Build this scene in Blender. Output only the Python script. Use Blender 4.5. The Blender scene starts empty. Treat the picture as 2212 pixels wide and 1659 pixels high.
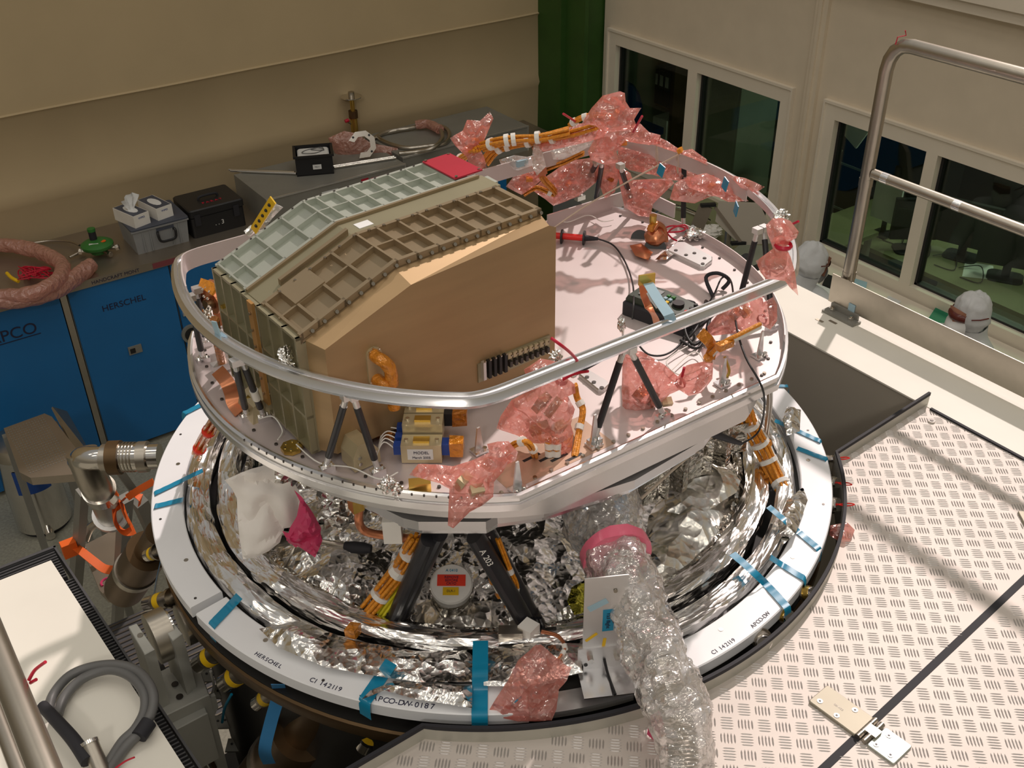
import bpy, bmesh, math, random
from mathutils import Vector, Matrix, noise, geometry
random.seed(4)
SC = bpy.context.scene; COL = SC.collection
# ---------------------------------------------------------------- camera, world, lamps, exposure
F = 2269.718
R0 = Vector((0.8182232, -0.5747485, -0.0132255)); R1 = Vector((0.3246417, 0.4429357, 0.8357127)); R2 = Vector((0.4744666, 0.6880931, -0.5490076))
CAM = Vector((0, 0, 4.5))
cd = bpy.data.cameras.new('camera'); cam = bpy.data.objects.new('camera', cd); COL.objects.link(cam)
cam.matrix_world = Matrix(((R0.x, R1.x, -R2.x, CAM.x), (R0.y, R1.y, -R2.y, CAM.y), (R0.z, R1.z, -R2.z, CAM.z), (0, 0, 0, 1)))
cd.sensor_width = 36; cd.lens = 36 * F / 2212; cd.clip_end = 100; cd.clip_start = .05
SC.camera = cam
SC.view_settings.view_transform = 'Standard'; SC.view_settings.look = 'None'
SC.view_settings.gamma = 1; SC.view_settings.use_curve_mapping = False
SC.view_settings.exposure = 0.13
w = bpy.data.worlds.new('world'); SC.world = w; w.use_nodes = True
nt = w.node_tree; bg = nt.nodes['Background']
tc = nt.nodes.new('ShaderNodeTexCoord'); sx = nt.nodes.new('ShaderNodeSeparateXYZ'); cr = nt.nodes.new('ShaderNodeValToRGB')
nt.links.new(tc.outputs['Generated'], sx.inputs[0]); nt.links.new(sx.outputs['Z'], cr.inputs[0]); nt.links.new(cr.outputs[0], bg.inputs[0])
e = cr.color_ramp.elements; e[0].position = 0; e[0].color = (.13, .11, .08, 1); e[1].position = .75; e[1].color = (.25, .245, .235, 1)
x = e.new(.25); x.color = (.22, .19, .14, 1)
bg.inputs[1].default_value = 1.0
def sun(name, d, energy, ang, col):
    l = bpy.data.lights.new(name, 'SUN'); l.energy = energy; l.angle = math.radians(ang); l.color = col
    o = bpy.data.objects.new(name, l); COL.objects.link(o); o.location = (3, 3, 8)
    o.rotation_euler = Vector(d).to_track_quat('-Z', 'Y').to_euler(); return o
sun('hall_daylight', (-.9, -.45, -1), 2.15, 1.4, (1, .86, .80))
def area(name, loc, sx, sy, power, col=(1, .9, .76), tgt=None):
    l = bpy.data.lights.new(name, 'AREA'); l.shape = 'RECTANGLE'; l.size = sx; l.size_y = sy; l.energy = power; l.color = col
    o = bpy.data.objects.new(name, l); COL.objects.link(o); o.location = loc
    d = (Vector(tgt) - Vector(loc)) if tgt else Vector((0, 0, -1))
    o.rotation_euler = d.to_track_quat('-Z', 'Y').to_euler(); return o
for i in range(16):
    area('overhead_fill', (-3.5 + 2.6 * (i % 4), -2.5 + 2.4 * (i // 4), 8.6), 1.5, .25, 11)  # unseen lights added for soft fill and for glints in the foil
area('front_fill', (-3.5, -3.5, 7.5), .7, .7, 75, (1, .93, .84), (1.5, 2.5, 2.5))  # unseen fill added on the camera side to brighten the front
# ---------------------------------------------------------------- materials
MT = {}
def mat(n, c, rough=.5, metal=0., bump=0., bs=40., var=.06, vs=6., alpha=1., emit=0., coat=0., trans=0., stretch=None, spec=None, crease=0., ior=None, polar=False):
    m = bpy.data.materials.new(n); m.use_nodes = True; t = m.node_tree; N = t.nodes; L = t.links; b = N['Principled BSDF']
    b.inputs['Roughness'].default_value = rough; b.inputs['Metallic'].default_value = metal
    b.inputs['Alpha'].default_value = alpha; b.inputs['Coat Weight'].default_value = coat
    b.inputs['Transmission Weight'].default_value = trans
    if ior: b.inputs['IOR'].default_value = ior
    if spec is not None: b.inputs['Specular IOR Level'].default_value = spec
    if emit: b.inputs['Emission Color'].default_value = (*c, 1); b.inputs['Emission Strength'].default_value = emit
    tx = N.new('ShaderNodeTexCoord'); mp = N.new('ShaderNodeMapping'); L.new(tx.outputs['Object'], mp.inputs[0])
    if stretch: mp.inputs['Scale'].default_value = stretch
    if polar:                                   # creases run round the vessel axis
        sp = N.new('ShaderNodeSeparateXYZ'); L.new(tx.outputs['Object'], sp.inputs[0]); at2 = N.new('ShaderNodeMath'); at2.operation = 'ARCTAN2'; L.new(sp.outputs[1], at2.inputs[0]); L.new(sp.outputs[0], at2.inputs[1])
        ml = N.new('ShaderNodeMath'); ml.operation = 'MULTIPLY'; ml.inputs[1].default_value = polar; L.new(at2.outputs[0], ml.inputs[0])
        fl = N.new('ShaderNodeVectorMath'); fl.operation = 'MULTIPLY'; fl.inputs[1].default_value = (1, 1, 0); L.new(tx.outputs['Object'], fl.inputs[0]); ln = N.new('ShaderNodeVectorMath'); ln.operation = 'LENGTH'; L.new(fl.outputs[0], ln.inputs[0])
        cb = N.new('ShaderNodeCombineXYZ'); L.new(ln.outputs['Value'], cb.inputs[0]); L.new(ml.outputs[0], cb.inputs[1]); L.new(sp.outputs[2], cb.inputs[2]); L.new(cb.outputs[0], mp.inputs[0])
    nz = N.new('ShaderNodeTexNoise'); nz.inputs['Scale'].default_value = vs; nz.inputs['Detail'].default_value = 5; L.new(mp.outputs[0], nz.inputs[0])
    r = N.new('ShaderNodeValToRGB'); r.color_ramp.elements[0].position = .3; r.color_ramp.elements[1].position = .7
    r.color_ramp.elements[0].color = (*[max(0, k * (1 - var)) for k in c], 1); r.color_ramp.elements[1].color = (*[min(1, k * (1 + var)) for k in c], 1)
    L.new(nz.outputs[0], r.inputs[0]); L.new(r.outputs[0], b.inputs['Base Color'])
    last = None
    if bump:
        n2 = N.new('ShaderNodeTexNoise'); n2.inputs['Scale'].default_value = bs; n2.inputs['Detail'].default_value = 4; L.new(mp.outputs[0], n2.inputs[0])
        bp = N.new('ShaderNodeBump'); bp.inputs['Strength'].default_value = bump; bp.inputs['Distance'].default_value = .01
        L.new(n2.outputs[0], bp.inputs['Height']); last = bp
    if crease:
        for sc, st in ((crease, .9), (crease * 3.1, .55)):
            v = N.new('ShaderNodeTexVoronoi'); v.inputs['Scale'].default_value = sc; v.feature = 'F1'
            wn = N.new('ShaderNodeTexNoise'); wn.inputs['Scale'].default_value = sc * .7; wn.inputs['Detail'].default_value = 2; L.new(mp.outputs[0], wn.inputs[0])
            mx = N.new('ShaderNodeVectorMath'); mx.operation = 'MULTIPLY_ADD'; L.new(wn.outputs['Color'], mx.inputs[0]); mx.inputs[1].default_value = (.9 / sc,) * 3; L.new(mp.outputs[0], mx.inputs[2])
            L.new(mx.outputs[0], v.inputs['Vector'])
            bp = N.new('ShaderNodeBump'); bp.inputs['Strength'].default_value = st; bp.inputs['Distance'].default_value = .35 / sc
            L.new(v.outputs['Distance'], bp.inputs['Height'])
            if last: L.new(last.outputs[0], bp.inputs['Normal'])
            last = bp
    if last: L.new(last.outputs[0], b.inputs['Normal'])
    MT[n] = m; return m
mat('curtain', (.50, .395, .24), .85, bump=.15, bs=3, var=.05, vs=1.5)
mat('wall_paint', (.72, .63, .50), .6, var=.03)
mat('frame_paint', (.78, .71, .60), .5, var=.02)
mat('green_paint', (.028, .085, .012), .55, var=.1)
mat('floor_vinyl', (.32, .31, .25), .5, var=.18, vs=60)
mat('dark_office', (.10, .11, .08), .8)
mat('office_floor', (.10, .10, .06), .8)
mat('office_desk', (.22, .22, .12), .6)
mat('pale_panel', (.20, .23, .19), .6)
mat('black', (.012, .012, .014), .45)
mat('black_gloss', (.01, .01, .012), .2)
mat('rubber', (.018, .018, .024), .7)
mat('blue_cabinet', (.010, .14, .38), .45, var=.05, vs=3)
mat('steel', (.50, .46, .40), .33, 1, var=.05, vs=20)
mat('steel_worktop', (.38, .33, .27), .38, .8, var=.04)
mat('chrome', (.75, .72, .68), .14, 1)
mat('grey_metal', (.25, .245, .22), .5, .2)
mat('tread_aluminium', (.60, .54, .495), .5, .1, var=.03)
mat('tread_bar', (.50, .47, .45), .4, .5, var=.03)
mat('kick_aluminium', (.55, .54, .48), .42, .5)
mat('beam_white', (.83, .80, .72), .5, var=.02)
mat('beam_side', (.42, .38, .32), .6, var=.02)  # side of the white beam, its shade put into this darker colour
mat('ring_plastic', (.86, .87, .90), .35, var=.02)
mat('plate_alu', (.65, .57, .565), .45, .45, var=.04, vs=3)
mat('alu', (.74, .73, .73), .34, .85, var=.04)
mat('alu_bright', (.86, .86, .88), .24, 1, var=.03)
mat('lid_grey', (.50, .53, .47), .42, .55, var=.05)
mat('lid_brown', (.36, .28, .18), .36, .6, var=.06)
mat('box_gold', (.40, .27, .14), .45, .45, var=.08, vs=2.2, stretch=(1, 1, 9))
mat('box_side', (.36, .33, .22), .4, .6, var=.06)
mat('cream_metal', (.55, .47, .30), .4, .5)
mat('bolt', (.42, .38, .32), .28, 1)
mat('bolt_dark', (.10, .09, .085), .4, .8)
mat('red_cover', (.42, .012, .035), .4)
mat('carbon', (.018, .018, .022), .35)
mat('foil', (.92, .90, .87), .2, 1, crease=13, var=.04)
mat('foil_long', (.94, .92, .90), .2, 1, crease=24, var=.04, polar=.22)
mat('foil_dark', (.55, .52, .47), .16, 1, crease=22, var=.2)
mat('foil_smooth', (.93, .91, .86), .27, 1, crease=8, var=.05)
mat('foil_yellow', (.62, .60, .08), .2, 1, crease=40)
mat('kapton', (.64, .23, .015), .28, .25, crease=60, coat=.5)
mat('kapton_dark', (.42, .14, .015), .28, .3, crease=60, coat=.5)
mat('cable_orange', (.72, .27, .015), .4, bump=.4, bs=200, var=.25, vs=120)
mat('cable_yellow', (.70, .62, .02), .4)
mat('copper', (.62, .24, .12), .3, .8, var=.1)
mat('brass', (.62, .42, .10), .28, .9)
mat('bronze', (.16, .10, .05), .4, .8, var=.15)
mat('tape_blue', (.005, .24, .42), .35, coat=.2)
mat('tape_pale', (.35, .52, .62), .4)
mat('orange_strap', (.80, .13, .01), .6)
mat('red_plastic', (.55, .008, .04), .4)
mat('probe_red', (.8, .02, .015), .35)
mat('white_plastic', (.82, .80, .76), .4)
mat('paper', (.75, .76, .76), .7)
mat('glove_white', (.88, .84, .80), .7, bump=.3, bs=18)
mat('magenta_film', (.62, .05, .15), .35, bump=.3, bs=30)
mat('grey_plastic', (.27, .28, .29), .5)
mat('grey_cable', (.13, .13, .13), .45)
mat('tissue_dark', (.06, .07, .10), .5)
mat('green_plastic', (.03, .17, .03), .45)
mat('meter_green', (.025, .04, .025), .5)
mat('teal', (.0, .20, .10), .5)
mat('hinge_steel', (.36, .33, .26), .5, .35)
mat('pink_tape', (.85, .16, .26), .3, coat=.3)
mat('gold_strip', (.50, .27, .09), .4, .5)
mat('bracket_grey', (.55, .55, .51), .5, .2)
mat('dull_red', (.22, .05, .06), .5)
mat('tape_light', (.06, .28, .60), .35)
mat('copper_film', (.58, .40, .30), .35, .5)
mat('suit', (.64, .66, .68), .8, bump=.5, bs=14, var=.05)
mat('skin', (.42, .20, .13), .5)
mat('goggle', (.13, .028, .022), .15)
mat('blue_label', (.01, .06, .28), .4)
mat('blue_plug', (.01, .05, .28), .4)
mat('cord_beige', (.62, .52, .42), .8)
mat('grate_dark', (.06, .06, .065), .6)
mat('machine_shade', (.012, .011, .010), .5)  # near-black stands in for the shade of the poorly lit machine region
mat('yellow_label', (.80, .50, .01), .4)
mat('ink', (.015, .015, .05), .5)
mat('sign_red', (.85, .05, .02), .5)
def film(n, c, alpha, rough=.12, crease=12, gloss=.3, tl=.45):
    m = mat(n, c, .35, 0, crease=crease, var=.15, vs=14); t = m.node_tree; N = t.nodes; L = t.links; b = N['Principled BSDF']
    nrm = b.inputs['Normal'].links[0].from_socket
    def mixs(f, a, c_): m_ = N.new('ShaderNodeMixShader'); (L.new(f, m_.inputs[0]) if hasattr(f, 'links') else setattr(m_.inputs[0], 'default_value', f)); L.new(a.outputs[0], m_.inputs[1]); L.new(c_.outputs[0], m_.inputs[2]); return m_
    tr = N.new('ShaderNodeBsdfTranslucent'); tr.inputs[0].default_value = (*c, 1); tp = N.new('ShaderNodeBsdfTransparent'); tp.inputs[0].default_value = (*[.5 + .5 * k / max(c) for k in c], 1)
    g = N.new('ShaderNodeBsdfGlossy'); g.inputs['Roughness'].default_value = rough; g.inputs['Color'].default_value = (1, .97, .95, 1); L.new(nrm, g.inputs['Normal']); L.new(nrm, tr.inputs['Normal'])
    lw = N.new('ShaderNodeLayerWeight'); lw.inputs[0].default_value = .35; L.new(nrm, lw.inputs['Normal']); mr = N.new('ShaderNodeMapRange'); mr.inputs[3].default_value = alpha; mr.inputs[4].default_value = min(1, alpha + .5); L.new(lw.outputs['Facing'], mr.inputs[0])
    body = mixs(mr.outputs[0], tp, mixs(tl, b, tr)); mg_ = N.new('ShaderNodeMapRange'); mg_.inputs[3].default_value = gloss * .45; mg_.inputs[4].default_value = min(1, gloss * 2.2); L.new(lw.outputs['Facing'], mg_.inputs[0])
    out = mixs(mg_.outputs[0], body, g); L.new(out.outputs[0], N['Material Output'].inputs[0]); return m
film('pink_film', (1, .46, .40), .30, .14, 11, .20, .6)
film('clear_film', (.93, .93, .92), .26, .12, 20, .40)
film('bubble_pink', (.75, .40, .32), .75, .3, 30, .15)
mg = mat('glass', (.3, .36, .3), .02, alpha=1); tg = mg.node_tree
tp = tg.nodes.new('ShaderNodeBsdfTransparent'); tp.inputs[0].default_value = (.75, .8, .72, 1); gl = tg.nodes.new('ShaderNodeBsdfGlossy'); gl.inputs['Roughness'].default_value = .02
mx = tg.nodes.new('ShaderNodeMixShader'); mx.inputs[0].default_value = .06
tg.links.new(tp.outputs[0], mx.inputs[1]); tg.links.new(gl.outputs[0], mx.inputs[2]); tg.links.new(mx.outputs[0], tg.nodes['Material Output'].inputs[0])
# ---------------------------------------------------------------- places from pixels of the calibrated view
def ray(px, py): return R0 * ((px - 1106) / F) + R1 * (-(py - 829.5) / F) + R2
def at(px, py, z): d = ray(px, py); return CAM + d * ((z - CAM.z) / d.z)
def onp(px, py, p, n): d = ray(px, py); n = Vector(n); return CAM + d * ((Vector(p) - CAM).dot(n) / d.dot(n))
def atx(px, py, X): return onp(px, py, (X, 0, 0), (1, 0, 0))
def aty(px, py, Y): return onp(px, py, (0, Y, 0), (0, 1, 0))
def atd(px, py, depth): return CAM + ray(px, py) * depth
def depth(p): return (Vector(p) - CAM).dot(R2)
AX = Vector((1.468, 2.244)); ZR = 2.5; ZD = 2.45; ZP = 2.985; ZL = 3.245
def pol(r, deg, z): a = math.radians(deg); return Vector((AX.x + r * math.cos(a), AX.y + r * math.sin(a), z))
def ang(px, py, z): p = at(px, py, z); return math.degrees(math.atan2(p.y - AX.y, p.x - AX.x))
# ---------------------------------------------------------------- mesh builder
W = {}
class MB:
    def __init__(s): s.v = []; s.f = []
    def add(s, vs, fs): n = len(s.v); s.v += [Vector(a) for a in vs]; s.f += [tuple(i + n for i in q) for q in fs]; return s
    def box(s, lo, hi, M=None):
        (a, b, c), (d, e, f) = lo, hi
        v = [Vector(q) for q in ((a, b, c), (d, b, c), (d, e, c), (a, e, c), (a, b, f), (d, b, f), (d, e, f), (a, e, f))]
        if M: v = [M @ q for q in v]
        return s.add(v, [(0, 3, 2, 1), (4, 5, 6, 7), (0, 1, 5, 4), (1, 2, 6, 5), (2, 3, 7, 6), (3, 0, 4, 7)])
    def cbox(s, c, size, M=None):
        h = Vector(size) / 2; T = Matrix.Translation(c) @ (M.to_4x4() if M else Matrix.Identity(4))
        return s.box(-h, h, T)
    def rbox(s, lo, hi, r, M=None, n=3):        # box with rounded vertical corners and a small top bevel
        a, b, c = lo; d, e, f = hi; P = []
        for cx, cy, t0 in ((d - r, b + r, -90), (d - r, e - r, 0), (a + r, e - r, 90), (a + r, b + r, 180)):
            for k in range(n + 1): t = math.radians(t0 + 90 * k / n); P.append((cx + r * math.cos(t), cy + r * math.sin(t)))
        return s.prism(P, c, f, M, bev=min(r * .4, (f - c) * .2))
    def prism(s, P, z0, z1, M=None, bev=0):
        n = len(P); cx = sum(p[0] for p in P) / n; cy = sum(p[1] for p in P) / n
        R = [(P, z0)]
        if bev:
            R.append((P, z1 - bev)); k = 1
            w = max(max(abs(p[0] - cx) for p in P), 1e-6); h = max(max(abs(p[1] - cy) for p in P), 1e-6)
            R.append(([(cx + (p[0] - cx) * (1 - bev / w), cy + (p[1] - cy) * (1 - bev / h)) for p in P], z1))
        else: R.append((P, z1))
        v = [Vector((p[0], p[1], z)) for Q, z in R for p in Q]
        if M: v = [M @ q for q in v]
        fs = [tuple(range(n))[::-1], tuple(range(n * (len(R) - 1), n * len(R)))]
        for j in range(len(R) - 1):
            for i in range(n): k = (i + 1) % n; fs.append((j * n + i, j * n + k, (j + 1) * n + k, (j + 1) * n + i))
        return s.add(v, fs)
    def loft(s, rings, closed=False, cap=True):
        n = len(rings[0]); fs = []; m = len(rings)
        for j in range(m if closed else m - 1):
            for i in range(n): k = (i + 1) % n; j2 = (j + 1) % m; fs.append((j * n + i, j * n + k, j2 * n + k, j2 * n + i))
        if cap and not closed: fs += [tuple(range(n))[::-1], tuple(range((m - 1) * n, m * n))]
        return s.add([p for r in rings for p in r], fs)
    def tube(s, pts, r, n=8, closed=False, sub=0, cap=True, flat=1., up=None):
        pts = [Vector(p) for p in pts]
        if sub: pts = smooth(pts, sub, closed)
        m = len(pts); rr = r if callable(r) else (lambda t: r); rings = []; u = None
        for i, p in enumerate(pts):
            a = pts[(i - 1) % m] if (closed or i) else p; b = pts[(i + 1) % m] if (closed or i < m - 1) else p
            d = (b - a).normalized() if (b - a).length > 1e-9 else Vector((0, 0, 1))
            if up: u = Vector(up) - d * d.dot(Vector(up))
            elif u is None: u = d.orthogonal()
            else: u = u - d * d.dot(u)
            u = u.normalized() if u.length > 1e-6 else d.orthogonal().normalized()
            q = d.cross(u); R = rr(i / max(1, m - 1))
            rings.append([p + u * (R * flat * math.cos(2 * math.pi * k / n)) + q * (R * math.sin(2 * math.pi * k / n)) for k in range(n)])
        return s.loft(rings, closed, cap)
    def cyl(s, a, b, r, n=20, r2=None): r2 = r if r2 is None else r2; return s.tube([a, b], lambda t: r + (r2 - r) * t, n)
    def band(s, pts, w, t, up, closed=False):      # flat strap of width w along 'across' = dir x up
        pts = [Vector(p) for p in pts]; m = len(pts); rings = []
        for i, p in enumerate(pts):
            a = pts[i - 1] if (closed or i) else p; b = pts[(i + 1) % m] if (closed or i < m - 1) else p
            d = (b - a).normalized(); U = up(p) if callable(up) else Vector(up); U = (U - d * d.dot(U)).normalized(); q = d.cross(U)
            rings.append([p + q * (w / 2) + U * (t / 2), p - q * (w / 2) + U * (t / 2), p - q * (w / 2) - U * (t / 2), p + q * (w / 2) - U * (t / 2)])
        return s.loft(rings, closed)
    def lathe(s, prof, o, n=32, axis=(0, 0, 1), a0=0, a1=360, cap=False):
        ax = Vector(axis).normalized(); u = ax.orthogonal().normalized() if abs(ax.z) < .99 else Vector((1, 0, 0)); q = ax.cross(u); o = Vector(o)
        full = abs(a1 - a0) >= 360; m = n if full else n + 1; k = len(prof); vs = []
        for i in range(m):
            t = math.radians(a0 + (a1 - a0) * i / n); d = u * math.cos(t) + q * math.sin(t)
            vs += [o + d * r + ax * z for r, z in prof]
        fs = []
        for i in range(n):
            i2 = (i + 1) % m
            for j in range(k - 1): fs.append((i * k + j, i2 * k + j, i2 * k + j + 1, i * k + j + 1))
        return s.add(vs, fs)
    def ball(s, c, r, n=12, sc=(1, 1, 1), M=None):
        c = Vector(c); m = n // 2; rings = []
        for j in range(1, m):
            t = math.pi * j / m; rings.append([Vector((r * sc[0] * math.sin(t) * math.cos(2 * math.pi * i / n), r * sc[1] * math.sin(t) * math.sin(2 * math.pi * i / n), -r * sc[2] * math.cos(t))) for i in range(n)])
        rings = [[Vector((0, 0, -r * sc[2]))] * n] + rings + [[Vector((0, 0, r * sc[2]))] * n]
        rings = [[c + (M @ p if M else p) for p in q] for q in rings]
        return s.loft(rings, cap=False)
    def torus_arc(s, r, deg0, deg1, z, sec, n=160, c=None):     # sweep section [(dr,dz)...] round the axis
        c = c or AX; full = abs(deg1 - deg0) >= 360; rings = []
        for i in range(n + (0 if full else 1)):
            a = math.radians(deg0 + (deg1 - deg0) * i / n); rings.append([Vector((c.x + (r + dr) * math.cos(a), c.y + (r + dr) * math.sin(a), z + dz)) for dr, dz in sec])
        return s.loft(rings, full)
    def build(s, name, m, parent=None, sm=30, label=None, jit=0, scale=6, top=None):
        if jit:
            for i, p in enumerate(s.v):
                q = noise.noise_vector(p * scale) + .5 * noise.noise_vector(p * scale * 2.7); s.v[i] = p + q * jit
        lo = Vector([min(p[i] for p in s.v) for i in range(3)]); hi = Vector([max(p[i] for p in s.v) for i in range(3)])
        o = Vector(((lo.x + hi.x) / 2, (lo.y + hi.y) / 2, lo.z))
        me = bpy.data.meshes.new(name); me.from_pydata([p - o for p in s.v], [], s.f)
        bm = bmesh.new(); bm.from_mesh(me); bmesh.ops.remove_doubles(bm, verts=bm.verts, dist=1e-6); bmesh.ops.recalc_face_normals(bm, faces=bm.faces); bm.to_mesh(me); bm.free()
        me.materials.append(MT[m] if isinstance(m, str) else m)
        if sm:
            me.polygons.foreach_set('use_smooth', [True] * len(me.polygons)); me.set_sharp_from_angle(angle=math.radians(sm))
        ob = bpy.data.objects.new(name, me); COL.objects.link(ob); put(ob, o, parent)
        if label: ob['label'] = label
        return ob
def put(ob, o, parent=None):
    W[ob.name] = Vector(o)
    if parent: ob.parent = parent; ob.location = Vector(o) - W[parent.name]
    else: ob.location = o
def smooth(P, k, closed=False):
    out = []; n = len(P)
    for i in range(n if closed else n - 1):
        g = lambda j: P[j % n] if closed else P[max(0, min(n - 1, j))]
        a, b, c, d = g(i - 1), g(i), g(i + 1), g(i + 2)
        for j in range(k):
            t = j / k; out.append(.5 * ((2 * b) + (c - a) * t + (2 * a - 5 * b + 4 * c - d) * t * t + (3 * b - a - 3 * c + d) * t ** 3))
    if not closed: out.append(P[-1])
    return out
def tag(o, label, cat, group=None):
    o['label'] = label; o['category'] = cat
    if group: o['group'] = group
    return o
def thing(name, label, cat, loc, group=None):
    o = bpy.data.objects.new(name, None); COL.objects.link(o); o.empty_display_size = .05; put(o, loc); return tag(o, label, cat, group)
def struct(o): o['kind'] = 'structure'; return o
def text(name, s, size, pos, xdir, ydir, m, parent, label=None, ext=.0004, per=None):
    cu = bpy.data.curves.new(name, 'FONT'); cu.body = s; cu.size = size; cu.extrude = ext; cu.align_x = 'CENTER'; cu.align_y = 'CENTER'
    t = bpy.data.objects.new(name, cu); COL.objects.link(t); bpy.context.view_layer.update()
    me = bpy.data.meshes.new_from_object(t.evaluated_get(bpy.context.evaluated_depsgraph_get())); COL.objects.unlink(t); bpy.data.objects.remove(t)
    X = Vector(xdir).normalized(); Z = X.cross(Vector(ydir)).normalized(); Y = Z.cross(X); pos = Vector(pos)
    mb = MB(); mb.add([pos + X * v.co.x + Y * v.co.y + Z * v.co.z for v in me.vertices], [tuple(p.vertices) for p in me.polygons])
    return (mb.build(name, m, parent, 0, label) if name else mb)
def textmb(s, size, pos, xdir, ydir):
    cu = bpy.data.curves.new('t', 'FONT'); cu.body = s; cu.size = size; cu.extrude = .0004; cu.align_x = 'CENTER'; cu.align_y = 'CENTER'
    t = bpy.data.objects.new('t', cu); COL.objects.link(t); bpy.context.view_layer.update()
    me = bpy.data.meshes.new_from_object(t.evaluated_get(bpy.context.evaluated_depsgraph_get())); bpy.data.objects.remove(t)
    X = Vector(xdir).normalized(); Z = X.cross(Vector(ydir)).normalized(); Y = Z.cross(X); pos = Vector(pos)
    return [pos + X * v.co.x + Y * v.co.y + Z * v.co.z for v in me.vertices], [tuple(p.vertices) for p in me.polygons]
def frame(o, x, y):
    x = Vector(x).normalized(); z = x.cross(Vector(y)).normalized(); y = z.cross(x)
    return Matrix(((x.x, y.x, z.x, o[0]), (x.y, y.y, z.y, o[1]), (x.z, y.z, z.z, o[2]), (0, 0, 0, 1)))
# closed puffy sheet from an outline standing in the plane (p, n): both skins, real thickness, crumpled
def puff(outline, p, n, T, step=.012, crump=.006, cs=22, seed=0, flat=False, mb=None, world=False):
    n = Vector(n).normalized(); p = Vector(p); mb = mb or MB()
    pts = [Vector(q) for q in outline] if world else [onp(x, y, p, n) for x, y in outline]
    u = n.orthogonal().normalized(); q = n.cross(u); P2 = [Vector(((a - p).dot(u), (a - p).dot(q))) for a in pts]
    B = []
    for i in range(len(P2)):
        a, b = P2[i], P2[(i + 1) % len(P2)]; k = max(1, int((b - a).length / step))
        B += [a.lerp(b, j / k) for j in range(k)]
    def inside(t):
        c = False; m = len(P2)
        for i in range(m):
            a, b = P2[i], P2[(i + 1) % m]
            if (a.y > t.y) != (b.y > t.y) and t.x < (b.x - a.x) * (t.y - a.y) / (b.y - a.y) + a.x: c = not c
        return c
    def dist(t):
        r = 9
        for i in range(len(P2)):
            a, b = P2[i], P2[(i + 1) % len(P2)]; ab = b - a; h = max(0, min(1, (t - a).dot(ab) / max(ab.length_squared, 1e-12))); r = min(r, (a + ab * h - t).length)
        return r
    x0 = min(t.x for t in P2); x1 = max(t.x for t in P2); y0 = min(t.y for t in P2); y1 = max(t.y for t in P2); I = []; y = y0; rnd = random.Random(seed)
    while y < y1:
        x = x0
        while x < x1:
            t = Vector((x + rnd.uniform(-.3, .3) * step, y + rnd.uniform(-.3, .3) * step))
            if inside(t) and dist(t) > step * .55: I.append(t)
            x += step
        y += step * .87
    allp = B + I; nb = len(B)
    vo, eo, fo, ov, oe, of = geometry.delaunay_2d_cdt(allp, [(i, (i + 1) % nb) for i in range(nb)], [], 0, 1e-7)
    R = min(x1 - x0, y1 - y0) * .35; V = []; Bk = []; idx = {}
    for k, t in enumerate(vo):
        d = dist(t) if inside(t) else 0; h = T / 2 * math.sqrt(min(1, d / R)) if d > 1e-5 else 0
        a = p + u * t.x + q * t.y; s3 = Vector((seed * 3.1, 0, 0))
        w = noise.noise(a * cs * .35 + s3) * 1.2 + (abs(noise.noise(a * cs + s3)) * 1.6 - .4)
        w2 = noise.noise(a * cs * .9 + s3 + Vector((7, 7, 7)))
        k1 = crump * w * min(1, d / (step * 2) + .25); off = n * (noise.noise(a * cs * .2 + s3) * T * .35)
        V.append(a + off + n * (h + k1)); Bk.append(a + off - n * (h + crump * w2 * min(1, d / (step * 2))) if d > 1e-5 else None)
    fs = []; m0 = len(V); bi = {}
    for k, b in enumerate(Bk):
        if b is not None: bi[k] = len(V); V.append(b)
        else: bi[k] = k
    for f in fo:
        c = sum((vo[i] for i in f), Vector((0, 0))) / len(f)
        if not inside(c): continue
        fs.append(tuple(f))
        g = tuple(bi[i] for i in reversed(f))
        if not flat and len(set(g) | set(f)) > 3: fs.append(g)
    mb.add(V, fs); return mb
def bag(outline, dep, T, mat_, name='pink_bag', parent=None, **k):
    cx = sum(a for a, b in outline) / len(outline); cy = sum(b for a, b in outline) / len(outline)
    p = atd(cx, cy, dep); n = -(ray(cx, cy)); n.z *= .55
    return puff(outline, p, n, T, **k).build(name, mat_, parent, 55)
# ================================================================ the hall
XW = 5.7; YB = 7.36
m = MB(); m.box((-6, -5, -.1), (XW + .0, YB + .3, 0)); struct(m.build('floor', 'floor_vinyl', sm=0))
# soft beige wall: sheets with raised seams
m = MB(); Ys = []
z2 = aty(0, 255, YB).z; z1 = aty(0, 447, YB).z; z1b = aty(620, 298.5, YB).z
prof = [(0, 0), (.02, 1.2), (.012, z1 - .04), (-.006, z1 + .0), (.012, z1 + .06), (.014, z2 - .02), (-.001, z2 - .006), (-.006, z2), (.012, z2 + .008), (.016, z2 + .3), (.0, 4.2), (.02, 6)]
rings = []; n = 160; x0, x1 = -5, 5.43
for i in range(n + 1):
    X = x0 + (x1 - x0) * i / n
    rings.append([Vector((X, YB + dy + .018 * noise.noise(Vector((X * 1.1, z * .9, 0))), z)) for dy, z in prof] + [Vector((X, YB + .08, 6)), Vector((X, YB + .08, 0))])
struct(m.loft(rings).build('wall_back', 'curtain', sm=50))
m = MB(); m.box((5.41, 7.05, 0), (5.5, 7.46, 6)); m.box((5.5, 6.86, 0), (5.75, 7.46, 6)); m.box((5.46, 6.80, 0), (5.5, 7.05, 6)); m.box((5.5, 6.84, 0), (5.52, 7.0, 6))
struct(m.build('trim_1', 'green_paint', sm=0))
g = lambda px, py: atx(px, py, XW)
zt = g(1807, 258).z; zb = g(1769, 528).z + .005
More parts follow.
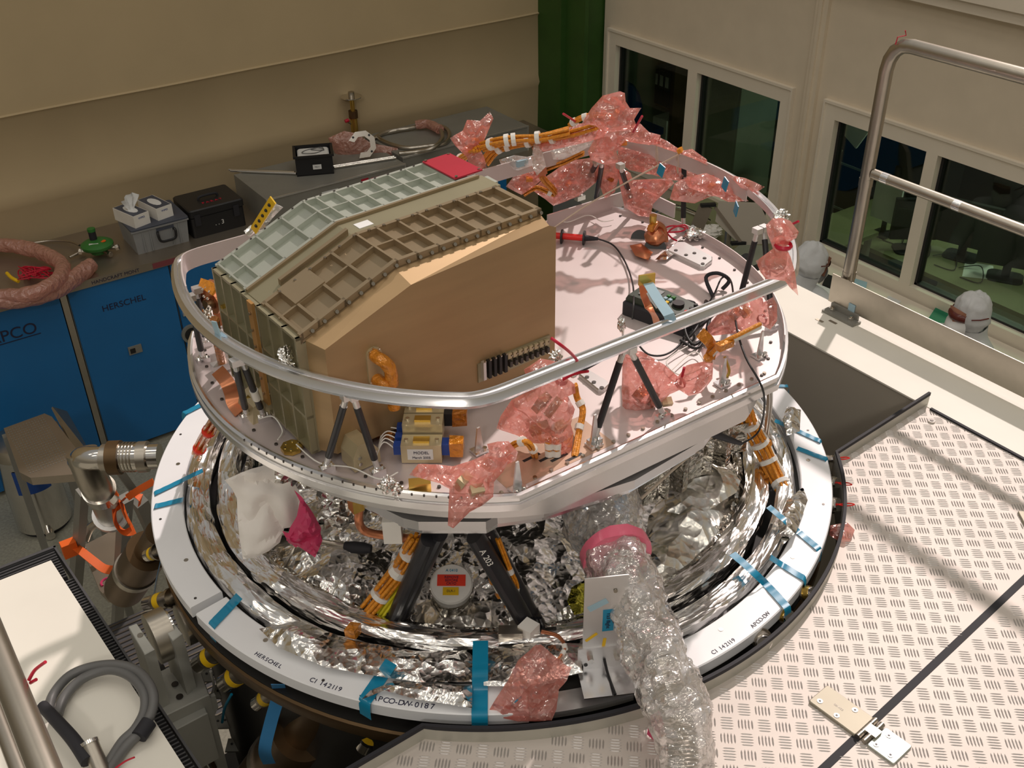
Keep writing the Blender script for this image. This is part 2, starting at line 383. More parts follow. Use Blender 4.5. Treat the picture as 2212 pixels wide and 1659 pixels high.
pan = {1: [(g(1334, 98).y, g(1490, 155).y), (g(1510, 157).y, g(1690, 215).y)], 2: [(g(1807, 258).y, g(2006, 325).y), (g(2030, 335).y, g(2030, 335).y - .92), (g(2030, 335).y - 1.0, g(2030, 335).y - 1.92)]}
holes = sorted([(b, a) for w_ in pan.values() for a, b in w_]); holes = []
for w_ in pan.values(): holes.append((w_[-1][1] - .09, w_[0][0] + .09))
holes.sort(); fz0, fz1 = zb - .10, zt + .10; ytop = 6.84
m = MB(); cur = -4
for a, b in holes:
    m.box((XW, cur, 0), (XW + .12, a, 4.4)); m.box((XW, a, 0), (XW + .12, b, fz0)); m.box((XW, a, fz1), (XW + .12, b, 4.4)); cur = b
m.box((XW, cur, 0), (XW + .12, ytop, 4.4)); struct(m.build('wall_right', 'wall_paint', sm=0))
for k, w_ in pan.items():
    a, b = w_[-1][1] - .09, w_[0][0] + .09; m = MB(); F0, F1 = XW - .02, XW + .05
    m.box((F0, a, fz0), (F1, b, zb)); m.box((F0, a, zt), (F1, b, fz1)); m.box((F0, a, zb), (F1, w_[-1][1], zt)); m.box((F0, w_[0][0], zb), (F1, b, zt))
    for (p, q), (r, s_) in zip(w_[:-1], w_[1:]): m.box((F0, r, zb), (F1, q, zt))
    m.box((F0 - .012, a - .015, fz1), (F1 - .03, b + .015, fz1 + .018)); m.box((F0 - .012, a - .015, fz0), (F0 + .02, a, fz1)); m.box((F0 - .012, b, fz0), (F0 + .02, b + .015, fz1))
    wo = struct(m.build('window_%d' % k, 'frame_paint', sm=0))
    for (yb_, ya) in w_:
        q = MB()
        for lo, hi in (((ya, zb), (ya + .018, zt)), ((yb_ - .018, zb), (yb_, zt)), ((ya, zb), (yb_, zb + .016)), ((ya, zt - .016), (yb_, zt))): q.box((XW + .03, lo[0], lo[1]), (XW + .09, hi[0], hi[1]))
        q.build('rubber_seal', 'black', wo, 0)
        q = MB(); q.box((XW + .055, ya, zb), (XW + .061, yb_, zt)); q.build('glass_pane', 'glass', wo, 0)
# wall joint and top cornice
yj = g(1755, 200).y; m = MB(); m.box((XW - .03, yj - .05, 0), (XW, yj + .05, 2.95)); m.box((XW - .045, yj - .012, 0), (XW - .03, yj + .012, 2.95)); struct(m.build('trim_2', 'wall_paint', sm=0))
zc = g(2100, 20).z; m = MB(); m.box((XW - .10, -4, zc), (XW + .0, 6.2, zc + .07)); m.box((XW - .14, -4, zc + .07), (XW, 6.2, zc + .14)); struct(m.build('trim_3', 'frame_paint', sm=0))
# office behind the windows
m = MB(); m.box((XW + .12, -4, -.05), (10.2, 7.4, .0)); struct(m.build('floor_office', 'office_floor', sm=0))
m = MB(); m.box((10.2, -4, 0), (10.3, 7.4, 3)); m.box((XW + .12, 7.3, 0), (10.2, 7.4, 3)); m.box((XW + .12, -4.1, 0), (10.2, -4, 3)); struct(m.build('wall_office', 'dark_office', sm=0))
m = MB(); m.box((XW + .12, -4, 2.95), (10.2, 7.4, 3.0)); struct(m.build('ceiling_office', 'dark_office', sm=0))
area('office_fill', (7.6, 4.0, 2.8), 1.5, .3, 24, (.8, 1, .75)); area('office_fill', (7.4, 1.2, 2.8), 1.2, .3, 17, (.8, 1, .75))  # unseen fill lights added so the office contents show
def desk(name, lo, hi, z, label, mt='office_desk', cat='desk'):
    t = thing(name, label, cat, ((lo[0] + hi[0]) / 2, (lo[1] + hi[1]) / 2, 0))
    MB().box((lo[0], lo[1], z - .035), (hi[0], hi[1], z)).build('desk_top', mt, t, 0)
    for x, y in ((lo[0] + .05, lo[1] + .05), (hi[0] - .05, lo[1] + .05), (lo[0] + .05, hi[1] - .05), (hi[0] - .05, hi[1] - .05)):
        MB().box((x - .02, y - .02, 0), (x + .02, y + .02, z - .035)).build('leg', 'grey_metal', t, 0)
    return t
d0 = at(1830, 515, .75); d1 = at(2190, 690, .75)
desk('office_desk', (6.70, 2.2), (7.5, 5.25), .75, 'pale office desk behind the lower window with screens and cables on it')
desk('office_desk', (6.12, 4.55), (6.66, 5.62), .93, 'office desk behind the farther window with a black computer on it')
def monitor(c, yaw, w, h, label, back='black', tilt=0):
    t = thing('computer_monitor', label, 'monitor', c); R = Matrix.Translation(c) @ Matrix.Rotation(yaw, 4, 'Z')
    MB().rbox((-.10, -.13, 0), (.10, .13, .015), .05, R).build('base', 'black', t)
    MB().box((-.015, -.03, .015), (.015, .03, .16), R).build('stand', 'black', t, 0)
    MB().box((-.02, -w / 2, .10), (.02, w / 2, .10 + h), R).build('casing', 'black', t, 0)
    MB().box((-.024, -w / 2 + .02, .12), (-.0205, w / 2 - .02, .08 + h), R).build('screen', back, t, 0); return t
t = thing('office_whiteboard', 'pale standing board on the office desk right behind the handrail post', 'board', (6.95, 4.3, .75)); ya_, yb_ = atx(1888, 420, 6.95).y, atx(1945, 440, 6.95).y; zl_, zh_ = atx(1910, 478, 6.95).z, atx(1915, 398, 6.95).z
MB().box((6.95, yb_, zl_), (6.97, ya_, zh_)).build('panel', 'paper', t, 0); MB().box((6.90, (ya_ + yb_) / 2 - .08, .75), (7.05, (ya_ + yb_) / 2 + .08, .765)).build('foot', 'black', t, 0); MB().box((6.971, (ya_ + yb_) / 2 - .02, .765), (6.985, (ya_ + yb_) / 2 + .02, zh_ - .05)).build('stem', 'black', t, 0)
monitor(at(2075, 555, .75), .3, .46, .36, 'black monitor on the office desk in the middle of the lower window')
monitor(at(2170, 600, .75), .5, .46, .36, 'black monitor on the office desk nearest the right edge of the window')
monitor(at(1965, 540, .75), .9, .36, .34, 'narrow black monitor turned sideways beside the pale screen')
def sheet(name, corners, z, label, cat, mt='paper', th=.004, grp=None):
    P = [at(x, y, z) for x, y in corners]; o = MB().prism([(p.x, p.y) for p in P], z, z + th).build(name, mt, None, 0); return tag(o, label, cat, grp)
sheet('paper_sheet', ((2085, 565), (2145, 575), (2150, 605), (2078, 598)), .751, 'white paper lying on the office desk below the black monitor', 'paper')
m = MB()
for s_ in range(4):
    a = at(1905 + s_ * 55, 500 + s_ * 26, .76); m.tube([a, a + Vector((.1, -.12, .03)), a + Vector((-.08, -.25, .0)), a + Vector((-.12, -.1, -.002))], .004, 6, sub=6)
tag(m.build('computer_cables', 'black'), 'loose black cables across the office desk under the screens', 'cable')
# grey cabinet, shelf with binders, tower computer in the far window
a = atx(1510, 180, 6.35); b = atx(1600, 300, 6.35)
t = thing('office_locker', 'tall grey-green locker side standing behind the right pane of the far window', 'cabinet', (6.4, (a.y + b.y) / 2, 0))
MB().box((6.3, b.y, 0), (6.75, a.y, 1.95)).build('body', 'pale_panel', t, 0)
MB().box((6.29, b.y + .02, .1), (6.3, a.y - .02, 1.9)).build('door', 'pale_panel', t, 0)
t = thing('binder_shelf', 'brown open shelf with binders seen through the left pane of the far window', 'shelf', (6.9, 6.5, 0))
sa = atx(1385, 120, 6.75); sb = atx(1455, 160, 6.75)
m = MB()
for z in (.3, .75, 1.2, 1.65, 2.05): m.box((6.75, sb.y, z), (7.05, sa.y, z + .025))
for y in (sb.y, sa.y): m.box((6.75, y - .02, 0), (7.05, y + .02, 2.07))
m.build('frame', 'bronze', t, 0)
k = 0
for z, n_, mt_ in ((.775, 5, 'paper'), (1.225, 5, 'black'), (.325, 4, 'grey_plastic')):
    for i in range(n_):
        y = sb.y + .06 + i * .075
        o = thing('ring_binder', '%s ring binder standing %s on the brown office shelf' % ({'paper': 'white', 'black': 'black', 'grey_plastic': 'grey'}[mt_], ['first from the right', 'second from the right', 'third from the right', 'fourth from the right', 'fifth from the right'][i]), 'binder', (6.88, y, z), 'binders on the office shelf')
        MB().box((6.73, y - .035, z), (7.0, y + .035, z + .32)).build('cover', mt_, o, 0)
        MB().box((6.728, y - .022, z + .18), (6.73, y + .022, z + .28)).build('spine_label', 'paper', o, 0)
t = thing('office_chair', 'blue office chair behind the left edge of the far window', 'chair', atx(1352, 260, 6.2) * 1)
c = atx(1350, 250, 6.15); MB().ball(c + Vector((0, 0, .1)), .22, 14, (.35, 1, 1)).build('backrest', 'blue_label', t)
MB().tube([c + Vector((-.05, -.2, -.15)), c + Vector((-.1, -.05, .1)), c + Vector((-.08, .15, .25))], .018, 8, sub=6).build('armrest', 'grey_metal', t)
MB().cyl((c.x, c.y, .05), (c.x, c.y, c.z - .15), .03).build('column', 'black', t); MB().cbox((c.x + .1, c.y, c.z - .15), (.4, .4, .06)).build('seat', 'blue_label', t, 0)
t = thing('tower_computer', 'black tower computer standing on the desk in the far window', 'computer', (6.5, 5.2, .93))
MB().box((6.42, 5.0, .93), (6.64, 5.42, 1.46)).build('case', 'black', t, 0); MB().box((6.415, 5.05, 1.30), (6.42, 5.36, 1.33)).build('drive_slot', 'grey_metal', t, 0); MB().cyl((6.41, 5.3, 1.2), (6.42, 5.3, 1.2), .02).build('power_button', 'chrome', t); MB().box((6.42, 5.0, 1.46), (6.64, 5.42, 1.47)).build('top_edge', 'pale_panel', t, 0)
t = thing('telephone', 'black desk telephone in front of the tower computer', 'telephone', (6.28, 5.4, .93))
MB().box((6.2, 5.36, .93), (6.38, 5.56, .99)).build('body', 'black', t, 0); MB().tube([(6.22, 5.38, 1.01), (6.3, 5.38, 1.03), (6.38, 5.38, 1.01)], .018, 8, sub=5).build('handset', 'black', t)
t = thing('desk_lens', 'small bright lens beside the telephone on the far window desk', 'lens', (6.3, 5.28, .93)); MB().cyl((6.3, 5.28, .93), (6.3, 5.28, 1.0), .03).build('lens_body', 'chrome', t)
tag(MB().box((6.2, 4.86, .93), (6.4, 5.06, 1.1)).build('printer_box', 'pale_panel', None, 0), 'pale grey box at the right edge of the far window desk', 'box')
tag(MB().cbox((6.9, 5.1, 1.66), (.02, .30, .42), Matrix.Rotation(.5, 3, 'X')).build('leaning_board', 'paper', None, 0), 'pale tilted board leaning above the tower computer in the far window', 'board')
t = thing('backing_rack', 'black rack added as dark backing behind the desks in the far window', 'rack', (7.7, 5.4, 0)); MB().box((7.56, 4.7, 0), (7.9, 6.0, 2.2)).build('frame', 'black', t, 0)  # rack is added to give the far window a dark background
for k in range(4): MB().box((7.552, 4.75, .5 + k * .42), (7.56, 5.95, .52 + k * .42)).build('shelf_edge', 'pale_panel', t, 0)
t = thing('backing_rack', 'long black rack added as dark background behind the screens of the lower window', 'rack', (8.3, 3.6, 0)); MB().box((8.1, 1.2, 0), (8.5, 4.9, 1.9)).build('frame', 'black', t, 0)  # added to darken the view in front of the lit office wall
for k in range(5): MB().box((8.09, 1.4 + k * .66, 1.2), (8.1, 1.7 + k * .66, 1.23)).build('handle', 'grey_metal', t, 0)
MB().box((8.09, 3.9, 1.3), (8.1, 4.1, 1.42)).build('red_panel', 'red_cover', t, 0)
# shelf under the windows, papers, green folder
desk('window_bench', (5.20, .2), (5.66, 4.3), 1.10, 'long beige bench under the windows behind the two people', 'frame_paint', 'bench')
sheet('folder', ((2022, 665), (2057, 678), (2040, 708), (2004, 692)), 1.102, 'green plastic folder on the bench beside the masked person', 'folder', 'teal', .012)
sheet('paper_sheet', ((1920, 640), (1946, 652), (1935, 664), (1905, 652)), 1.102, 'white paper on the bench left of the green folder', 'paper')
sheet('paper_stack', ((1760, 625), (1795, 640), (1790, 668), (1762, 655)), 1.102, 'stack of white papers on the bench beside the left hooded person', 'paper', 'paper', .05)
sheet('notebook', ((1785, 600), (1830, 615), (1822, 636), (1775, 622)), 1.102, 'dark notebook on the bench behind the handrail foot', 'book', 'black', .03)
sheet('clear_bag', ((1830, 605), (1872, 618), (1868, 635), (1826, 625)), 1.102, 'crumpled clear bag with blue rim on the bench behind the steel post', 'bag', 'tape_pale', .03)
# ================================================================ work platform
gapy = lambda x: .858 + (x - 1.417) * .0983 if x < 2.363 else .951 + (x - 2.363) * .0983
arc = [pol(1.082, a, 0) for a in [ang(1849, 1030, 2.5) + k * (-(132.6 + ang(1849, 1030, 2.5))) / 60 for k in range(61)]]
KR1 = at(2022, 840, 2.5); KR0 = at(1837, 975, 2.5); KL = at(912, 1570, 2.5)
arc = [pol(1.082, a, 0) for a in [math.degrees(math.atan2(KR0.y - AX.y, KR0.x - AX.x)) * (1 - k / 60) + (math.degrees(math.atan2(KL.y - AX.y, KL.x - AX.x))) * k / 60 for k in range(61)]]
edge = [Vector((2.845, KR1.y, 0))] + arc + [Vector((.36, 1.44, 0))]
E2 = [(p.x, p.y) for p in edge]
far = E2 + [(.36, gapy(.36)), (2.845, gapy(2.845))]; near = [(.36, gapy(.36) - .02), (.36, -.6), (2.845, -.6), (2.845, gapy(2.845) - .02)]
def inpoly(x, y, P):
    c = False
    for i in range(len(P)):
        (ax, ay), (bx, by) = P[i], P[(i + 1) % len(P)]
        if (ay > y) != (by > y) and x < (bx - ax) * (y - ay) / (by - ay) + ax: c = not c
    return c
def pdist(x, y, P):
    t = Vector((x, y)); r = 9
    for i in range(len(P)):
        a, b = Vector(P[i]), Vector(P[(i + 1) % len(P)]); ab = b - a; h = max(0, min(1, (t - a).dot(ab) / max(ab.length_squared, 1e-12))); r = min(r, (a + ab * h - t).length)
    return r
plat = thing('work_platform', 'aluminium tread plate work platform around the front of the instrument ring', 'platform', (1.6, .4, 0))
e1 = Vector((.0375, -.0325)); e2 = Vector((.0325, .0375)); e1 = e1 * (.0437 / e1.length); e2 = e2 * (.0437 / e2.length)
def strokes(P, z):
    mb = MB(); ys = [p[1] for p in P]; xs = [p[0] for p in P]
    for i in range(-80, 81):
        for j in range(-80, 81):
            c = e1 * i + e2 * j + Vector((1.6, .9))
            if not (min(xs) < c.x < max(xs) and max(min(ys), .45) < c.y < max(ys)): continue
            if not inpoly(c.x, c.y, P) or pdist(c.x, c.y, P) < .012: continue
            a, b = (e1, e2) if (i + j) % 2 else (e2, e1); a = a.normalized(); b = b.normalized()
            for k in range(-2, 3):
                q = c + a * (k * .0078); L = .0165 if abs(k) < 2 else .0145; w_ = .0021; h = .0016
                pts = [q - b * L, q - b * L * .5 + a * w_, q + b * L * .5 + a * w_, q + b * L, q + b * L * .5 - a * w_, q - b * L * .5 - a * w_]
                top = [q - b * L * .7, q + b * L * .7]
                mb.add([(p.x, p.y, z) for p in pts] + [(p.x, p.y, z + h) for p in top], [(0, 6, 1), (1, 6, 7, 2), (2, 7, 3), (3, 7, 4), (4, 7, 6, 5), (5, 6, 0)])
    return mb
for nm, P in (('far_panel', far), ('near_panel', near)):
    d = MB().prism(P, ZD - .012, ZD).build('deck_panel', 'tread_aluminium', plat, 0)
    strokes(P, ZD).build('tread_pattern', 'tread_bar', d, 0)
MB().box((.4, -.5, ZD - .12), (2.8, .9, ZD - .016)).build('frame', 'machine_shade', plat, 0)
m = MB(); m.band([Vector((.37, gapy(.37) - .01, ZD - .002)), Vector((2.84, gapy(2.84) - .01, ZD - .002))], .019, .006, (0, 0, 1)); m.build('rubber_seam', 'rubber', plat, 0)
kp = [Vector((p.x, p.y, 0)) for p in edge]
def wall_strip(P, z0, z1, t):
    mb = MB(); rings = []
    for i, p in enumerate(P):
        a, b = P[max(0, i - 1)], P[min(len(P) - 1, i + 1)]; d = Vector((b[0] - a[0], b[1] - a[1])).normalized(); q = Vector((-d.y, d.x)) * (t / 2)
        rings.append([Vector((p[0] + q.x, p[1] + q.y, z0)), Vector((p[0] - q.x, p[1] - q.y, z0)), Vector((p[0] - q.x, p[1] - q.y, z1)), Vector((p[0] + q.x, p[1] + q.y, z1))])
    return mb.loft(rings)
wall_strip(E2, ZD - .06, 2.492, .006).build('kick_plate', 'kick_aluminium', plat, 35)
wall_strip(E2, 2.488, 2.5, .009).build('edge_trim', 'rubber', plat, 35)
wall_strip([(AX.x + (p[0] - AX.x) * .997, AX.y + (p[1] - AX.y) * .997) for p in E2[1:62]], ZD - .10, 2.489, .003).build('inner_skirt', 'grey_metal', plat, 35)
c = at(2012, 911, ZD); MB().cyl(c, c + Vector((0, 0, .006)), .012).build('bolt', 'chrome', plat); MB().cyl(c + Vector((0, 0, .006)), c + Vector((0, 0, .0075)), .006, 6).build('bolt', 'bolt_dark', plat)
MB().box((2.822, -.6, ZD - .004), (2.832, 1.60, ZD + .007)).build('edge_seal', 'rubber', plat, 0)
# hinges
def hinge(c0, c1, w_, label, full=True):
    t = thing('hinge', label, 'hinge', c0); d = (c1 - c0); L = d.length; T = frame((c0.x, c0.y, ZD + .001), d, Vector((-d.y, d.x, 0)))
    MB().rbox((0, -w_ / 2, 0), (L * .56, w_ / 2, .008), .004, T).build('leaf', 'hinge_steel', t)
    MB().rbox((L * .70, -w_ / 2, 0), (L, w_ / 2, .006), .004, T).build('leaf', 'lid_grey', t)
    kk = MB()
    for y0, y1 in ((-w_ / 2, -w_ / 4), (-w_ / 4 + .001, w_ / 4 - .001), (w_ / 4, w_ / 2)):
        for xx in (.585, .66): kk.cyl(T @ Vector((L * xx, y0, .006)), T @ Vector((L * xx, y1, .006)), .0075, 12)
    kk.build('knuckle', 'steel', t); MB().box((L * .60, -w_ * .17, .004), (L * .72, w_ * .17, .014), T).build('link', 'steel', t, 0)
    for fx, fy in ((.08, -.25), (.38, .3), (.30, -.32), (.78, .28), (.92, -.3), (.76, -.3)):
        p = T @ Vector((L * fx, w_ * fy, .008 if fx < .6 else .006)); s_ = MB().cyl(p, p + Vector((0, 0, .0012)), .007, 16).build('screw', 'tread_bar', t); MB().cyl(p + Vector((0, 0, .0012)), p + Vector((0, 0, .0016)), .003, 6).build('socket', 'black', s_)
    p = T @ Vector((L * .25, 0, .0082)); text('engraving', 'SERVICE', .007, p, d, T.to_3x3() @ Vector((0, 1, 0)), 'tread_aluminium', t)
hinge((at(1742, 1521, ZD) + at(1790, 1482, ZD)) / 2, (at(1974, 1611, ZD) + at(1925, 1659, ZD)) / 2, .075, 'steel hinge across the rubber seam near the bottom of the platform')
hinge(at(2206, 1125, ZD), at(2206, 1125, ZD) + Vector((.13, -.1, 0)), .07, 'steel hinge cut by the right edge of the picture')
# right beam with toe board and handrail
beam = thing('platform_beam', 'white beam with shade in its side colour running beside the tread plates under the handrail', 'beam', (2.97, 1, 0))
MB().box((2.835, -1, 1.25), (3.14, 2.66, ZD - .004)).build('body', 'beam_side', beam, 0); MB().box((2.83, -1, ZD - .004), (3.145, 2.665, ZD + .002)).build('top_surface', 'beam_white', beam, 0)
for y in (2.4, -.6): MB().box((2.88, y, 0), (3.08, y + .2, 1.25)).build('leg', 'beam_side', beam, 0)
for a, b in (((1758, 687), (1782, 700)), ((1788, 690), (1810, 704))):
    p, q = at(*a, ZD), at(*b, ZD); o = MB().cbox(((p.x + q.x) / 2, (p.y + q.y) / 2, ZD + .003), (.035, .012, .001), Matrix.Rotation(-1.55, 3, 'Z')).build('stencil_mark', 'steel_worktop', beam, 0)
toe = thing('toe_board', 'steel toe board standing on the white beam below the handrail', 'board', (3.1, 1, ZD))
MB().box((3.098, -1, ZD + .030), (3.102, 2.284, ZD + .15)).build('plate', 'steel', toe, 0); MB().box((3.088, 2.13, ZD + .002), (3.098, 2.26, ZD + .035)).build('foot_rib', 'grey_metal', toe, 0); MB().box((3.05, 2.118, ZD + .002), (3.098, 2.27, ZD + .012)).build('foot_plate', 'grey_metal', toe, 0)
for y in (2.15, 2.24): b_ = MB().cyl((3.075, y, ZD + .012), (3.075, y, ZD + .024), .010, 6).build('bolt', 'chrome', toe); MB().cyl((3.075, y, ZD + .024), (3.075, y, ZD + .030), .006).build('bolt_end', 'bolt', toe)
MB().cbox((3.096, 2.17, ZD + .05), (.003, .03, .03)).build('label_patch', 'tape_pale', toe, 0)
XR = 3.133
hr = thing('handrail', 'bent stainless steel handrail on the right side of the platform', 'handrail', (XR, 2.23, ZD))
T_, B_ = ZD + 1.045, ZD
MB().tube([(XR, 2.235, ZD), (XR, 2.235, ZD + .5), (XR, 2.235, T_ - .10), (XR, 2.229, T_ - .06), (XR, 2.213, T_ - .028), (XR, 2.185, T_ - .006), (XR, 2.15, T_), (XR, 1.6, T_), (XR, -.6, T_)], .0245, 20).build('top_rail', 'steel', hr, 50)
mid = MB().cyl((XR, 2.21, ZD + .575), (XR, -.6, ZD + .575), .019, 18).build('middle_rail', 'steel', hr, 50)
for y in (2.17, 1.87): MB().cyl((XR, y, ZD + .575), (XR, y - .03, ZD + .575), .0196, 18).build('clear_tape', 'alu_bright', mid)
MB().cyl((XR, 2.235, ZD + .52), (XR, 2.235, ZD + .55), .0256, 18).build('clear_tape', 'steel', hr); MB().cyl((XR, 2.235, ZD + .14), (XR, 2.235, ZD + .17), .0256, 18).build('clear_tape', 'steel', hr)
MB().tube([(XR - .025, 2.20, T_), (XR - .02, 2.20, T_ + .024), (XR + .01, 2.19, T_ + .027), (XR + .0, 2.19, T_ + .045)], .002, 6).build('red_tie', 'red_plastic', hr)
MB().box((3.088, .9, ZD + .002), (3.098, .9 + .13, ZD + .035)).build('foot_rib', 'grey_metal', toe, 0)
MB().box((3.088, -.5, ZD + .002), (3.098, -.5 + .13, ZD + .035)).build('foot_rib', 'grey_metal', toe, 0)
# left slab
sl = thing('left_platform', 'pale slab platform with grating round it in the lower left corner', 'platform', (0, 1.5, 0))
PS = [(-.6, 2.60), (.183, 2.598), (.253, 1.57), (.27, 1.40), (.34, .2), (-.6, .2)]
MB().prism(PS, ZD - .05, ZD).build('slab', 'beam_white', sl, 0)
m = MB(); 
for i in range(26): y = 2.735 - i * .0115 if i < 11 else None; 
for i in range(12): m.box((-.6, 2.71 - i * .0125, ZD - .09), (.208, 2.7145 - i * .0125, ZD - .055))
for i in range(80): m.box((.17, 2.55 - i * .0125, ZD - .09), (.222 + i * .00075, 2.5545 - i * .0125, ZD - .056))
m.box((-.6, 2.712, ZD - .10), (.215, 2.722, ZD - .05)); m.band([Vector((.212, 2.72, ZD - .075)), Vector((.30, 1.42, ZD - .075))], .006, .05, (0, 0, 1)); m.build('grating', 'grate_dark', sl, 0)
m = MB(); m.box((-.6, .2, 0), (-.5, 2.6, ZD - .1)); m.box((.1, 2.45, 0), (.16, 2.51, ZD - .1)); m.build('support', 'grey_metal', sl, 0)
# ================================================================ cryostat: ring, foil, plate, rail
def outline(r, yf, yb, step=3.0, rc=.0):
    P = []
    af = math.degrees(math.asin((yf - AX.y) / r)); ab = math.degrees(math.asin((yb - AX.y) / r))
    def arc_(a0, a1):
        k = max(2, int(abs(a1 - a0) / step)); return [Vector((AX.x + r * math.cos(math.radians(a0 + (a1 - a0) * i / k)), AX.y + r * math.sin(math.radians(a0 + (a1 - a0) * i / k)))) for i in range(k + 1)]
    P = arc_(af, ab) + arc_(180 - ab, 180 - af)
    if rc:
        out = []; n = len(P)
        for i, p in enumerate(P):
            a, b = P[i - 1], P[(i + 1) % n]; d0, d1 = (a - p), (b - p)
            if d0.angle(d1) < 2.8:
                u, v_ = p + d0.normalized() * min(rc, d0.length * .9), p + d1.normalized() * min(rc, d1.length * .9)
                out += [u.lerp(p, t).lerp(p.lerp(v_, t), t) for t in (0, .17, .33, .5, .67, .83, 1)]
            else: out.append(p)
        P = out
    return P
def sweep(P, sec, closed=True):     # sec: (outward, z)
    rings = []; n = len(P)
    for i, p in enumerate(P):
        a, b = P[i - 1], P[(i + 1) % n]
        if not closed: a = P[max(0, i - 1)]; b = P[min(n - 1, i + 1)]
        d = (b - a).normalized(); q = Vector((d.y, -d.x)); rings.append([Vector((p.x + q.x * o, p.y + q.y * o, z)) for o, z in sec])
    return MB().loft(rings, closed)
cry = thing('cryostat', 'large round silver foil lined vessel under the instrument plate', 'vessel', (AX.x, AX.y, 1.2))
MB().lathe([(.0, 1.25), (.93, 1.25), (.97, 1.5), (.985, 2.2), (1.0, 2.33), (1.035, 2.35), (1.035, 2.40), (.985, 2.41), (.985, 2.462), (.90, 2.462), (.90, 2.40), (.75, 2.38), (.74, 2.2), (0, 2.15)], (AX.x, AX.y, 0), 96).build('vessel_wall', 'machine_shade', cry, 40)
MB().lathe([(1.036, 2.352), (1.042, 2.36), (1.042, 2.395), (1.036, 2.40)], (AX.x, AX.y, 0), 120).build('flange_rim', 'bronze', cry, 40)
for k in range(3): a = math.radians(30 + 120 * k); MB().cyl((AX.x + .7 * math.cos(a), AX.y + .7 * math.sin(a), 0), (AX.x + .8 * math.cos(a), AX.y + .8 * math.sin(a), 1.3), .06, 12).build('support_leg', 'machine_shade', cry)
# white plastic protection ring in two segments
gapL = ang(422, 1318, ZR)
ringt = thing('protection_ring', 'white plastic ring with small screws around the foil vessel', 'ring', (AX.x, AX.y, ZR - .03))
sec = [(-.092, -.036), (0, -.036), (.0, -.003), (-.003, 0), (-.089, 0), (-.092, -.003)]
segs = [(-104.5, 360 + gapL - .9, 220), (gapL + .7, -119.5, 60)]
for i, (a, b, n) in enumerate(segs):
    MB().torus_arc(1.046, a, b, ZR, sec, n).build('ring_segment', 'ring_plastic', ringt, 35)
for i in range(30):
    a = -175 + i * 12 + (3 if i % 3 else 0)
    if -120 < a < -104: continue
    r = .985 if i % 2 else 1.02; p = pol(r, a, ZR); MB().cyl(p - Vector((0, 0, .002)), p + Vector((0, 0, .0012)), .0065 if i % 2 else .004, 10).build('screw', 'bolt' if i % 2 else 'bolt_dark', ringt)
def ringtext(s, mid, size, nm='ring_lettering'):
    mb = MB(); adv = size * .86; wd = [.5 if ch in '1I-' else (.55 if ch == ' ' else .78) for ch in s]; tot = sum(wd)
    for i, ch in enumerate(s):
        if ch == ' ': continue
        a = mid + math.degrees((sum(wd[:i]) + wd[i] / 2 - tot / 2) * adv / 1.034); p = pol(1.030, a, ZR + .0006); t = Vector((-math.sin(math.radians(a)), math.cos(math.radians(a)), 0))
        mb.add(*textmb(ch, size, p, t, Vector((AX.x - p.x, AX.y - p.y, 0))))
    mb.build(nm, 'ink', ringt, 0)
ringtext('HERSCHEL', ang(572, 1434, ZR), .0165); ringtext('CI 142119', ang(698, 1488, ZR), .0185); ringtext('-2-APCO-DW-0187', ang(852, 1529, ZR), .0215)
ringtext('CI 142119', ang(1570, 1402, ZR), .0165); ringtext('APCO-DW', ang(1655, 1348, ZR), .0165)
# crumpled foil blankets as rings
def foil_ring(r, hw, hh, z, name, m, n=540, k=18, amp=.007, a0=0, a1=360, seed=0, fr=3.2, parent=None):
    rings = []; full = a1 - a0 >= 360
    for i in range(n + (0 if full else 1)):
        a = a0 + (a1 - a0) * i / n; row = []
        for j in range(k):
            t = 2 * math.pi * j / k; ct, st = math.cos(t), math.sin(t)
            q = Vector((math.cos(math.radians(a)) * fr, math.sin(math.radians(a)) * fr, seed)); s_ = Vector((ct * .8, st * .8, 0))
            d = abs(noise.noise(q * .55 + s_ * 3.2)) * 1.5 + abs(noise.noise(q * 1.9 + s_ * 6.5)) * .9 + noise.noise(q * .3 + s_) * .9 - .7
            dd = amp * d
            row.append(pol(r + (hw + dd) * math.copysign(abs(ct) ** .7, ct), a, z + (hh + dd) * math.copysign(abs(st) ** .8, st)))
        rings.append(row)
    return MB().loft(rings, full).build(name, m, parent or cry, 45)
foil_ring(.912, .034, .026, ZR - .012, 'foil_blanket', 'foil_long', seed=1, amp=.010)
foil_ring(.825, .036, .032, ZR - .010, 'foil_blanket', 'foil_long', seed=7, amp=.013)
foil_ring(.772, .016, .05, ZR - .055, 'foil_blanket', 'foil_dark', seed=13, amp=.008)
# inner foil bowl and dome
def crumple_lathe(prof, name, m, n=160, amp=.01, fr=9, seed=0, sub=5):
    P = smooth([Vector((r, z, 0)) for r, z in prof], sub); rings = []
    for i in range(n):
        a = 360 * i / n; row = []
        for p in P:
            b = pol(p.x, a, p.y); q = b * fr + Vector((seed, 0, 0))
            v = noise.voronoi(q * .7)[0]; d = (v[1] - v[0]) * 1.1 + noise.noise(q * 1.6) * .7 - .4; f_ = min(1, p.x / .1)
            row.append(b + Vector((math.cos(math.radians(a)) * .4, math.sin(math.radians(a)) * .4, 1)) * (amp * d * f_))
        rings.append(row)
    return MB().loft(rings, True, False).build(name, m, cry, 24)
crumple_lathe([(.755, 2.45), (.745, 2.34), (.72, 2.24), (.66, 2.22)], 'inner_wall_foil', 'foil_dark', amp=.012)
crumple_lathe([(.665, 2.20), (.668, 2.27), (.655, 2.325), (.62, 2.352), (.52, 2.37), (.40, 2.385), (.2, 2.40), (.01, 2.40)], 'inner_shield_foil', 'foil', n=210, amp=.020, fr=8, sub=8)
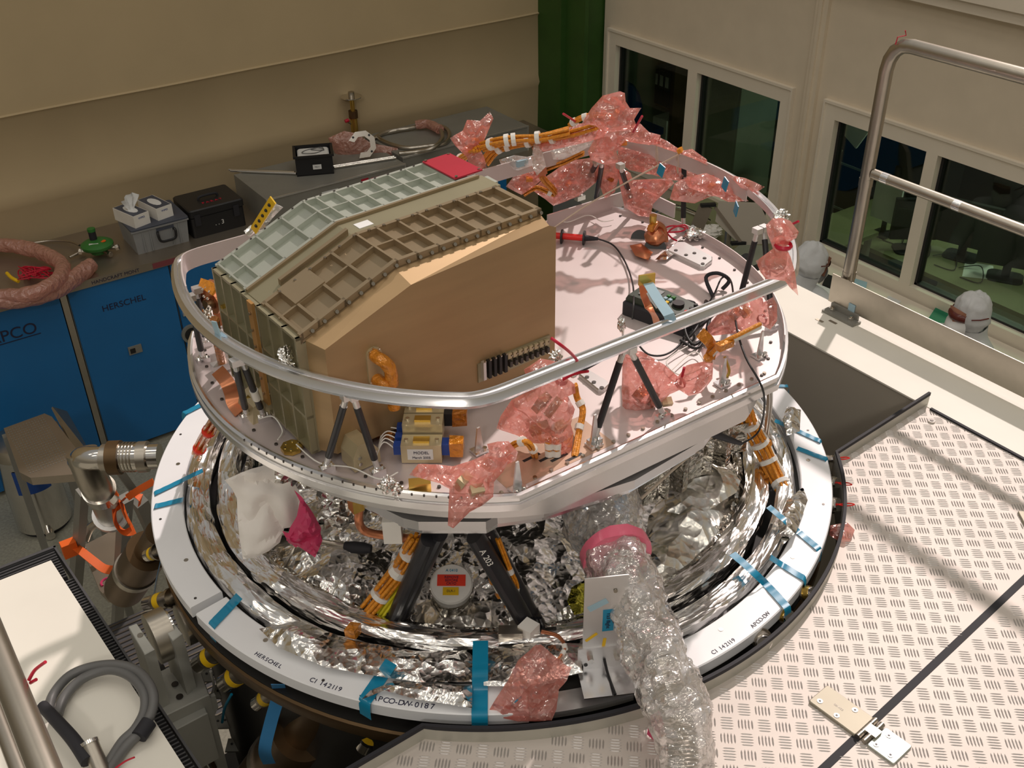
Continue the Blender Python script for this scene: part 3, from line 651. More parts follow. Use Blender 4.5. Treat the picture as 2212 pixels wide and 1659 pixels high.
# instrument plate
pt = thing('instrument_plate', 'large round aluminium plate carrying the instrument box with two flat sides', 'plate', (AX.x, AX.y, ZP - .12))
yF, yB = 1.508, 2.640
O = outline(.845, yF, yB)
MB().prism([(p.x, p.y) for p in O], ZP - .018, ZP).build('plate_top', 'plate_alu', pt, 30)
sweep(O, [(0, ZP - .03), (.010, ZP - .03), (.010, ZP - .012), (.004, ZP - .010), (.004, ZP + .002), (.008, ZP + .004), (.008, ZP + .012), (0, ZP + .014), (-.006, ZP + .012), (-.006, ZP)]).build('rim', 'alu_bright', pt, 30)
O2 = outline(.80, yF + .002, yB - .03); MB().prism([(p.x, p.y) for p in O2], ZP - .095, ZP - .018).build('core_panel', 'alu', pt, 30)
O3 = outline(.845, yF, yB, 6)
for i in range(0, len(O3), 1):
    p = O3[i]; c = p.lerp(AX, .045); MB().cyl((c.x, c.y, ZP), (c.x, c.y, ZP + .004), .0045, 8).build('bolt', 'bolt_dark', pt)
for i in range(19): x = 1.03 + i * .047; MB().cyl((x, yF + .035, ZP), (x, yF + .035, ZP + .005), .005, 8).build('bolt', 'bolt', pt); MB().cyl((x + .02, yF + .012, ZP), (x + .02, yF + .012, ZP + .002), .003, 8).build('rivet', 'bolt_dark', pt)
for i in range(24): a = 192 + i * 1.9; p = pol(.8525, a, ZP + .012); MB().cyl(p - Vector((0, 0, .004)), p + Vector((0, 0, .0008)), .0025, 6).build('rivet', 'bolt_dark', pt)
MB().box((1.05, yF + .03, ZP), (1.36, yF + .17, ZP + .0008)).build('copper_film', 'copper_film', pt, 0)
# stiff upstand of the plate at the back right
m = MB(); m.box((1.95, 2.600, ZP), (2.36, 2.606, ZP + .055)); m.box((2.354, 2.42, ZP), (2.36, 2.606, ZP + .05)); m.build('upstand', 'plate_alu', pt, 0)
m = MB(); a = [Vector((AX.x + .84 * math.cos(math.radians(t)), AX.y + .84 * math.sin(math.radians(t)))) for t in range(-48, 23, 2)]
sweep(a, [(0, ZP), (.003, ZP), (.003, ZP + .03), (0, ZP + .03)], False).build('upstand', 'plate_alu', pt, 30)
# sub frame below
sub = thing('undercarriage', 'polygonal aluminium support frame under the instrument plate', 'frame', (AX.x, AX.y, 2.78))
PF = []
for x, y in ((790, 1098), (872, 1138), (905, 1146), (1050, 1146), (1075, 1132), (1175, 1118)): q = at(x, y, 2.845); PF.append(q)
ring_pts = [(q.x, q.y) for q in PF] + [pol(.74, a, 0)[:2] for a in range(-95, 225, 20)]
c0 = Vector((AX.x, AX.y))
MB().prism([tuple(p) for p in ring_pts], 2.845, 2.872).build('frame_ring', 'alu', sub, 0)
MB().prism([tuple(c0 + (Vector(p) - c0) * .97) for p in ring_pts], 2.815, 2.845).build('frame_web', 'alu_bright', sub, 0)
MB().cyl((AX.x, AX.y, 2.40), (AX.x, AX.y, 2.815), .20, 40).build('central_tube', 'machine_shade', sub)
# black carbon struts holding the frame
for k, (t, b) in enumerate((((950, 1150), (862, 1335)), ((1025, 1155), (1150, 1368)))):
    B_ = at(*b, 2.47); T_ = at(*t, 2.80)
    for s_ in (0, 1):
        if s_: off = Vector((.045, .05, 0)) if k else Vector((-.03, -.0, 0))
        else: off = Vector((0, 0, 0))
        o = thing('carbon_strut', ['left', 'right'][k] + (' outer' if s_ else ' inner') + ' black carbon strut of the front pair below the support frame', 'strut', B_ + off, 'black struts below the frame')
        MB().tube([B_ + off * .6, T_ + off], .021, 14, flat=1.5).build('tube', 'carbon', o); MB().tube([B_ + off * .6 - (T_ - B_).normalized() * .02, B_ + off * .6 + (T_ - B_).normalized() * .03], .026, 14).build('end_fitting', 'bolt_dark', o)
        if k and not s_:
            d = (T_ - B_).normalized(); p = T_ - d * .10 + Vector((-.005, -.022, .022)); nrm = Vector((-.45, -.65, .5)); text('lettering', 'A 203', .022, B_ + (T_ - B_) * .80 + nrm.normalized() * .034, -d, nrm.cross(-d), 'white_plastic', o)
for a in (15, 60, 105, 150):
    b, t_ = pol(.73, a, 2.46), pol(.35, a - 8, 2.82)
    o = thing('carbon_strut', 'black strut at the %s of the vessel carrying the support frame' % {15: 'right side', 60: 'back right', 105: 'back', 150: 'back left', 195: 'left side'}[a], 'strut', b, 'black struts below the frame')
    MB().tube([b, t_], .02, 12).build('tube', 'carbon', o)
# elliptical rail above the plate
rl = thing('oval_rail', 'bent aluminium rail standing above the instrument plate on black rods', 'rail', (AX.x, AX.y, ZL - .02))
RO = outline(.836, 1.555, 2.612, rc=.07)
sweep(RO, [(-.016, ZL - .012), (.012, ZL - .012), (.015, ZL - .004), (.010, ZL + .002), (.006, ZL + .010), (-.002, ZL + .010), (-.004, ZL + .004), (-.010, ZL + .004), (-.014, ZL + .012), (-.018, ZL + .012)]).build('rail_profile', 'alu_bright', rl, 40)
back = [p for p in RO if p.y > 2.25 or p.x > 2.05]
seq = [p for p in RO if (p.x > AX.x and p.y > 1.98)] + [p for p in RO if p.x < AX.x and p.y > 2.40]
sweep(seq, [(-.018, ZL - .032), (-.014, ZL - .032), (-.014, ZL + .02), (-.018, ZL + .02)], False).build('flat_band', 'plate_alu', rl, 40)
# black rods of the rail with end fittings
def rod(t, b, tz, label):
    T_ = at(t[0], t[1], tz); B_ = at(b[0], b[1], ZP + .02)
    o = thing('support_rod', label, 'rod', B_, 'black rods carrying the oval rail'); d = (T_ - B_); L = d.length; d = d / L
    MB().tube([B_ + d * .03, T_ - d * .03], .0085, 12).build('rod', 'carbon', o)
    for p, s_ in ((B_, 1), (T_, -1)):
        MB().tube([p, p + d * (.034 * s_)], lambda u: .0075, 10).build('end_sleeve', 'alu', o); MB().ball(p, .0105, 10).build('ball_joint', 'chrome', o)
    MB().cbox(B_ - Vector((0, 0, .012)), (.035, .02, .016)).build('foot_block', 'alu_bright', o, 0)
    MB().cbox(T_ + Vector((0, 0, .003)), (.022, .022, .016)).build('top_clamp', 'alu', o, 0)
    for dx in (-.011, .011): MB().cyl(B_ + Vector((dx, .0, -.006)), B_ + Vector((dx, 0, .002)), .004, 8).build('bolt', 'chrome', o)
    return o
zt_ = ZL - .02
rod((1347, 757), (1285, 945), zt_, 'black rod leaning left under the straight part of the rail')
rod((1362, 757), (1432, 893), zt_, 'black rod leaning right over the big pink bag below the straight rail')
rod((748, 858), (705, 1003), zt_, 'black rod left of the bolted bracket at the front curve')
rod((764, 858), (815, 1010), zt_, 'black rod behind the thin white wires at the front curve')
rod((508, 785), (532, 892), zt_, 'plain black rod beside the copper straps at the left curve')
r6 = rod((524, 780), (567, 893), zt_, 'black rod with a white sleeve at the left curve')
B_ = at(567, 893, ZP + .02); T_ = at(524, 780, zt_); d = T_ - B_; MB().cyl(B_ + d * .30, B_ + d * .47, .0105, 14).build('white_sleeve', 'white_plastic', r6)
rod((412, 645), (437, 770), zt_, 'leftmost black rod in front of the blue cabinets'); rod((426, 628), (441, 735), zt_, 'black rod just behind the leftmost one')
rod((1650, 495), (1668, 700), zt_, 'tall black rod below the knotted pink bag at the right end'); rod((1636, 500), (1598, 645), zt_, 'black rod wrapped in orange film at the right end of the rail')
rod((1478, 340), (1476, 490), zt_, 'upright black rod under the pink film at the back right'); rod((1340, 360), (1370, 448), zt_, 'black rod leaning right below the pink bundle at the back')
rod((1301, 350), (1287, 436), zt_, 'nearly upright black rod below the pink bundle at the back'); rod((1290, 350), (1253, 420), zt_, 'black rod leaning left below the pink bundle at the back')
q0, q1 = at(1238, 808, ZP + .19), at(1338, 752, zt_)
o = thing('brace_rod', 'short black brace rod running just under the straight rail', 'rod', q0); MB().tube([q0, q1], .0075, 10).build('rod', 'carbon', o); MB().ball(q0, .01).build('end_joint', 'alu', o)
# ---------------------------------------------------------------- the instrument box
A0 = Vector((.751, 1.911, ZP + .015)); U = Vector((.99912, .0420, 0)); V = Vector((-.0420, .99912, 0)); 
def bx(u, v, z): return A0 + U * u + V * v + Vector((0, 0, z))
BM = Matrix(((U.x, V.x, 0, A0.x), (U.y, V.y, 0, A0.y), (0, 0, 1, A0.z), (0, 0, 0, 1)))
box = thing('instrument_box', 'gold coloured metal instrument box with ribbed top standing on the round plate', 'instrument', bx(.35, .22, 0))
def extr(prof, v0, v1, mb=None):
    mb = mb or MB(); n = len(prof); vs = [bx(u, v0, z) for u, z in prof] + [bx(u, v1, z) for u, z in prof]
    return mb.add(vs, [tuple(range(n)), tuple(range(n, 2 * n))[::-1]] + [(i, (i + 1) % n, n + (i + 1) % n, n + i) for i in range(n)])
TH = .024; body = [(0.004, .0), (.700, .0), (.708, .36), (.684, .435 - TH), (.256, .424 - TH), (.006, .324 - TH)]
extr(body, .0, .19).build('front_body', 'box_side', box, 0); extr(body, .19, .445).build('rear_body', 'lid_grey', box, 0)
# front cover with bevelled edge
c0 = [(.010, .004), (.700, .004), (.704, .36), (.684, .415), (.256, .404), (.012, .306)]
c1 = [(.030, .012), (.690, .012), (.690, .40), (.668, .411), (.264, .382), (.032, .298)]
mb = MB(); n = 6; vs = [bx(u, 0, z) for u, z in c0] + [bx(u, -.05, z) for u, z in c1]
mb.add(vs, [tuple(range(n, 2 * n))] + [(i, (i + 1) % n, n + (i + 1) % n, n + i) for i in range(n)]); mb.build('front_cover', 'box_gold', box, 0)
# ribbed lids: floor and ribs follow the slanted and the level part
sl_len = math.hypot(.256, .1); 
def lidz(u): return .324 + (u / .256) * .1 if u < .256 else .424 + (u - .256) / (.684 - .256) * .011
def rib(mb, u0, u1, v0, v1, z0, z1):
    cuts = [u0] + ([.256] if u0 < .256 < u1 else []) + [u1]
    for a, b in zip(cuts[:-1], cuts[1:]):
        vs = [bx(u, v, lidz(u) + z) for z in (z0, z1) for u, v in ((a, v0), (b, v0), (b, v1), (a, v1))]
        mb.add(vs, [(0, 3, 2, 1), (4, 5, 6, 7), (0, 1, 5, 4), (1, 2, 6, 5), (2, 3, 7, 6), (3, 0, 4, 7)])
def lid(name, mt, v0, v1, ucuts, rowmid, wr, edge, skip=(), uend=.684, label=None, flr=None):
    mb = MB(); rib(mb, 0, uend, v0, v1, -TH, -.016); fl = mb.build('lid_floor', flr or mt, None, 0)
    mb = MB(); rib(mb, 0, uend, v0, v0 + edge, -.018, 0); rib(mb, 0, uend, v1 - edge, v1, -.018, 0)
    for u in ucuts: w_ = wr if 0 < u < uend - .01 else edge * 1.3; rib(mb, max(0, u - w_ / 2), min(uend, u + w_ / 2), v0, v1, -.018, 0)
    rib(mb, 0, uend, rowmid - wr / 2, rowmid + wr / 2, -.018, -.001)
    for (a, b, c, d) in skip: rib(mb, a, b, c, d, -.018, .003)
    o = mb.build(name, mt, box, 0); fl.parent = o; fl.location = W[fl.name] - W[o.name]; return o
sc_ = [0.004, .028, .104, .180, .256]
gl_ = lid('rear_lid', 'lid_grey', .275, .445, [.006, .045, .115, .190, .256, .292, .346, .400, .455, .510, .565, .622], .362, .0042, .010, uend=.684)
bl_ = lid('front_lid', 'lid_brown', .0, .190, [.006, .05, .120, .190, .262, .318, .378, .438, .498, .558, .618, .678], .100, .0062, .012, skip=((.045, .125, .10, .19),))
mb = MB(); rib(mb, 0, .70, .19, .275, -TH, -.004); mb.build('middle_channel', 'box_side', box, 0)
mb = MB(); rib(mb, .06, .25, .200, .212, -.004, .012); rib(mb, .0, .684, .262, .270, -.004, .004); mb.build('channel_rib', 'lid_brown', box, 0)
mb = MB(); rib(mb, .622, .712, .285, .440, .002, .006); mb.build('red_cover', 'red_cover', box, 0)
mb = MB(); rib(mb, .286, .326, .208, .238, -.004, -.0025); lb = mb.build('paper_label', 'paper', box, 0)
def screw(p, nrm, r=.0045, h=.004, m='bolt', name='screw', parent=None): return MB().cyl(p, p + Vector(nrm).normalized() * h, r, 8).build(name, m, parent or box)
for i in range(21):
    u = .03 + i * .0325; screw(bx(u, -.0, lidz(u) - .012), -V + Vector((0, 0, .6)), .0048, .006)
for i in range(16):
    u = .045 + i * .0415; screw(bx(u, .176, lidz(u)), (0, 0, 1), .0042)
for i in range(16): u = .02 + i * .041; screw(bx(u, .440, lidz(u)), (0, 0, 1), .003, .002, 'bolt_dark')
for i in range(9): screw(bx(.018, -.001, .03 + i * .03), -V, .004, .005)
for u, v in ((.63, .29), (.705, .292), (.63, .435), (.705, .435)): screw(bx(u, v, lidz(.66) + .006), (0, 0, 1), .004, .003)
# left side face with pockets
mb = MB()
for v in (.0, .065, .13, .19, .275, .33, .385, .435): mb.box((-.012, v, .0), (.006, v + .007, .318), BM)
for z in (0, .10, .20, .311): mb.box((-.011, .0, z), (.006, .443, z + .007), BM)
mb.build('side_ribs', 'box_side', box, 0)
MB().box((-.022, .196, .04), (-.014, .222, .325), BM).build('gold_strip', 'gold_strip', box, 0)
for i in range(6): screw(bx(-.023, .209, .07 + i * .045), -U, .004, .003)
# bevelled bottom bracket and feet
for nm, u0, u1, v0, v1, z1 in (('corner_foot', .02, .10, .03, .1, 0), ('corner_foot', .6, .68, .03, .1, 0), ('corner_foot', .02, .1, .36, .43, 0), ('corner_foot', .6, .68, .36, .43, 0)):
    MB().box((u0, v0, -.015), (u1, v1, .001), BM).build(nm, 'box_side', box, 0)
mb = MB(); mb.add([bx(u, v, z) for u, v, z in ((-.06, .22, -.015), (.0, .22, -.015), (.0, .31, -.015), (-.06, .31, -.015), (-.05, .225, .03), (.0, .225, .05), (.0, .305, .05), (-.05, .305, .03))], [(0, 3, 2, 1), (4, 5, 6, 7), (0, 1, 5, 4), (1, 2, 6, 5), (2, 3, 7, 6), (3, 0, 4, 7)]); mb.build('side_foot', 'cream_metal', box, 0)
q = onp(765, 965, bx(0, -.05, 0), V); uc = (q - A0).dot(U)
mb = MB(); mb.prism([(-.035, -.0), (.035, 0), (.035, .035), (.012, .07), (-.02, .07), (-.035, .04)], -.0, .06, Matrix(((U.x, 0, -V.x, bx(uc, 0, 0).x - V.x * -.05 * -1), (U.y, 0, -V.y, bx(uc, 0, 0).y - V.y * .05), (0, 1, 0, ZP + .003), (0, 0, 0, 1)))); fb = mb.build('front_foot', 'cream_metal', box, 0)
for du, dz in ((-.02, .012), (.02, .012), (.02, .03), (-.02, .03)): screw(bx(uc + du, -.11, dz - .005), -V, .005, .004, 'chrome')
# connector strip at the lower right of the front face
def fq(x, y): q = onp(x, y, bx(0, -.05, 0), V); return ((q - A0).dot(U), (q - A0).dot(Vector((0, 0, 1))))
(ua, za), (ub, zb_), (uc2, zc2) = fq(1032, 826), fq(1187, 766), fq(1187, 722)
cs = MB().box((ua, -.054, za), (ub - .002, -.050, zc2), BM).build('connector_strip', 'box_side', box, 0); k = 0
for i in range(13):
    x = 1040 + i * 11.4; y = 797 - i * 4.2; u_, z_ = fq(x, y)
    if u_ > .685: break
    tall = i < 5
    h = .026 if tall else .016
    MB().box((u_ - .0042, -.066, z_ - h), (u_ + .0042, -.054, z_ + (h if tall else 0)), BM).build('connector', 'black' if tall and i else ('alu' if i == 0 else 'bolt_dark'), cs, 0)
    if not tall: MB().box((u_ - .006, -.060, z_ + .006), (u_ + .006, -.054, z_ + .022), BM).build('connector', 'cream_metal', cs, 0)
    screw(bx(u_, -.066, z_ + h + .004), -V, .0025, .004, 'bolt', 'screw', cs)
# oval cable plate with two wrapped cable ends
(u1_, z1_), (u2_, z2_) = fq(806, 765), fq(812, 810)
u2_ = u1_; z1_ += .0; mb = MB(); P_ = [(u1_ + .02 * math.cos(math.radians(a)), z1_ + .0 + .02 * math.sin(math.radians(a))) for a in range(0, 181, 20)] + [(u1_ + .02 * math.cos(math.radians(a)), z2_ - .01 + .02 * math.sin(math.radians(a))) for a in range(180, 361, 20)]
n = len(P_); mb.add([bx(u, -.050, z) for u, z in P_] + [bx(u, -.056, z) for u, z in P_], [tuple(range(n, 2 * n))] + [(i, (i + 1) % n, n + (i + 1) % n, n + i) for i in range(n)]); ov = mb.build('cable_plate', 'cream_metal', box, 30)
for i in range(8): u, z = P_[int(i * n / 8)]; screw(bx(u1_ + (u - u1_) * .85, -.056, z), -V, .0022, .003, 'chrome', 'screw', ov)
for (z0, x1, y1) in ((z1_, 0, 0), (z2_ - .008, 0, 0)):
    c = bx(u1_, -.056, z0); MB().tube([c, c - V * .02, c - V * .032 + U * .008 - Vector((0, 0, .008)), c - V * .036 + U * .018 - Vector((0, 0, .03)), c - V * .034 + U * .02 - Vector((0, 0, .07))], .0155, 14, sub=5).build('wrapped_cable', 'kapton', ov, 60, jit=.0015, scale=60)
# ================================================================ tapes, bags, cables on and around the instrument
def C(ox, oy, s, *pts): return [(ox + a / s, oy + b / s) for a, b in pts]
def surf(x, y):
    p = at(x, y, ZR + .003); r = (Vector((p.x, p.y)) - AX).length
    return at(x, y, ZR + .004 + .040 * max(0, min(1, (.965 - r) / .03)) - .03 * max(0, min(1, (.80 - r) / .05)))
def tape(a, b, w_, label, end=None, k=9, m='tape_blue', mid=None):
    P = [surf(a[0] + (b[0] - a[0]) * i / k + (mid or 0) * math.sin(math.pi * i / k), a[1] + (b[1] - a[1]) * i / k) for i in range(k + 1)]
    q0_ = Vector((0, 0, 1)).cross(Vector((P[k].x - P[0].x, P[k].y - P[0].y, 0))).normalized()
    P.append(P[-1] + (P[-1] - Vector((AX.x, AX.y, P[-1].z))).normalized() * .006 - Vector((0, 0, .02))); P.append(P[-1] - Vector((0, 0, .03)))
    P = smooth(P, 3); mb = MB(); n = len(P); rings = []
    for i, p in enumerate(P):
        d = (P[min(n - 1, i + 1)] - P[max(0, i - 1)]).normalized(); rad = Vector((p.x - AX.x, p.y - AX.y, 0)).normalized()
        q = q0_; nn = Vector((0, 0, .0005))
        wob = Vector((0, 0, .0012 * noise.noise(p * 60))); rings.append([p + q * w_ / 2 + nn + wob, p - q * w_ / 2 + nn + wob, p - q * w_ / 2 - nn + wob, p + q * w_ / 2 - nn + wob])
    mb.loft(rings); return tag(mb.build('blue_tape', m, None, 30), label, 'tape', 'blue tape strips holding the foil')
tape((1674, 908), (1772, 953), .020, 'blue tape strip on the right side, first above the two red wire loops')
tape((1722, 968), (1785, 992), .020, 'short blue tape strip on the right side ending at the uppermost red loop')
tape((1660, 1094), (1768, 1185), .021, 'long blue tape strip crossing both foil rolls at the right')
tape((1582, 1196), (1700, 1312), .024, 'long blue tape strip at the lower right, nearest the wrapped hose', mid=6)
tape((1664, 1204), (1738, 1250), .022, 'short blue tape strip on the outer foil roll at the lower right')
tape((1038, 1384), (1036, 1545), .038, 'wide blue tape strip left of the pink bag at the front')
tape((845, 1430), (788, 1514), .036, 'wide blue tape strip across the ring beside the long lettering')
tape((517, 1288), (458, 1350), .030, 'blue tape strip just right of the gap in the white ring')
tape((438, 1016), (334, 1066), .020, 'upper of the two blue tape strips at the left edge of the ring')
tape((396, 1079), (334, 1094), .022, 'lower of the two blue tape strips at the left edge of the ring')
tape((478, 852), (398, 893), .022, 'blue tape strip at the upper left of the ring beside the cabinets')
tape((1650, 832), (1702, 834), .016, 'blue tape strip at the far right of the ring under the plate')
m = MB(); P = [at(600, 1478, 2.44), at(602, 1500, 2.36), at(585, 1560, 2.25), at(572, 1620, 2.15), at(582, 1650, 2.08)]; m.band(smooth(P, 6), .034, .001, lambda p: Vector((.5, .8, .2))); tag(m.build('blue_ribbon', 'tape_light'), 'long blue tape end hanging from the ring above the bronze cylinder', 'tape')
m = MB(); P = [at(352, 1190, 2.45), at(342, 1235, 2.36), at(332, 1290, 2.25), at(322, 1318, 2.2)]; m.band(smooth(P, 6), .034, .001, lambda p: Vector((.7, -.5, .2))); tag(m.build('blue_ribbon', 'tape_light'), 'blue tape end hanging at the left side of the ring', 'tape')
# crumpled foil pieces
def ball_foil(x, y, z, r, label, m='foil', sc=(1, 1, 1), sd=0, top=True):
    c = at(x, y, z); mb = MB(); n = 22; rings = []
    for j in range(1, 14):
        t = math.pi * j / 14; rings.append([Vector((math.sin(t) * math.cos(2 * math.pi * i / n), math.sin(t) * math.sin(2 * math.pi * i / n), -math.cos(t))) for i in range(n)])
    rings = [[Vector((0, 0, -1))] * n] + rings + [[Vector((0, 0, 1))] * n]
    f = lambda d: c + Vector((d.x * sc[0], d.y * sc[1], d.z * sc[2])) * r * (.8 + .5 * abs(noise.noise(d * 2.2 + Vector((sd, 0, 0)))) * 1.6 - .25 * abs(noise.noise(d * 5 + Vector((sd, 3, 0)))))
    mb.loft([[f(p) for p in q] for q in rings], cap=False); o = mb.build('crumpled_foil', m, None, 18)
    return tag(o, label, 'foil') if top else o
ball_foil(618, 772, ZL + .01, .022, 'crumpled foil scrap on the rail in front of the box', sc=(.8, .8, 1.3), sd=1)
ball_foil(622, 790, ZL + .0, .016, 'smaller foil scrap just below the one on the rail', sd=5)
ball_foil(1343, 702, ZL + .015, .014, 'foil scrap on the straight rail behind the joint of two rods', sc=(.7, .7, 1.4), sd=2)
ball_foil(1688, 470, ZL + .02, .024, 'crumpled foil at the right end of the rail above the knotted bag', sd=3)
ball_foil(1676, 492, ZL + .0, .018, 'foil scrap hanging under the right end of the rail', sd=9)
ball_foil(838, 1048, ZP + .02, .020, 'foil scrap on the plate rim left of the brass block', sd=4); ball_foil(858, 1058, ZP + .01, .014, 'foil scrap touching the brass block', sd=6)
ball_foil(1200, 772, ZP + .12, .018, 'foil scrap behind the straight rail beside the red tie', sd=8)
ball_foil(452, 690, ZP + .17, .022, 'foil wrapped joint behind the left curve of the rail', sc=(.7, .7, 1.8), sd=11)
ball_foil(1500, 505, ZP + .02, .028, 'foil lump among red wires at the back of the plate', sc=(1.3, 1, .7), sd=12)
ball_foil(640, 1010, 2.80, .075, 'loose foil bunch hanging below the left front of the plate', sc=(1.3, .8, .8), sd=14)
ball_foil(740, 1090, 2.70, .07, 'foil bunch behind the white glove under the plate', sc=(1.2, .8, .9), sd=15)
# large foil shapes inside the vessel
def foilsheet(outl, z, T, label, m='foil', sd=0, crump=.012, step=.02, name='foil_sheet', cs=14, tilt=(0, 0, 1)):
    pts = [at(x, y, z) for x, y in outl]; c = sum(pts, Vector((0, 0, 0))) / len(pts)
    n = Vector(tilt).normalized(); pts = [onp(x, y, c, n) for x, y in outl]
    o = puff(pts, c, n, T, step=step, crump=crump, seed=sd, world=True, cs=cs).build(name, m, None, 25); return tag(o, label, 'foil')
foilsheet([(1440, 1010), (1500, 965), (1560, 975), (1600, 1030), (1605, 1110), (1570, 1190), (1500, 1265), (1420, 1320), (1350, 1330), (1345, 1240), (1390, 1190), (1400, 1130), (1430, 1080)], 2.43, .15, 'smooth foil covered hump at the right inside the vessel', 'foil_smooth', 3, .014, .03, 'foil_hump', 7)
foilsheet([(1450, 1000), (1480, 985), (1560, 1000), (1600, 1040), (1590, 1070), (1540, 1100), (1500, 1120), (1440, 1110), (1430, 1060)], 2.51, .05, 'large creased foil patch on top of the right foil hump', 'foil_smooth', 5, .028, .028, 'foil_patch', 9)
foilsheet([(570, 1190), (640, 1170), (760, 1180), (850, 1200), (830, 1300), (760, 1330), (650, 1300), (590, 1250)], 2.40, .12, 'foil covered hump at the left inside the vessel', 'foil', 8, .02, .026, 'foil_hump', 11)
foilsheet([(900, 1290), (1060, 1290), (1080, 1340), (1060, 1370), (940, 1375), (900, 1340)], 2.38, .09, 'shiny foil block in front of the white capped lens', 'foil_smooth', 9, .018, .022, 'foil_block', 12)
foilsheet([(560, 1360), (640, 1340), (760, 1380), (900, 1400), (1030, 1400), (1030, 1470), (900, 1470), (800, 1455), (700, 1440), (600, 1400)], 2.525, .03, 'wide creased foil sheet over the front rolls left of the blue tape', 'foil', 12, .014, .018)
foilsheet([(1040, 1400), (1160, 1385), (1260, 1390), (1260, 1450), (1150, 1480), (1045, 1480)], 2.525, .03, 'creased foil sheet between the wide blue tape and the metal bracket', 'foil', 13, .014, .018)
foilsheet([(800, 1490), (850, 1470), (1020, 1480), (1020, 1530), (900, 1510), (830, 1490), (780, 1510)], 2.52, .02, 'foil edge lying on the white ring at the front', 'foil', 14, .010, .016)
foilsheet([(1700, 880), (1730, 885), (1728, 930), (1700, 940), (1690, 905)], 2.55, .03, 'foil end standing up at the right of the vessel', 'foil', 15, .012, .014)
foilsheet([(1700, 1080), (1735, 1050), (1745, 1080), (1720, 1150), (1690, 1180), (1680, 1130)], 2.53, .03, 'foil fold beside the ring at the right', 'foil', 16, .012, .016)
for i, (o_, z, lab) in enumerate((([(1235, 1270), (1262, 1255), (1262, 1325), (1240, 1330), (1225, 1300)], 2.47, 'yellow foil tab left of the metal bracket'), ([(1340, 1375), (1365, 1372), (1370, 1395), (1345, 1400)], 2.53, 'small yellow foil tab right of the metal bracket'), ([(1440, 1215), (1480, 1185), (1500, 1160), (1490, 1200), (1465, 1222)], 2.47, 'yellow foil streak on the right foil hump'), ([(640, 1030), (655, 1024), (660, 1040), (645, 1045)], 2.85, 'yellow tab under the left of the plate'))):
    foilsheet(o_, z, .012, lab, 'foil_yellow', i, .006, .01, 'yellow_foil')
# dark gaps / electronics under the plate at right
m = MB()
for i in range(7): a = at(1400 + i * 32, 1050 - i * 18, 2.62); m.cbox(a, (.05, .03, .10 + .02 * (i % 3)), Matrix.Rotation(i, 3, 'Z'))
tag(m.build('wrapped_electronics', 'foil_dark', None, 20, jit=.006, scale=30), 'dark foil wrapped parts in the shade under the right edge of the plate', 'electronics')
# ---------------------------------------------------------------- cables
def cab(name, pts, r, m, label, cat='cable', parent=None, sub=6, n=8, grp=None, **k):
    P = [at(x, y, z) if len(q) == 3 else None for q in pts for (x, y, z) in [q]]
    o = MB().tube(P, r, n, sub=sub, **k).build(name, m, parent, 50)
    return o if parent else tag(o, label, cat, grp)
def bundle(name, pts, R, nstr, r, m, label, wraps=(), cat='cable bundle', wm='white_plastic'):
    P = smooth([at(*q) for q in pts], 8); t = thing(name, label, cat, P[0]); mb = MB(); rnd = random.Random(len(P) + nstr)
    for j in range(nstr):
        a = 2 * math.pi * j / nstr; rr = R * (1 if j % 3 else .45); Q = []
        for i, p in enumerate(P):
            d = (P[min(len(P) - 1, i + 1)] - P[max(0, i - 1)]).normalized(); u = d.orthogonal().normalized() if i == 0 else (u - d * d.dot(u)).normalized(); q = d.cross(u); b = a + i * .03; Q.append(p + (u * math.cos(b) + q * math.sin(b)) * rr)
        mb.tube(Q, r, 6)
    mb.build('strands', m, t, 50)
    for w_ in wraps:
        i = int(w_ * (len(P) - 3)) + 1; MB().cyl(P[i], P[i] + (P[i + 1] - P[i]).normalized() * .014, R + r * 1.3, 12).build('wrap_tie', wm, t)
    return t
bundle('orange_cable_bundle', [(905, 1160, 2.78), (888, 1190, 2.72), (868, 1225, 2.64), (830, 1275, 2.56), (795, 1320, 2.50)], .020, 9, .0055, 'cable_orange', 'thick orange cable bundle running down beside the left black struts', (.25, .5, .55, .8))
bundle('yellow_cable_bundle', [(930, 1165, 2.78), (915, 1205, 2.70), (895, 1240, 2.62), (850, 1290, 2.54), (822, 1330, 2.49)], .011, 5, .0045, 'cable_yellow', 'thinner yellow green cable bundle right of the thick orange one', (.3, .55, .62))
bundle('white_cable_bundle', [(1050, 1160, 2.76), (1062, 1215, 2.68), (1068, 1260, 2.60), (1100, 1310, 2.54), (1150, 1360, 2.50)], .007, 3, .004, 'white_plastic', 'white and orange wires tied along the right black struts', (.15, .3, .45, .6, .75), wm='kapton')
bundle('white_cable_bundle', [(1075, 1165, 2.76), (1100, 1230, 2.66), (1115, 1270, 2.60), (1100, 1310, 2.56), (1128, 1345, 2.52), (1165, 1375, 2.5)], .005, 3, .0035, 'cable_orange', 'loose orange and white wires looping over the outer right black strut', (.2, .4, .6, .8))
bundle('harness', [(1605, 880, 2.72), (1620, 920, 2.65), (1645, 965, 2.58), (1670, 1015, 2.52), (1695, 1060, 2.49)], .022, 10, .005, 'cable_orange', 'orange and white cable harness going down at the right of the vessel', (.2, .45, .65, .9))
bundle('harness', [(1590, 870, 2.75), (1606, 905, 2.66), (1640, 940, 2.60), (1662, 985, 2.54), (1690, 1030, 2.50)], .018, 6, .005, 'white_plastic', 'white cable strands beside the orange harness at the right', (.3, .6), wm='kapton')
bundle('harness', [(470, 900, 2.86), (452, 930, 2.75), (435, 960, 2.62), (425, 985, 2.54)], .014, 5, .005, 'kapton', 'orange wrapped cable going down at the left of the vessel', (.35, .8), wm='sign_red')
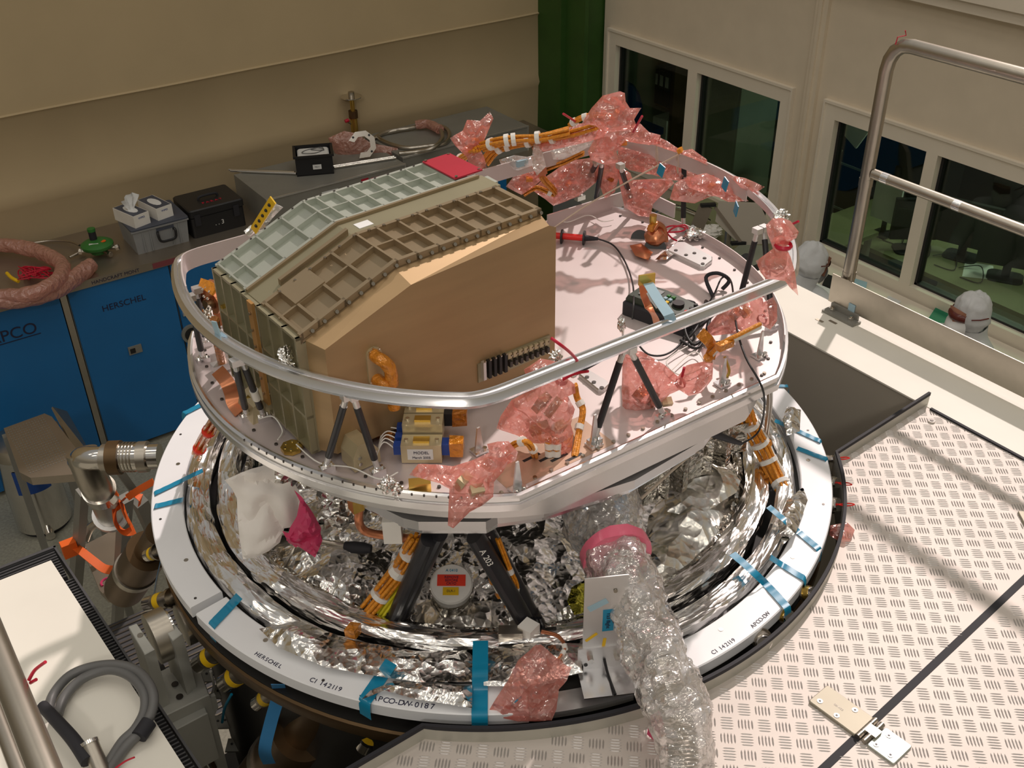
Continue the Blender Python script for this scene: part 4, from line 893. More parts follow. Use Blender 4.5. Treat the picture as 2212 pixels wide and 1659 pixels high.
bundle('wrapped_tube', [(1660, 820, 2.95), (1662, 870, 2.80), (1655, 930, 2.62), (1650, 960, 2.55)], .006, 3, .004, 'steel', 'steel tube going down behind the right end of the plate', ())
# harness over the back of the rail
bundle('orange_harness', [(1048, 350, 3.26), (1072, 322, 3.31), (1110, 310, 3.33), (1165, 302, 3.35), (1230, 290, 3.38), (1290, 272, 3.42)], .013, 6, .005, 'cable_orange', 'lower orange harness curving from the red cover to the pink bundle', (.2, .3, .5, .7))
bundle('orange_harness', [(1040, 318, 3.33), (1080, 306, 3.36), (1120, 300, 3.37), (1170, 296, 3.38), (1230, 282, 3.40)], .013, 6, .005, 'cable_orange', 'upper orange harness curving from the red cover to the pink bundle', (.1, .3, .4, .7))
bundle('orange_harness', [(990, 350, 3.25), (1005, 335, 3.29), (1030, 322, 3.33)], .011, 5, .005, 'cable_orange', 'short orange harness piece coming out of the flower shaped pink bag', (.2,))
bundle('orange_harness', [(1230, 270, 3.42), (1255, 256, 3.45), (1290, 250, 3.46), (1330, 255, 3.45)], .007, 4, .004, 'cable_orange', 'thin orange and white wire loop on top of the pink bundle', (.1, .4))
bundle('orange_harness', [(1130, 420, 3.1), (1160, 405, 3.12), (1200, 418, 3.10), (1170, 375, 3.18), (1220, 350, 3.22), (1260, 330, 3.26)], .008, 5, .004, 'kapton', 'orange wires drooping under the back of the rail', (.3,))
# long beige cord
P = [at(1190, 497, ZP + .02), at(1265, 445, ZP + .09), at(1370, 385, ZP + .19), at(1470, 332, ZL + .04)]
tag(MB().tube(P, .0028, 8, sub=8).build('cord', 'cord_beige'), 'twisted beige cord stretched from the plate up to the back of the rail', 'cord')
for (x, y, dy, lab) in ((1350, 300, 40, 'left'), (1418, 312, 52, 'middle'), (1462, 322, 52, 'right')):
    a = at(x, y, ZL + .04); b = at(x + 2, y + dy, ZL - .06); P = [a, (a + b) / 2 - R2 * .02, b, (a + b) / 2 + R2 * .02]; tag(MB().tube(P, .0016, 6, True, sub=6).build('tie_string', 'cord_beige'), '%s white string tied round the rail and pink film at the back' % lab, 'string')
for pts, lab in (([(1217, 246, 3.5), (1242, 262, 3.44)], 'red tie end sticking up left of the pink bundle'), ([(1368, 285, 3.42), (1387, 251, 3.5)], 'red tie end sticking up right of the pink bundle'), ([(1190, 730, 3.36), (1215, 748, 3.34), (1235, 765, 3.29), (1250, 785, 3.24), (1246, 800, 3.2), (1212, 822, 3.16)], 'long red tie looped over the straight rail'), ([(1212, 822, 3.16), (1240, 808, 3.19), (1270, 802, 3.22)], 'straight red tie end pointing right over the pink bag'), ([(1470, 830, 3.04), (1474, 810, 3.08), (1478, 794, 3.11)], 'red tie round the neck of the wide pink bag'), ([(1685, 500, 3.22), (1700, 490, 3.25), (1725, 478, 3.28)], 'red tie end on the knotted bag at the right'), ([(1648, 640, 3.12), (1655, 628, 3.15), (1664, 618, 3.17)], 'red tie end behind the pink bag at the right rim')):
    cab('red_tie', pts, .0035, 'red_plastic', lab, 'cable tie')
# ---------------------------------------------------------------- pink bags
def pbag(outl, ref, T, label, z=None, m='pink_film', neck=None, inner=(), name='pink_bag', sd=0, step=.009, crump=.020, cs=34, grp=None, gr_=1.05):
    d = depth(at(*ref)); cx = sum(a for a, b in outl) / len(outl); cy = sum(b for a, b in outl) / len(outl)
    outl = [(cx + (a - cx) * gr_, cy + (b - cy) * gr_) for a, b in outl]; p = atd(cx, cy, d); n = -ray(cx, cy); n.z *= .5; n.normalize()
    t = thing(name, label, 'bag', p, grp); puff(outl, p, n, T, step=step, crump=crump, cs=cs, seed=sd).build('film', m, t, 28)
    for nm, x, y, sz, mt, rot in inner: MB().cbox(onp(x, y, p, n), [k_ * .68 for k_ in sz], Matrix.Rotation(rot, 3, 'Z') @ Matrix.Rotation(.5, 3, 'X')).build(nm, mt, t, 0)
    if neck: q = onp(neck[0], neck[1], p, n); MB().lathe([(neck[2], -.006), (neck[2] * 1.15, 0), (neck[2], .006)], q, 16, neck[3] if len(neck) > 3 else (0, 0, 1)).build('tie', neck[4] if len(neck) > 4 else 'red_plastic', t)
    return t
c3 = lambda *p: C(800, 680, 3.53, *p); c4 = lambda *p: C(1180, 420, 3.53, *p); c1 = lambda *p: C(960, 180, 3.568, *p); c6 = lambda *p: C(1380, 380, 6.506, *p)
pbag(c3((320, 1225), (385, 1140), (640, 1160), (780, 1110), (900, 1050), (885, 990), (960, 975), (1040, 975), (1110, 1060), (1095, 1120), (1030, 1150), (1000, 1200), (935, 1270), (930, 1380), (850, 1450), (760, 1500), (640, 1610), (600, 1590), (605, 1450), (612, 1330), (540, 1290)), (1010, 1030, 3.06), .06, 'pink bag tied with silver tape hanging over the front rim of the plate', inner=(('connector', 1000, 1040, (.05, .03, .05), 'cream_metal', .4), ('connector', 1030, 1060, (.045, .03, .045), 'cream_metal', -.3)), sd=1)
P = [at(1062, 975, 3.1), at(1095, 990, 3.1)]; tag(MB().tube([at(1068, 985, 3.085), at(1078, 990, 3.085)], .022, 16).build('silver_tape', 'alu_bright'), 'silver tape round the neck of the front pink bag', 'tape')
pbag(c3((980, 860), (1010, 770), (1090, 650), (1230, 570), (1180, 430), (1300, 350), (1400, 370), (1480, 480), (1550, 540), (1555, 600), (1500, 620), (1550, 720), (1520, 830), (1540, 900), (1530, 1010), (1500, 1100), (1470, 1090), (1400, 970), (1240, 960), (1130, 910)), (1190, 900, 3.07), .08, 'pink bag with metal connector blocks hanging below the bend of the rail', neck=(1213, 822, .014), inner=(('connector', 1170, 870, (.045, .03, .07), 'box_side', .3), ('connector', 1195, 880, (.04, .03, .07), 'cream_metal', .5), ('connector', 1165, 925, (.06, .03, .045), 'cream_metal', -.2), ('connector', 1205, 925, (.05, .03, .05), 'cream_metal', .1)), sd=2)
pbag(c4((600, 1230), (620, 1190), (740, 1210), (900, 1300), (1000, 1390), (1060, 1310), (1180, 1280), (1255, 1290), (1250, 1400), (1170, 1500), (1080, 1520), (1010, 1480), (940, 1510), (850, 1600), (700, 1650), (600, 1640), (590, 1500)), (1410, 860, 3.02), .08, 'wide pink bag tied in the middle lying at the straight side of the plate', neck=(1470, 828, .013, (1, .3, 0)), inner=(('connector', 1385, 850, (.05, .04, .04), 'kapton_dark', .3), ('connector', 1410, 862, (.06, .03, .03), 'bronze', .6), ('connector', 1440, 868, (.04, .03, .02), 'cream_metal', -.4)), sd=3)
pbag(c4((1240, 1010), (1330, 900), (1450, 810), (1560, 785), (1640, 780), (1650, 830), (1720, 795), (1750, 850), (1750, 960), (1700, 1020), (1640, 990), (1500, 1040), (1290, 1070), (1245, 1060)), (1590, 700, 3.06), .07, 'pink bag at the right rim of the plate behind the black probe cable', neck=(1646, 690, .013, (1, .3, 0)), inner=(('connector', 1590, 678, (.05, .04, .03), 'kapton_dark', .3), ('connector', 1610, 674, (.03, .04, .03), 'brass', .1)), sd=4)
pbag(c4((1680, 240), (1730, 195), (1800, 190), (1860, 210), (1920, 290), (1900, 340), (1850, 370), (1830, 420), (1860, 480), (1890, 580), (1915, 750), (1850, 690), (1820, 650), (1740, 640), (1680, 640), (1640, 590), (1605, 510), (1660, 470), (1730, 420), (1715, 370), (1690, 310)), (1688, 540, 3.36), .08, 'knotted pink bag pulled over the right end of the rail', sd=5, neck=(1692, 530, .02))
B3 = (1320, 300, ZL + .04)
back = [
 (c1((60, 420), (150, 370), (180, 295), (270, 305), (340, 240), (365, 290), (310, 420), (270, 500), (300, 560), (320, 640), (200, 640), (180, 560), (100, 480)), (1020, 320, 3.33), .05, 'flower shaped pink bag standing behind the red cover', 6),
 (c1((1080, 310), (1150, 200), (1230, 110), (1350, 75), (1385, 90), (1390, 150), (1420, 200), (1500, 200), (1450, 280), (1470, 330), (1390, 350), (1230, 360), (1180, 320)), (1310, 270, 3.45), .09, 'topmost pink bag of the bundle at the back of the rail', 7),
 (c1((760, 450), (860, 370), (1000, 320), (1200, 300), (1250, 350), (1200, 410), (1100, 440), (900, 490), (760, 520)), (1230, 285, 3.37), .07, 'long pink wrapping round the orange harness left of the topmost bag', 8),
 (c1((1200, 370), (1400, 340), (1500, 330), (1560, 390), (1640, 410), (1640, 470), (1560, 480), (1400, 450), (1330, 520), (1350, 590), (1250, 610), (1150, 580), (1130, 520), (1180, 430)), (1320, 310, 3.32), .09, 'pink wrapping hanging in front of the back bend of the rail', 9),
 (c1((1640, 410), (1720, 450), (1830, 520), (1900, 505), (2005, 580), (2010, 620), (1900, 570), (1740, 520), (1600, 470)), (1460, 325, 3.30), .05, 'pink sleeve lying along the top of the band at the back right', 10),
 (c1((1370, 500), (1600, 560), (1800, 620), (1940, 680), (1930, 740), (1760, 740), (1600, 700), (1440, 670), (1360, 600)), (1420, 350, 3.20), .06, 'pink sleeve hanging just below the band at the back right', 11),
 (c1((490, 790), (560, 700), (700, 660), (780, 640), (770, 720), (680, 800), (600, 850)), (1140, 395, 3.15), .04, 'pink film strip left of the drooping orange wires', 12),
 (c1((700, 820), (800, 720), (950, 620), (1180, 580), (1175, 680), (1150, 760), (1040, 850), (930, 900), (850, 930), (800, 890)), (1240, 395, 3.12), .07, 'long pink bag sloping down behind the three black rods', 13),
 (c1((1240, 620), (1330, 600), (1345, 700), (1310, 830), (1240, 880), (1210, 800)), (1320, 380, 3.13), .04, 'narrow pink bag hanging between the rods at the back', 14),
 (c1((1340, 640), (1440, 700), (1460, 750), (1720, 740), (1750, 770), (1600, 920), (1580, 1010), (1500, 1000), (1400, 940), (1370, 800)), (1400, 400, 3.11), .07, 'fan shaped pink bag right of the leaning rod at the back', 15),
 (c6((480, 320), (540, 120), (620, 70), (760, 40), (1040, 10), (1100, 100), (1330, 150), (1400, 250), (1490, 350), (1230, 360), (1080, 280), (1000, 290), (800, 380), (560, 340)), (1530, 405, 3.20), .05, 'rightmost of the pink bags under the back band', 16),
 (c6((1280, 0), (1500, 40), (1750, 150), (1660, 210), (1590, 240), (1440, 160)), (1600, 395, 3.27), .04, 'pink bag corner sticking out beyond the band in front of the window', 17),
 (c1((1860, 730), (2020, 700), (2110, 740), (2190, 800), (2240, 880), (2100, 870), (1900, 800)), (1540, 395, 3.24), .05, 'bright pink fold over the band at the back right', 19)]
for o_, ref, T, lab, sd in back: pbag(o_, ref, T, lab, gr_=1.10, sd=sd, inner=(('cable_end', sum(a for a, b in o_) / len(o_), sum(b for a, b in o_) / len(o_), (.032, .02, .02), ['kapton', 'cable_orange', 'kapton_dark'][sd % 3], sd),), step=.010, crump=.024)
pbag([(1155, 1400), (1168, 1398), (1200, 1425), (1230, 1448), (1222, 1470), (1205, 1490), (1200, 1530), (1190, 1553), (1120, 1555), (1055, 1545), (1075, 1510), (1100, 1470), (1120, 1430)], (1140, 1480, ZR + .06), .035, 'pink bag of small white connectors lying on the front foil', inner=(('connector', 1113, 1465, (.022, .014, .03), 'white_plastic', .1), ('connector', 1145, 1452, (.03, .014, .02), 'white_plastic', .6), ('connector', 1152, 1475, (.02, .014, .024), 'white_plastic', -.4), ('blue_patch', 1115, 1515, (.03, .004, .05), 'tape_blue', .2)), sd=21)
pbag([(1795, 1135), (1830, 1130), (1845, 1145), (1838, 1165), (1810, 1168), (1792, 1155)], (1815, 1150, 2.46), .05, 'small pink wrapped port beside the ring at the right', sd=22, m='pink_film')
# white glove and magenta film
pbag([(489, 1040), (545, 1017), (575, 1010), (612, 1016), (632, 1045), (650, 1075), (655, 1100), (640, 1135), (612, 1140), (603, 1168), (580, 1186), (550, 1200), (527, 1202), (520, 1160), (516, 1120), (515, 1080), (505, 1060)], (570, 1100, 2.74), .055, 'white cloth glove hanging below the left front of the plate', m='glove_white', name='white_glove', sd=23, cs=16, crump=.022)
pbag([(636, 1062), (652, 1076), (675, 1108), (692, 1140), (690, 1152), (665, 1165), (640, 1182), (620, 1166), (628, 1140), (642, 1115), (648, 1085)], (655, 1120, 2.74), .05, 'magenta film flap beside the white glove', m='magenta_film', name='magenta_film', sd=24)
pbag([(612, 1150), (650, 1165), (690, 1150), (695, 1170), (680, 1205), (650, 1185), (625, 1175)], (655, 1175, 2.68), .05, 'darker magenta film bunch just under the flap', m='magenta_film', name='magenta_film', sd=25)
# ---------------------------------------------------------------- hardware on the plate
def pad(corners, z, h, label, holes=()):
    P = [at(x, y, z) for x, y in corners]; t = thing('mounting_pad', label, 'pad', sum(P, Vector()) / len(P)); MB().prism([(p.x, p.y) for p in P], z, z + h, bev=.003).build('block', 'alu', t, 30)
    for x, y in holes: p = at(x, y, z + h); MB().cyl(p, p + Vector((0, 0, .002)), .006, 12).build('hole', 'bolt_dark', t)
pad([(1440, 548), (1462, 530), (1478, 530), (1538, 562), (1538, 570), (1522, 582), (1512, 582)], ZP, .014, 'light grey bolted pad at the back right of the plate', ((1460, 541), (1482, 551), (1500, 547), (1522, 558), (1518, 570)))
pad([(1250, 815), (1258, 808), (1272, 806), (1312, 830), (1316, 838), (1305, 848), (1292, 850)], ZP, .012, 'grey pad with three holes in front of the box corner', ((1268, 815), (1283, 826), (1300, 838)))
# orange slotted floor patch and cables through it
for i, (pts, lab) in enumerate(((([(1243, 832, 3.1), (1248, 860, 3.06), (1258, 885, 3.04), (1250, 930, 3.01), (1240, 986, ZP)]), 'long orange cable rising right of the hanging pink bag'), ([(1186, 950, 3.03), (1187, 985, ZP)], 'short orange cable stub left under the hanging pink bag'), ([(1203, 950, 3.03), (1202, 985, ZP)], 'short orange cable stub right under the hanging pink bag'), ([(1100, 970, 3.05), (1118, 956, 3.08), (1140, 955, 3.09), (1152, 972, 3.05), (1157, 985, ZP)], 'orange cable arch left of the plate slots'))):
    bundle('orange_cable', pts, .006, 4, .004, 'cable_orange', lab, (.3, .7))
o = MB(); 
for x0 in (1140, 1175, 1200, 1232): p = at(x0 + 8, 988, ZP + .001); o.cbox(p, (.05, .008, .001), Matrix.Rotation(.05, 3, 'Z'))
tag(o.build('cable_slots', 'black', None, 0), 'dark cable slots cut in the plate near the front edge', 'slots')
def tri(x, y, h, label, w_=.03):
    b = at(x, y, ZP + .002); t = thing('stand_off', label, 'bracket', b); M_ = frame(b, (1, .2, 0), (0, 0, 1)); MB().prism([(-w_ / 2, 0), (w_ / 2, 0), (.004, h), (-.004, h)], -.002, .002, M_).build('web', 'alu', t, 0); MB().cbox(b + Vector((0, 0, .003)), (w_ * 1.2, .03, .006)).build('foot', 'alu_bright', t, 0)
    for dx in (-.01, .01): MB().cyl(b + Vector((dx, -.01, .006)), b + Vector((dx, -.01, .014)), .006, 8).build('bolt', 'chrome', t)
tri(1035, 975, .07, 'triangular stand-off behind the front pink bag'); tri(1118, 1058, .08, 'triangular stand-off at the front corner of the plate'); tri(1283, 962, .09, 'tall triangular stand-off beside the left rod of the straight rail'); tri(1560, 830, .08, 'triangular stand-off left of the probe cable at the right corner'); tri(1640, 770, .08, 'triangular stand-off at the right corner of the plate rim')
# electronics with blue plugs
b0 = at(925, 1005, ZP); el = thing('electronics_box', 'cream electronics stack with blue plugs and orange cable ends on the plate', 'electronics', b0)
E_ = frame(at(868, 1000, ZP + .002), at(955, 1000, ZP) - at(868, 1000, ZP), Vector((.57, .82, 0)))
Lx = (at(955, 1000, ZP) - at(868, 1000, ZP)).length
for i, (y, h0, h1) in enumerate(((.0, .0, .05), (.05, .03, .075), (.10, .03, .075))):
    s_ = MB().box((0, y, h0), (Lx, y + .045, h1), E_).build('module', 'cream_metal', el, 0)
    MB().box((Lx * .3, y + .01, h1), (Lx * .7, y + .03, h1 + .006), E_).build('gold_bar', 'brass', s_, 0)
    for xx in (.12, .88): MB().cyl(E_ @ Vector((Lx * xx, y + .02, h1)), E_ @ Vector((Lx * xx, y + .02, h1 + .006)), .005, 10).build('screw', 'chrome', s_)
for y in (.005, .04, .08, .115): MB().box((-.018, y, .02), (-.001, y + .022, .045), E_).build('blue_plug', 'blue_plug', el, 0)
MB().box((Lx, .01, .015), (Lx + .018, .04, .045), E_).build('blue_plug', 'blue_plug', el, 0); MB().box((Lx + .018, .005, .012), (Lx + .05, .045, .05), E_).build('cable_end', 'kapton', el, 0, jit=.004, scale=40)
MB().box((Lx, .10, .035), (Lx + .02, .14, .07), E_).build('black_plug', 'black', el, 0); MB().box((Lx + .02, .10, .035), (Lx + .055, .14, .07), E_).build('cable_end', 'kapton_dark', el, 0, jit=.004, scale=40)
q = MB().box((.015, -.001, .01), (Lx - .02, -.0002, .04), E_).build('data_label', 'paper', el, 0); c = E_ @ Vector((Lx / 2, -.0014, .030)); ex = E_.to_3x3() @ Vector((1, 0, 0))
text('label_text', 'MODEL', .011, c, ex, (0, 0, 1), 'ink', q); text('label_text', 'March 2005', .009, c - Vector((0, 0, .014)), ex, (0, 0, 1), 'ink', q)
for i in range(6): y = .01 + i * .02; MB().tube([E_ @ Vector((-.016, y, .035)), E_ @ Vector((-.04, y + .005, .05 - .004 * i)), E_ @ Vector((-.055, y - .01, .03)), E_ @ Vector((-.06, y - .015, .005))], .0016, 6, sub=4).build('thin_wire', 'white_plastic', el)
tag(MB().cbox(at(907, 1048, ZP + .012), (.05, .025, .024), Matrix.Rotation(-.5, 3, 'Z')).build('brass_block', 'brass', None, 0), 'small brass block on the plate rim below the electronics stack', 'block')
t = thing('brass_plate', 'eight sided brass plate with screws left of the box corner', 'plate', at(630, 963, ZP)); c = at(630, 963, ZP + .012)
MB().prism([(c.x + .027 * math.cos(math.radians(22 + 45 * k)), c.y + .027 * math.sin(math.radians(22 + 45 * k))) for k in range(8)], ZP + .002, c.z).build('body', 'brass', t, 0)
for k in range(6): MB().cyl((c.x + .017 * math.cos(k * 1.047), c.y + .017 * math.sin(k * 1.047), c.z), (c.x + .017 * math.cos(k * 1.047), c.y + .017 * math.sin(k * 1.047), c.z + .002), .0028, 8).build('screw', 'chrome', t)
# wrapped cable coming down the front of the box
bundle('wrapped_cable', [(838, 790, 3.15), (845, 830, 3.10), (815, 865, 3.06), (795, 900, 3.02), (800, 930, ZP + .015), (850, 940, ZP + .02)], .009, 4, .005, 'kapton_dark', 'dark orange wrapped cable running from the box front to the electronics stack', ())
# thin wires near the rim
for i, (pts, lab) in enumerate((([(765, 880, 3.18), (790, 930, 3.1), (800, 960, 3.05), (818, 1020, 3.0)], 'white wire running down a black rod at the front curve'), ([(640, 960, 3.0), (690, 1000, 3.0), (760, 1010, 3.0), (820, 1035, 3.0), (860, 1020, 3.01)], 'thin wire lying along the front rim of the plate'), ([(1190, 470, 3.0), (1225, 480, 3.0), (1270, 465, 3.0), (1300, 478, 3.0), (1325, 475, 3.0)], 'white wire lying behind the red probe'), ([(560, 905, 3.0), (590, 900, 3.02), (610, 930, 3.0), (600, 950, 3.0)], 'curled white wire at the left of the plate'), ([(1450, 800, 3.0), (1500, 760, 3.0), (1520, 790, 3.0), (1470, 810, 3.0), (1440, 780, 3.0), (1490, 745, 3.0)], 'thin grey wire curls near the wide pink bag'))): cab('thin_wire', pts, .0018, 'white_plastic', lab, 'wire')
# red and black test probe with lead
p0, p1, p2, p3 = at(1188, 508, ZP + .02), at(1214, 511, ZP + .02), at(1262, 514, ZP + .02), at(1292, 516, ZP + .018)
t = thing('test_probe', 'red test probe with two black collars lying on the plate beside the box', 'probe', p1); MB().cyl(p0, p2, .0105, 14).build('red_body', 'probe_red', t); d = (p2 - p0).normalized()
for p in (p1, p2): MB().cyl(p - d * .003, p + d * .003, .024, 20).build('collar', 'black', t)
MB().tube([p2, p3], lambda u: .011 - .006 * u, 12).build('cable_boot', 'rubber', t)
cab('probe_lead', [(1292, 516, ZP + .018), (1325, 530, ZP + .01), (1350, 565, ZP + .01), (1366, 610, ZP + .02), (1369, 650, ZP + .07), (1366, 690, ZP + .04)], .0028, 'black', 'black lead from the red probe to the green multimeter', 'cable')
cab('probe_lead', [(1500, 700, ZP + .01), (1540, 640, ZP + .02), (1560, 600, ZP + .03), (1580, 610, ZP + .05), (1590, 700, ZP + .1), (1610, 770, ZP + .09), (1650, 850, ZP + .02), (1640, 930, 2.75), (1600, 960, 2.72)], .0028, 'black', 'long black lead crossing the straight rail and hanging over the rim', 'cable')
cab('probe_lead', [(1372, 735, ZP + .03), (1400, 765, ZP + .01), (1440, 765, ZP + .01), (1475, 735, ZP + .01), (1480, 690, ZP + .03), (1500, 730, ZP + .01), (1475, 745, ZP + .005)], .0028, 'black', 'black lead looping below the multimeter', 'cable')
t = thing('test_probe', 'black test probe with a red tip lying across the vessel at the right', 'probe', at(1540, 945, 2.75)); A_, B_ = at(1482, 917, 2.96), at(1600, 958, 2.76)
MB().tube([A_.lerp(B_, .08), A_.lerp(B_, .5), B_], lambda u: .006 + .004 * math.sin(math.pi * u), 12, sub=5).build('handle', 'rubber', t); MB().cyl(A_, A_.lerp(B_, .1), .004, 8).build('red_tip', 'probe_red', t)
# multimeter
a, b = at(1345, 680, ZP), at(1475, 728, ZP); mm = thing('multimeter', 'dark green multimeter lying on the plate behind the straight rail', 'multimeter', (a + b) / 2)
X_ = (b - a); Lm = X_.length * 1.02; MM = frame(a, X_, Vector((-X_.y, X_.x, 0)))
pr = [(0, .004), (.0, .05), (.008, .064), (Lm * .4, .066), (Lm * .97, .052), (Lm, .044), (Lm, .004)]
mb = MB(); n = len(pr); vs = [MM @ Vector((x, y, z)) for y in (0.012, .10) for x, z in pr]; mb.add(vs, [tuple(range(n)), tuple(range(n, 2 * n))[::-1]] + [(i, (i + 1) % n, n + (i + 1) % n, n + i) for i in range(n)]); mb.build('case', 'meter_green', mm, 30)
MB().rbox((-.008, .0, 0), (Lm + .008, .114, .042), .014, MM).build('rubber_holster', 'rubber', mm)
MB().box((.03, .03, .066), (.085, .085, .0685), MM).build('display', 'grey_plastic', mm, 0)
for i in range(3):
    for j in range(2): MB().box((.10 + j * .016, .035 + i * .018, .063), (.11 + j * .016, .045 + i * .018, .0675), MM).build('button', ['yellow_label', 'tape_pale', 'green_plastic'][i], mm, 0)
MB().cyl(MM @ Vector((Lm * .72, .055, .055)), MM @ Vector((Lm * .72, .055, .068)), .017, 20).build('dial', 'black', mm)
for j in range(3): MB().cyl(MM @ Vector((Lm * .92, .03 + j * .025, .05)), MM @ Vector((Lm * .92, .03 + j * .025, .066)), .006, 10).build('socket', 'black' if j else 'probe_red', mm)
# black strap and cable tangle
cab('carry_strap', [(1540, 640, ZP + .005), (1525, 600, ZP + .03), (1550, 590, ZP + .05), (1575, 605, ZP + .03), (1560, 625, ZP + .005)], .006, 'rubber', 'black strap loop standing on the plate behind the straight rail', 'strap')
for i, (pts, lab) in enumerate((([(1450, 665, 3.0), (1470, 650, 3.03), (1500, 655, 3.03), (1480, 670, 3.0), (1450, 660, 3.0)], 'small black cable loop right of the multimeter'), ([(1490, 720, 3.0), (1530, 690, 3.03), (1560, 665, 3.01), (1540, 700, 3.0), (1500, 745, 3.0), (1480, 700, 3.02), (1530, 665, 3.03)], 'tangled black cable behind the orange bracket'), ([(1510, 690, 3.01), (1560, 650, 3.01), (1590, 655, 3.0), (1575, 690, 3.0), (1520, 720, 3.0), (1545, 740, 3.0), (1590, 730, 3.0)], 'black cable tangle left of the right pink bag'), ([(1480, 735, 3.0), (1500, 715, 3.02), (1520, 680, 3.02), (1525, 650, 3.0), (1535, 680, 3.0), (1510, 750, 3.0), (1470, 735, 3.0)], 'thick black lead knot beside the multimeter'))): cab('cable_tangle', pts, .0045, 'black', lab, 'cable')
# taped flex bracket above the rail
t = thing('taped_bracket', 'gold bracket with pale blue tape and copper flex leaning on the straight rail', 'bracket', at(1415, 650, 3.2))
MB().cbox(at(1397, 603, 3.24), (.045, .006, .028), Matrix.Rotation(-.3, 3, 'Z')).build('gold_plate', 'brass', t, 0)
MB().band([at(1400, 612, 3.23), at(1420, 645, 3.25), at(1445, 680, 3.27), at(1452, 700, 3.24)], .026, .002, lambda p: -R2).build('blue_tape', 'tape_pale', t, 0)
MB().band(smooth([at(1388, 612, 3.22), at(1392, 640, 3.18), at(1402, 665, 3.14), at(1415, 685, 3.16), at(1425, 715, 3.19), at(1445, 700, 3.21)], 5), .022, .002, lambda p: -R2 + Vector((.3, .1, 0))).build('copper_flex', 'copper', t, 30)
MB().band([at(1405, 632, 3.235), at(1412, 645, 3.235), at(1425, 662, 3.235)], .02, .003, lambda p: -R2).build('paper_tag', 'paper', t, 0)
# gold/copper feed-through at the back
t = thing('feedthrough', 'copper and foil wrapped feedthrough over a dark hole at the back of the plate', 'feedthrough', at(1412, 520, ZP))
for x, y, r in ((1382, 516, .030), (1415, 537, .036)): MB().cyl(at(x, y, ZP), at(x, y, ZP + .001), r, 24).build('dark_hole', 'black', t, 0)
c = at(1415, 512, ZP + .03); MB().ball(c, .036, 20, (1, 1, .9)).build('foil_ball', 'copper', t, 20, jit=.006, scale=35)
MB().tube([c + Vector((.03, -.02, -.02)), c + Vector((.035, 0, .02)), c + Vector((.01, .01, .04)), c + Vector((-.02, 0, .03))], .010, 10, sub=5, flat=1.6).build('copper_band', 'copper', t); MB().cbox(c + Vector((-.015, 0, .04)), (.035, .02, .018), Matrix.Rotation(.4, 3, 'Z')).build('kapton_block', 'kapton', t, 0, jit=.003, scale=50)
MB().cyl(c + Vector((-.005, .01, .05)), c + Vector((-.005, .01, .075)), .012, 12).build('brass_plug', 'brass', t)
foilsheet([(1360, 530), (1385, 525), (1410, 545), (1400, 562), (1372, 552)], ZP + .012, .01, 'pinkish foil flap left of the copper feedthrough', 'copper', 31, .006, .012, 'foil_flap'); foilsheet([(1430, 545), (1475, 512), (1478, 530), (1440, 560), (1415, 560)], ZP + .012, .01, 'pinkish foil flap right of the copper feedthrough', 'foil', 32, .006, .012, 'foil_flap')
for k, pts in enumerate(([(1425, 498, 3.02), (1450, 488, 3.03), (1480, 492, 3.03), (1470, 500, 3.02), (1435, 502, 3.02)], [(1440, 505, 3.01), (1455, 492, 3.03), (1478, 486, 3.04), (1486, 494, 3.02)], [(1442, 505, 3.01), (1452, 515, 3.0), (1462, 520, 3.0)])): cab('red_wire', pts, .0028, 'red_plastic', ['looped red wires', 'short red wire over the loops', 'red wire end on the foil'][k] + ' beside the copper feedthrough', 'wire')
# orange bracket with wires at right rim
t = thing('kapton_bracket', 'orange taped bracket with white wires at the right rim of the plate', 'bracket', at(1535, 745, 3.05))
MB().band([at(1512, 718, 3.12), at(1530, 735, 3.10), at(1540, 750, 3.06), at(1532, 775, 3.02)], .03, .003, lambda p: -R2).build('orange_plate', 'kapton', t, 30)
MB().tube([at(1532, 770, 3.03), at(1560, 745, 3.08), at(1600, 725, 3.10), at(1640, 705, 3.10)], .009, 10, sub=5).build('wire_bundle', 'white_plastic', t); MB().tube([at(1535, 765, 3.045), at(1562, 740, 3.09), at(1602, 720, 3.11), at(1642, 700, 3.11)], .006, 10, sub=5).build('wire_bundle', 'cable_orange', t); MB().cbox(at(1565, 745, 3.09), (.05, .02, .018)).build('orange_wrap', 'kapton', t, 0)
t = thing('kapton_clamp', 'orange film wrap with wires at the lower right corner of the plate', 'clamp', at(1530, 780, 3.0)); MB().tube([at(1528, 790, 3.0), at(1530, 772, 3.04)], .013, 12).build('wrap', 'kapton', t); MB().tube([at(1565, 770, 3.03), at(1575, 800, 3.0), at(1570, 815, ZP)], .004, 8, sub=4).build('wire', 'brass', t)
# copper parts left of the box
t = thing('copper_mechanism', 'copper mechanism with a round cap on the left side of the box', 'mechanism', at(470, 640, 3.05)); c = at(495, 640, 3.18)
MB().cyl(c, c + Vector((-.05, -.01, 0)), .030, 24).build('round_cap', 'copper', t); MB().cyl(c + Vector((-.05, -.01, 0)), c + Vector((-.07, -.015, 0)), .016, 18).build('cap_neck', 'bronze', t)
MB().cbox(at(458, 632, 3.20), (.045, .04, .05), Matrix.Rotation(.5, 3, 'Z')).build('block', 'copper', t, 0); MB().band([at(432, 612, 3.24), at(450, 618, 3.24), at(465, 628, 3.24)], .028, .006, lambda p: -R2).build('orange_cables', 'cable_orange', t, 0)
for x, y in ((438, 625), (445, 622), (452, 630), (440, 640), (448, 645)): MB().ball(at(x, y, 3.235), .004, 8).build('rivet', 'chrome', t)
MB().cbox(at(468, 665, 3.12), (.03, .025, .10)).build('lower_block', 'copper', t, 0)
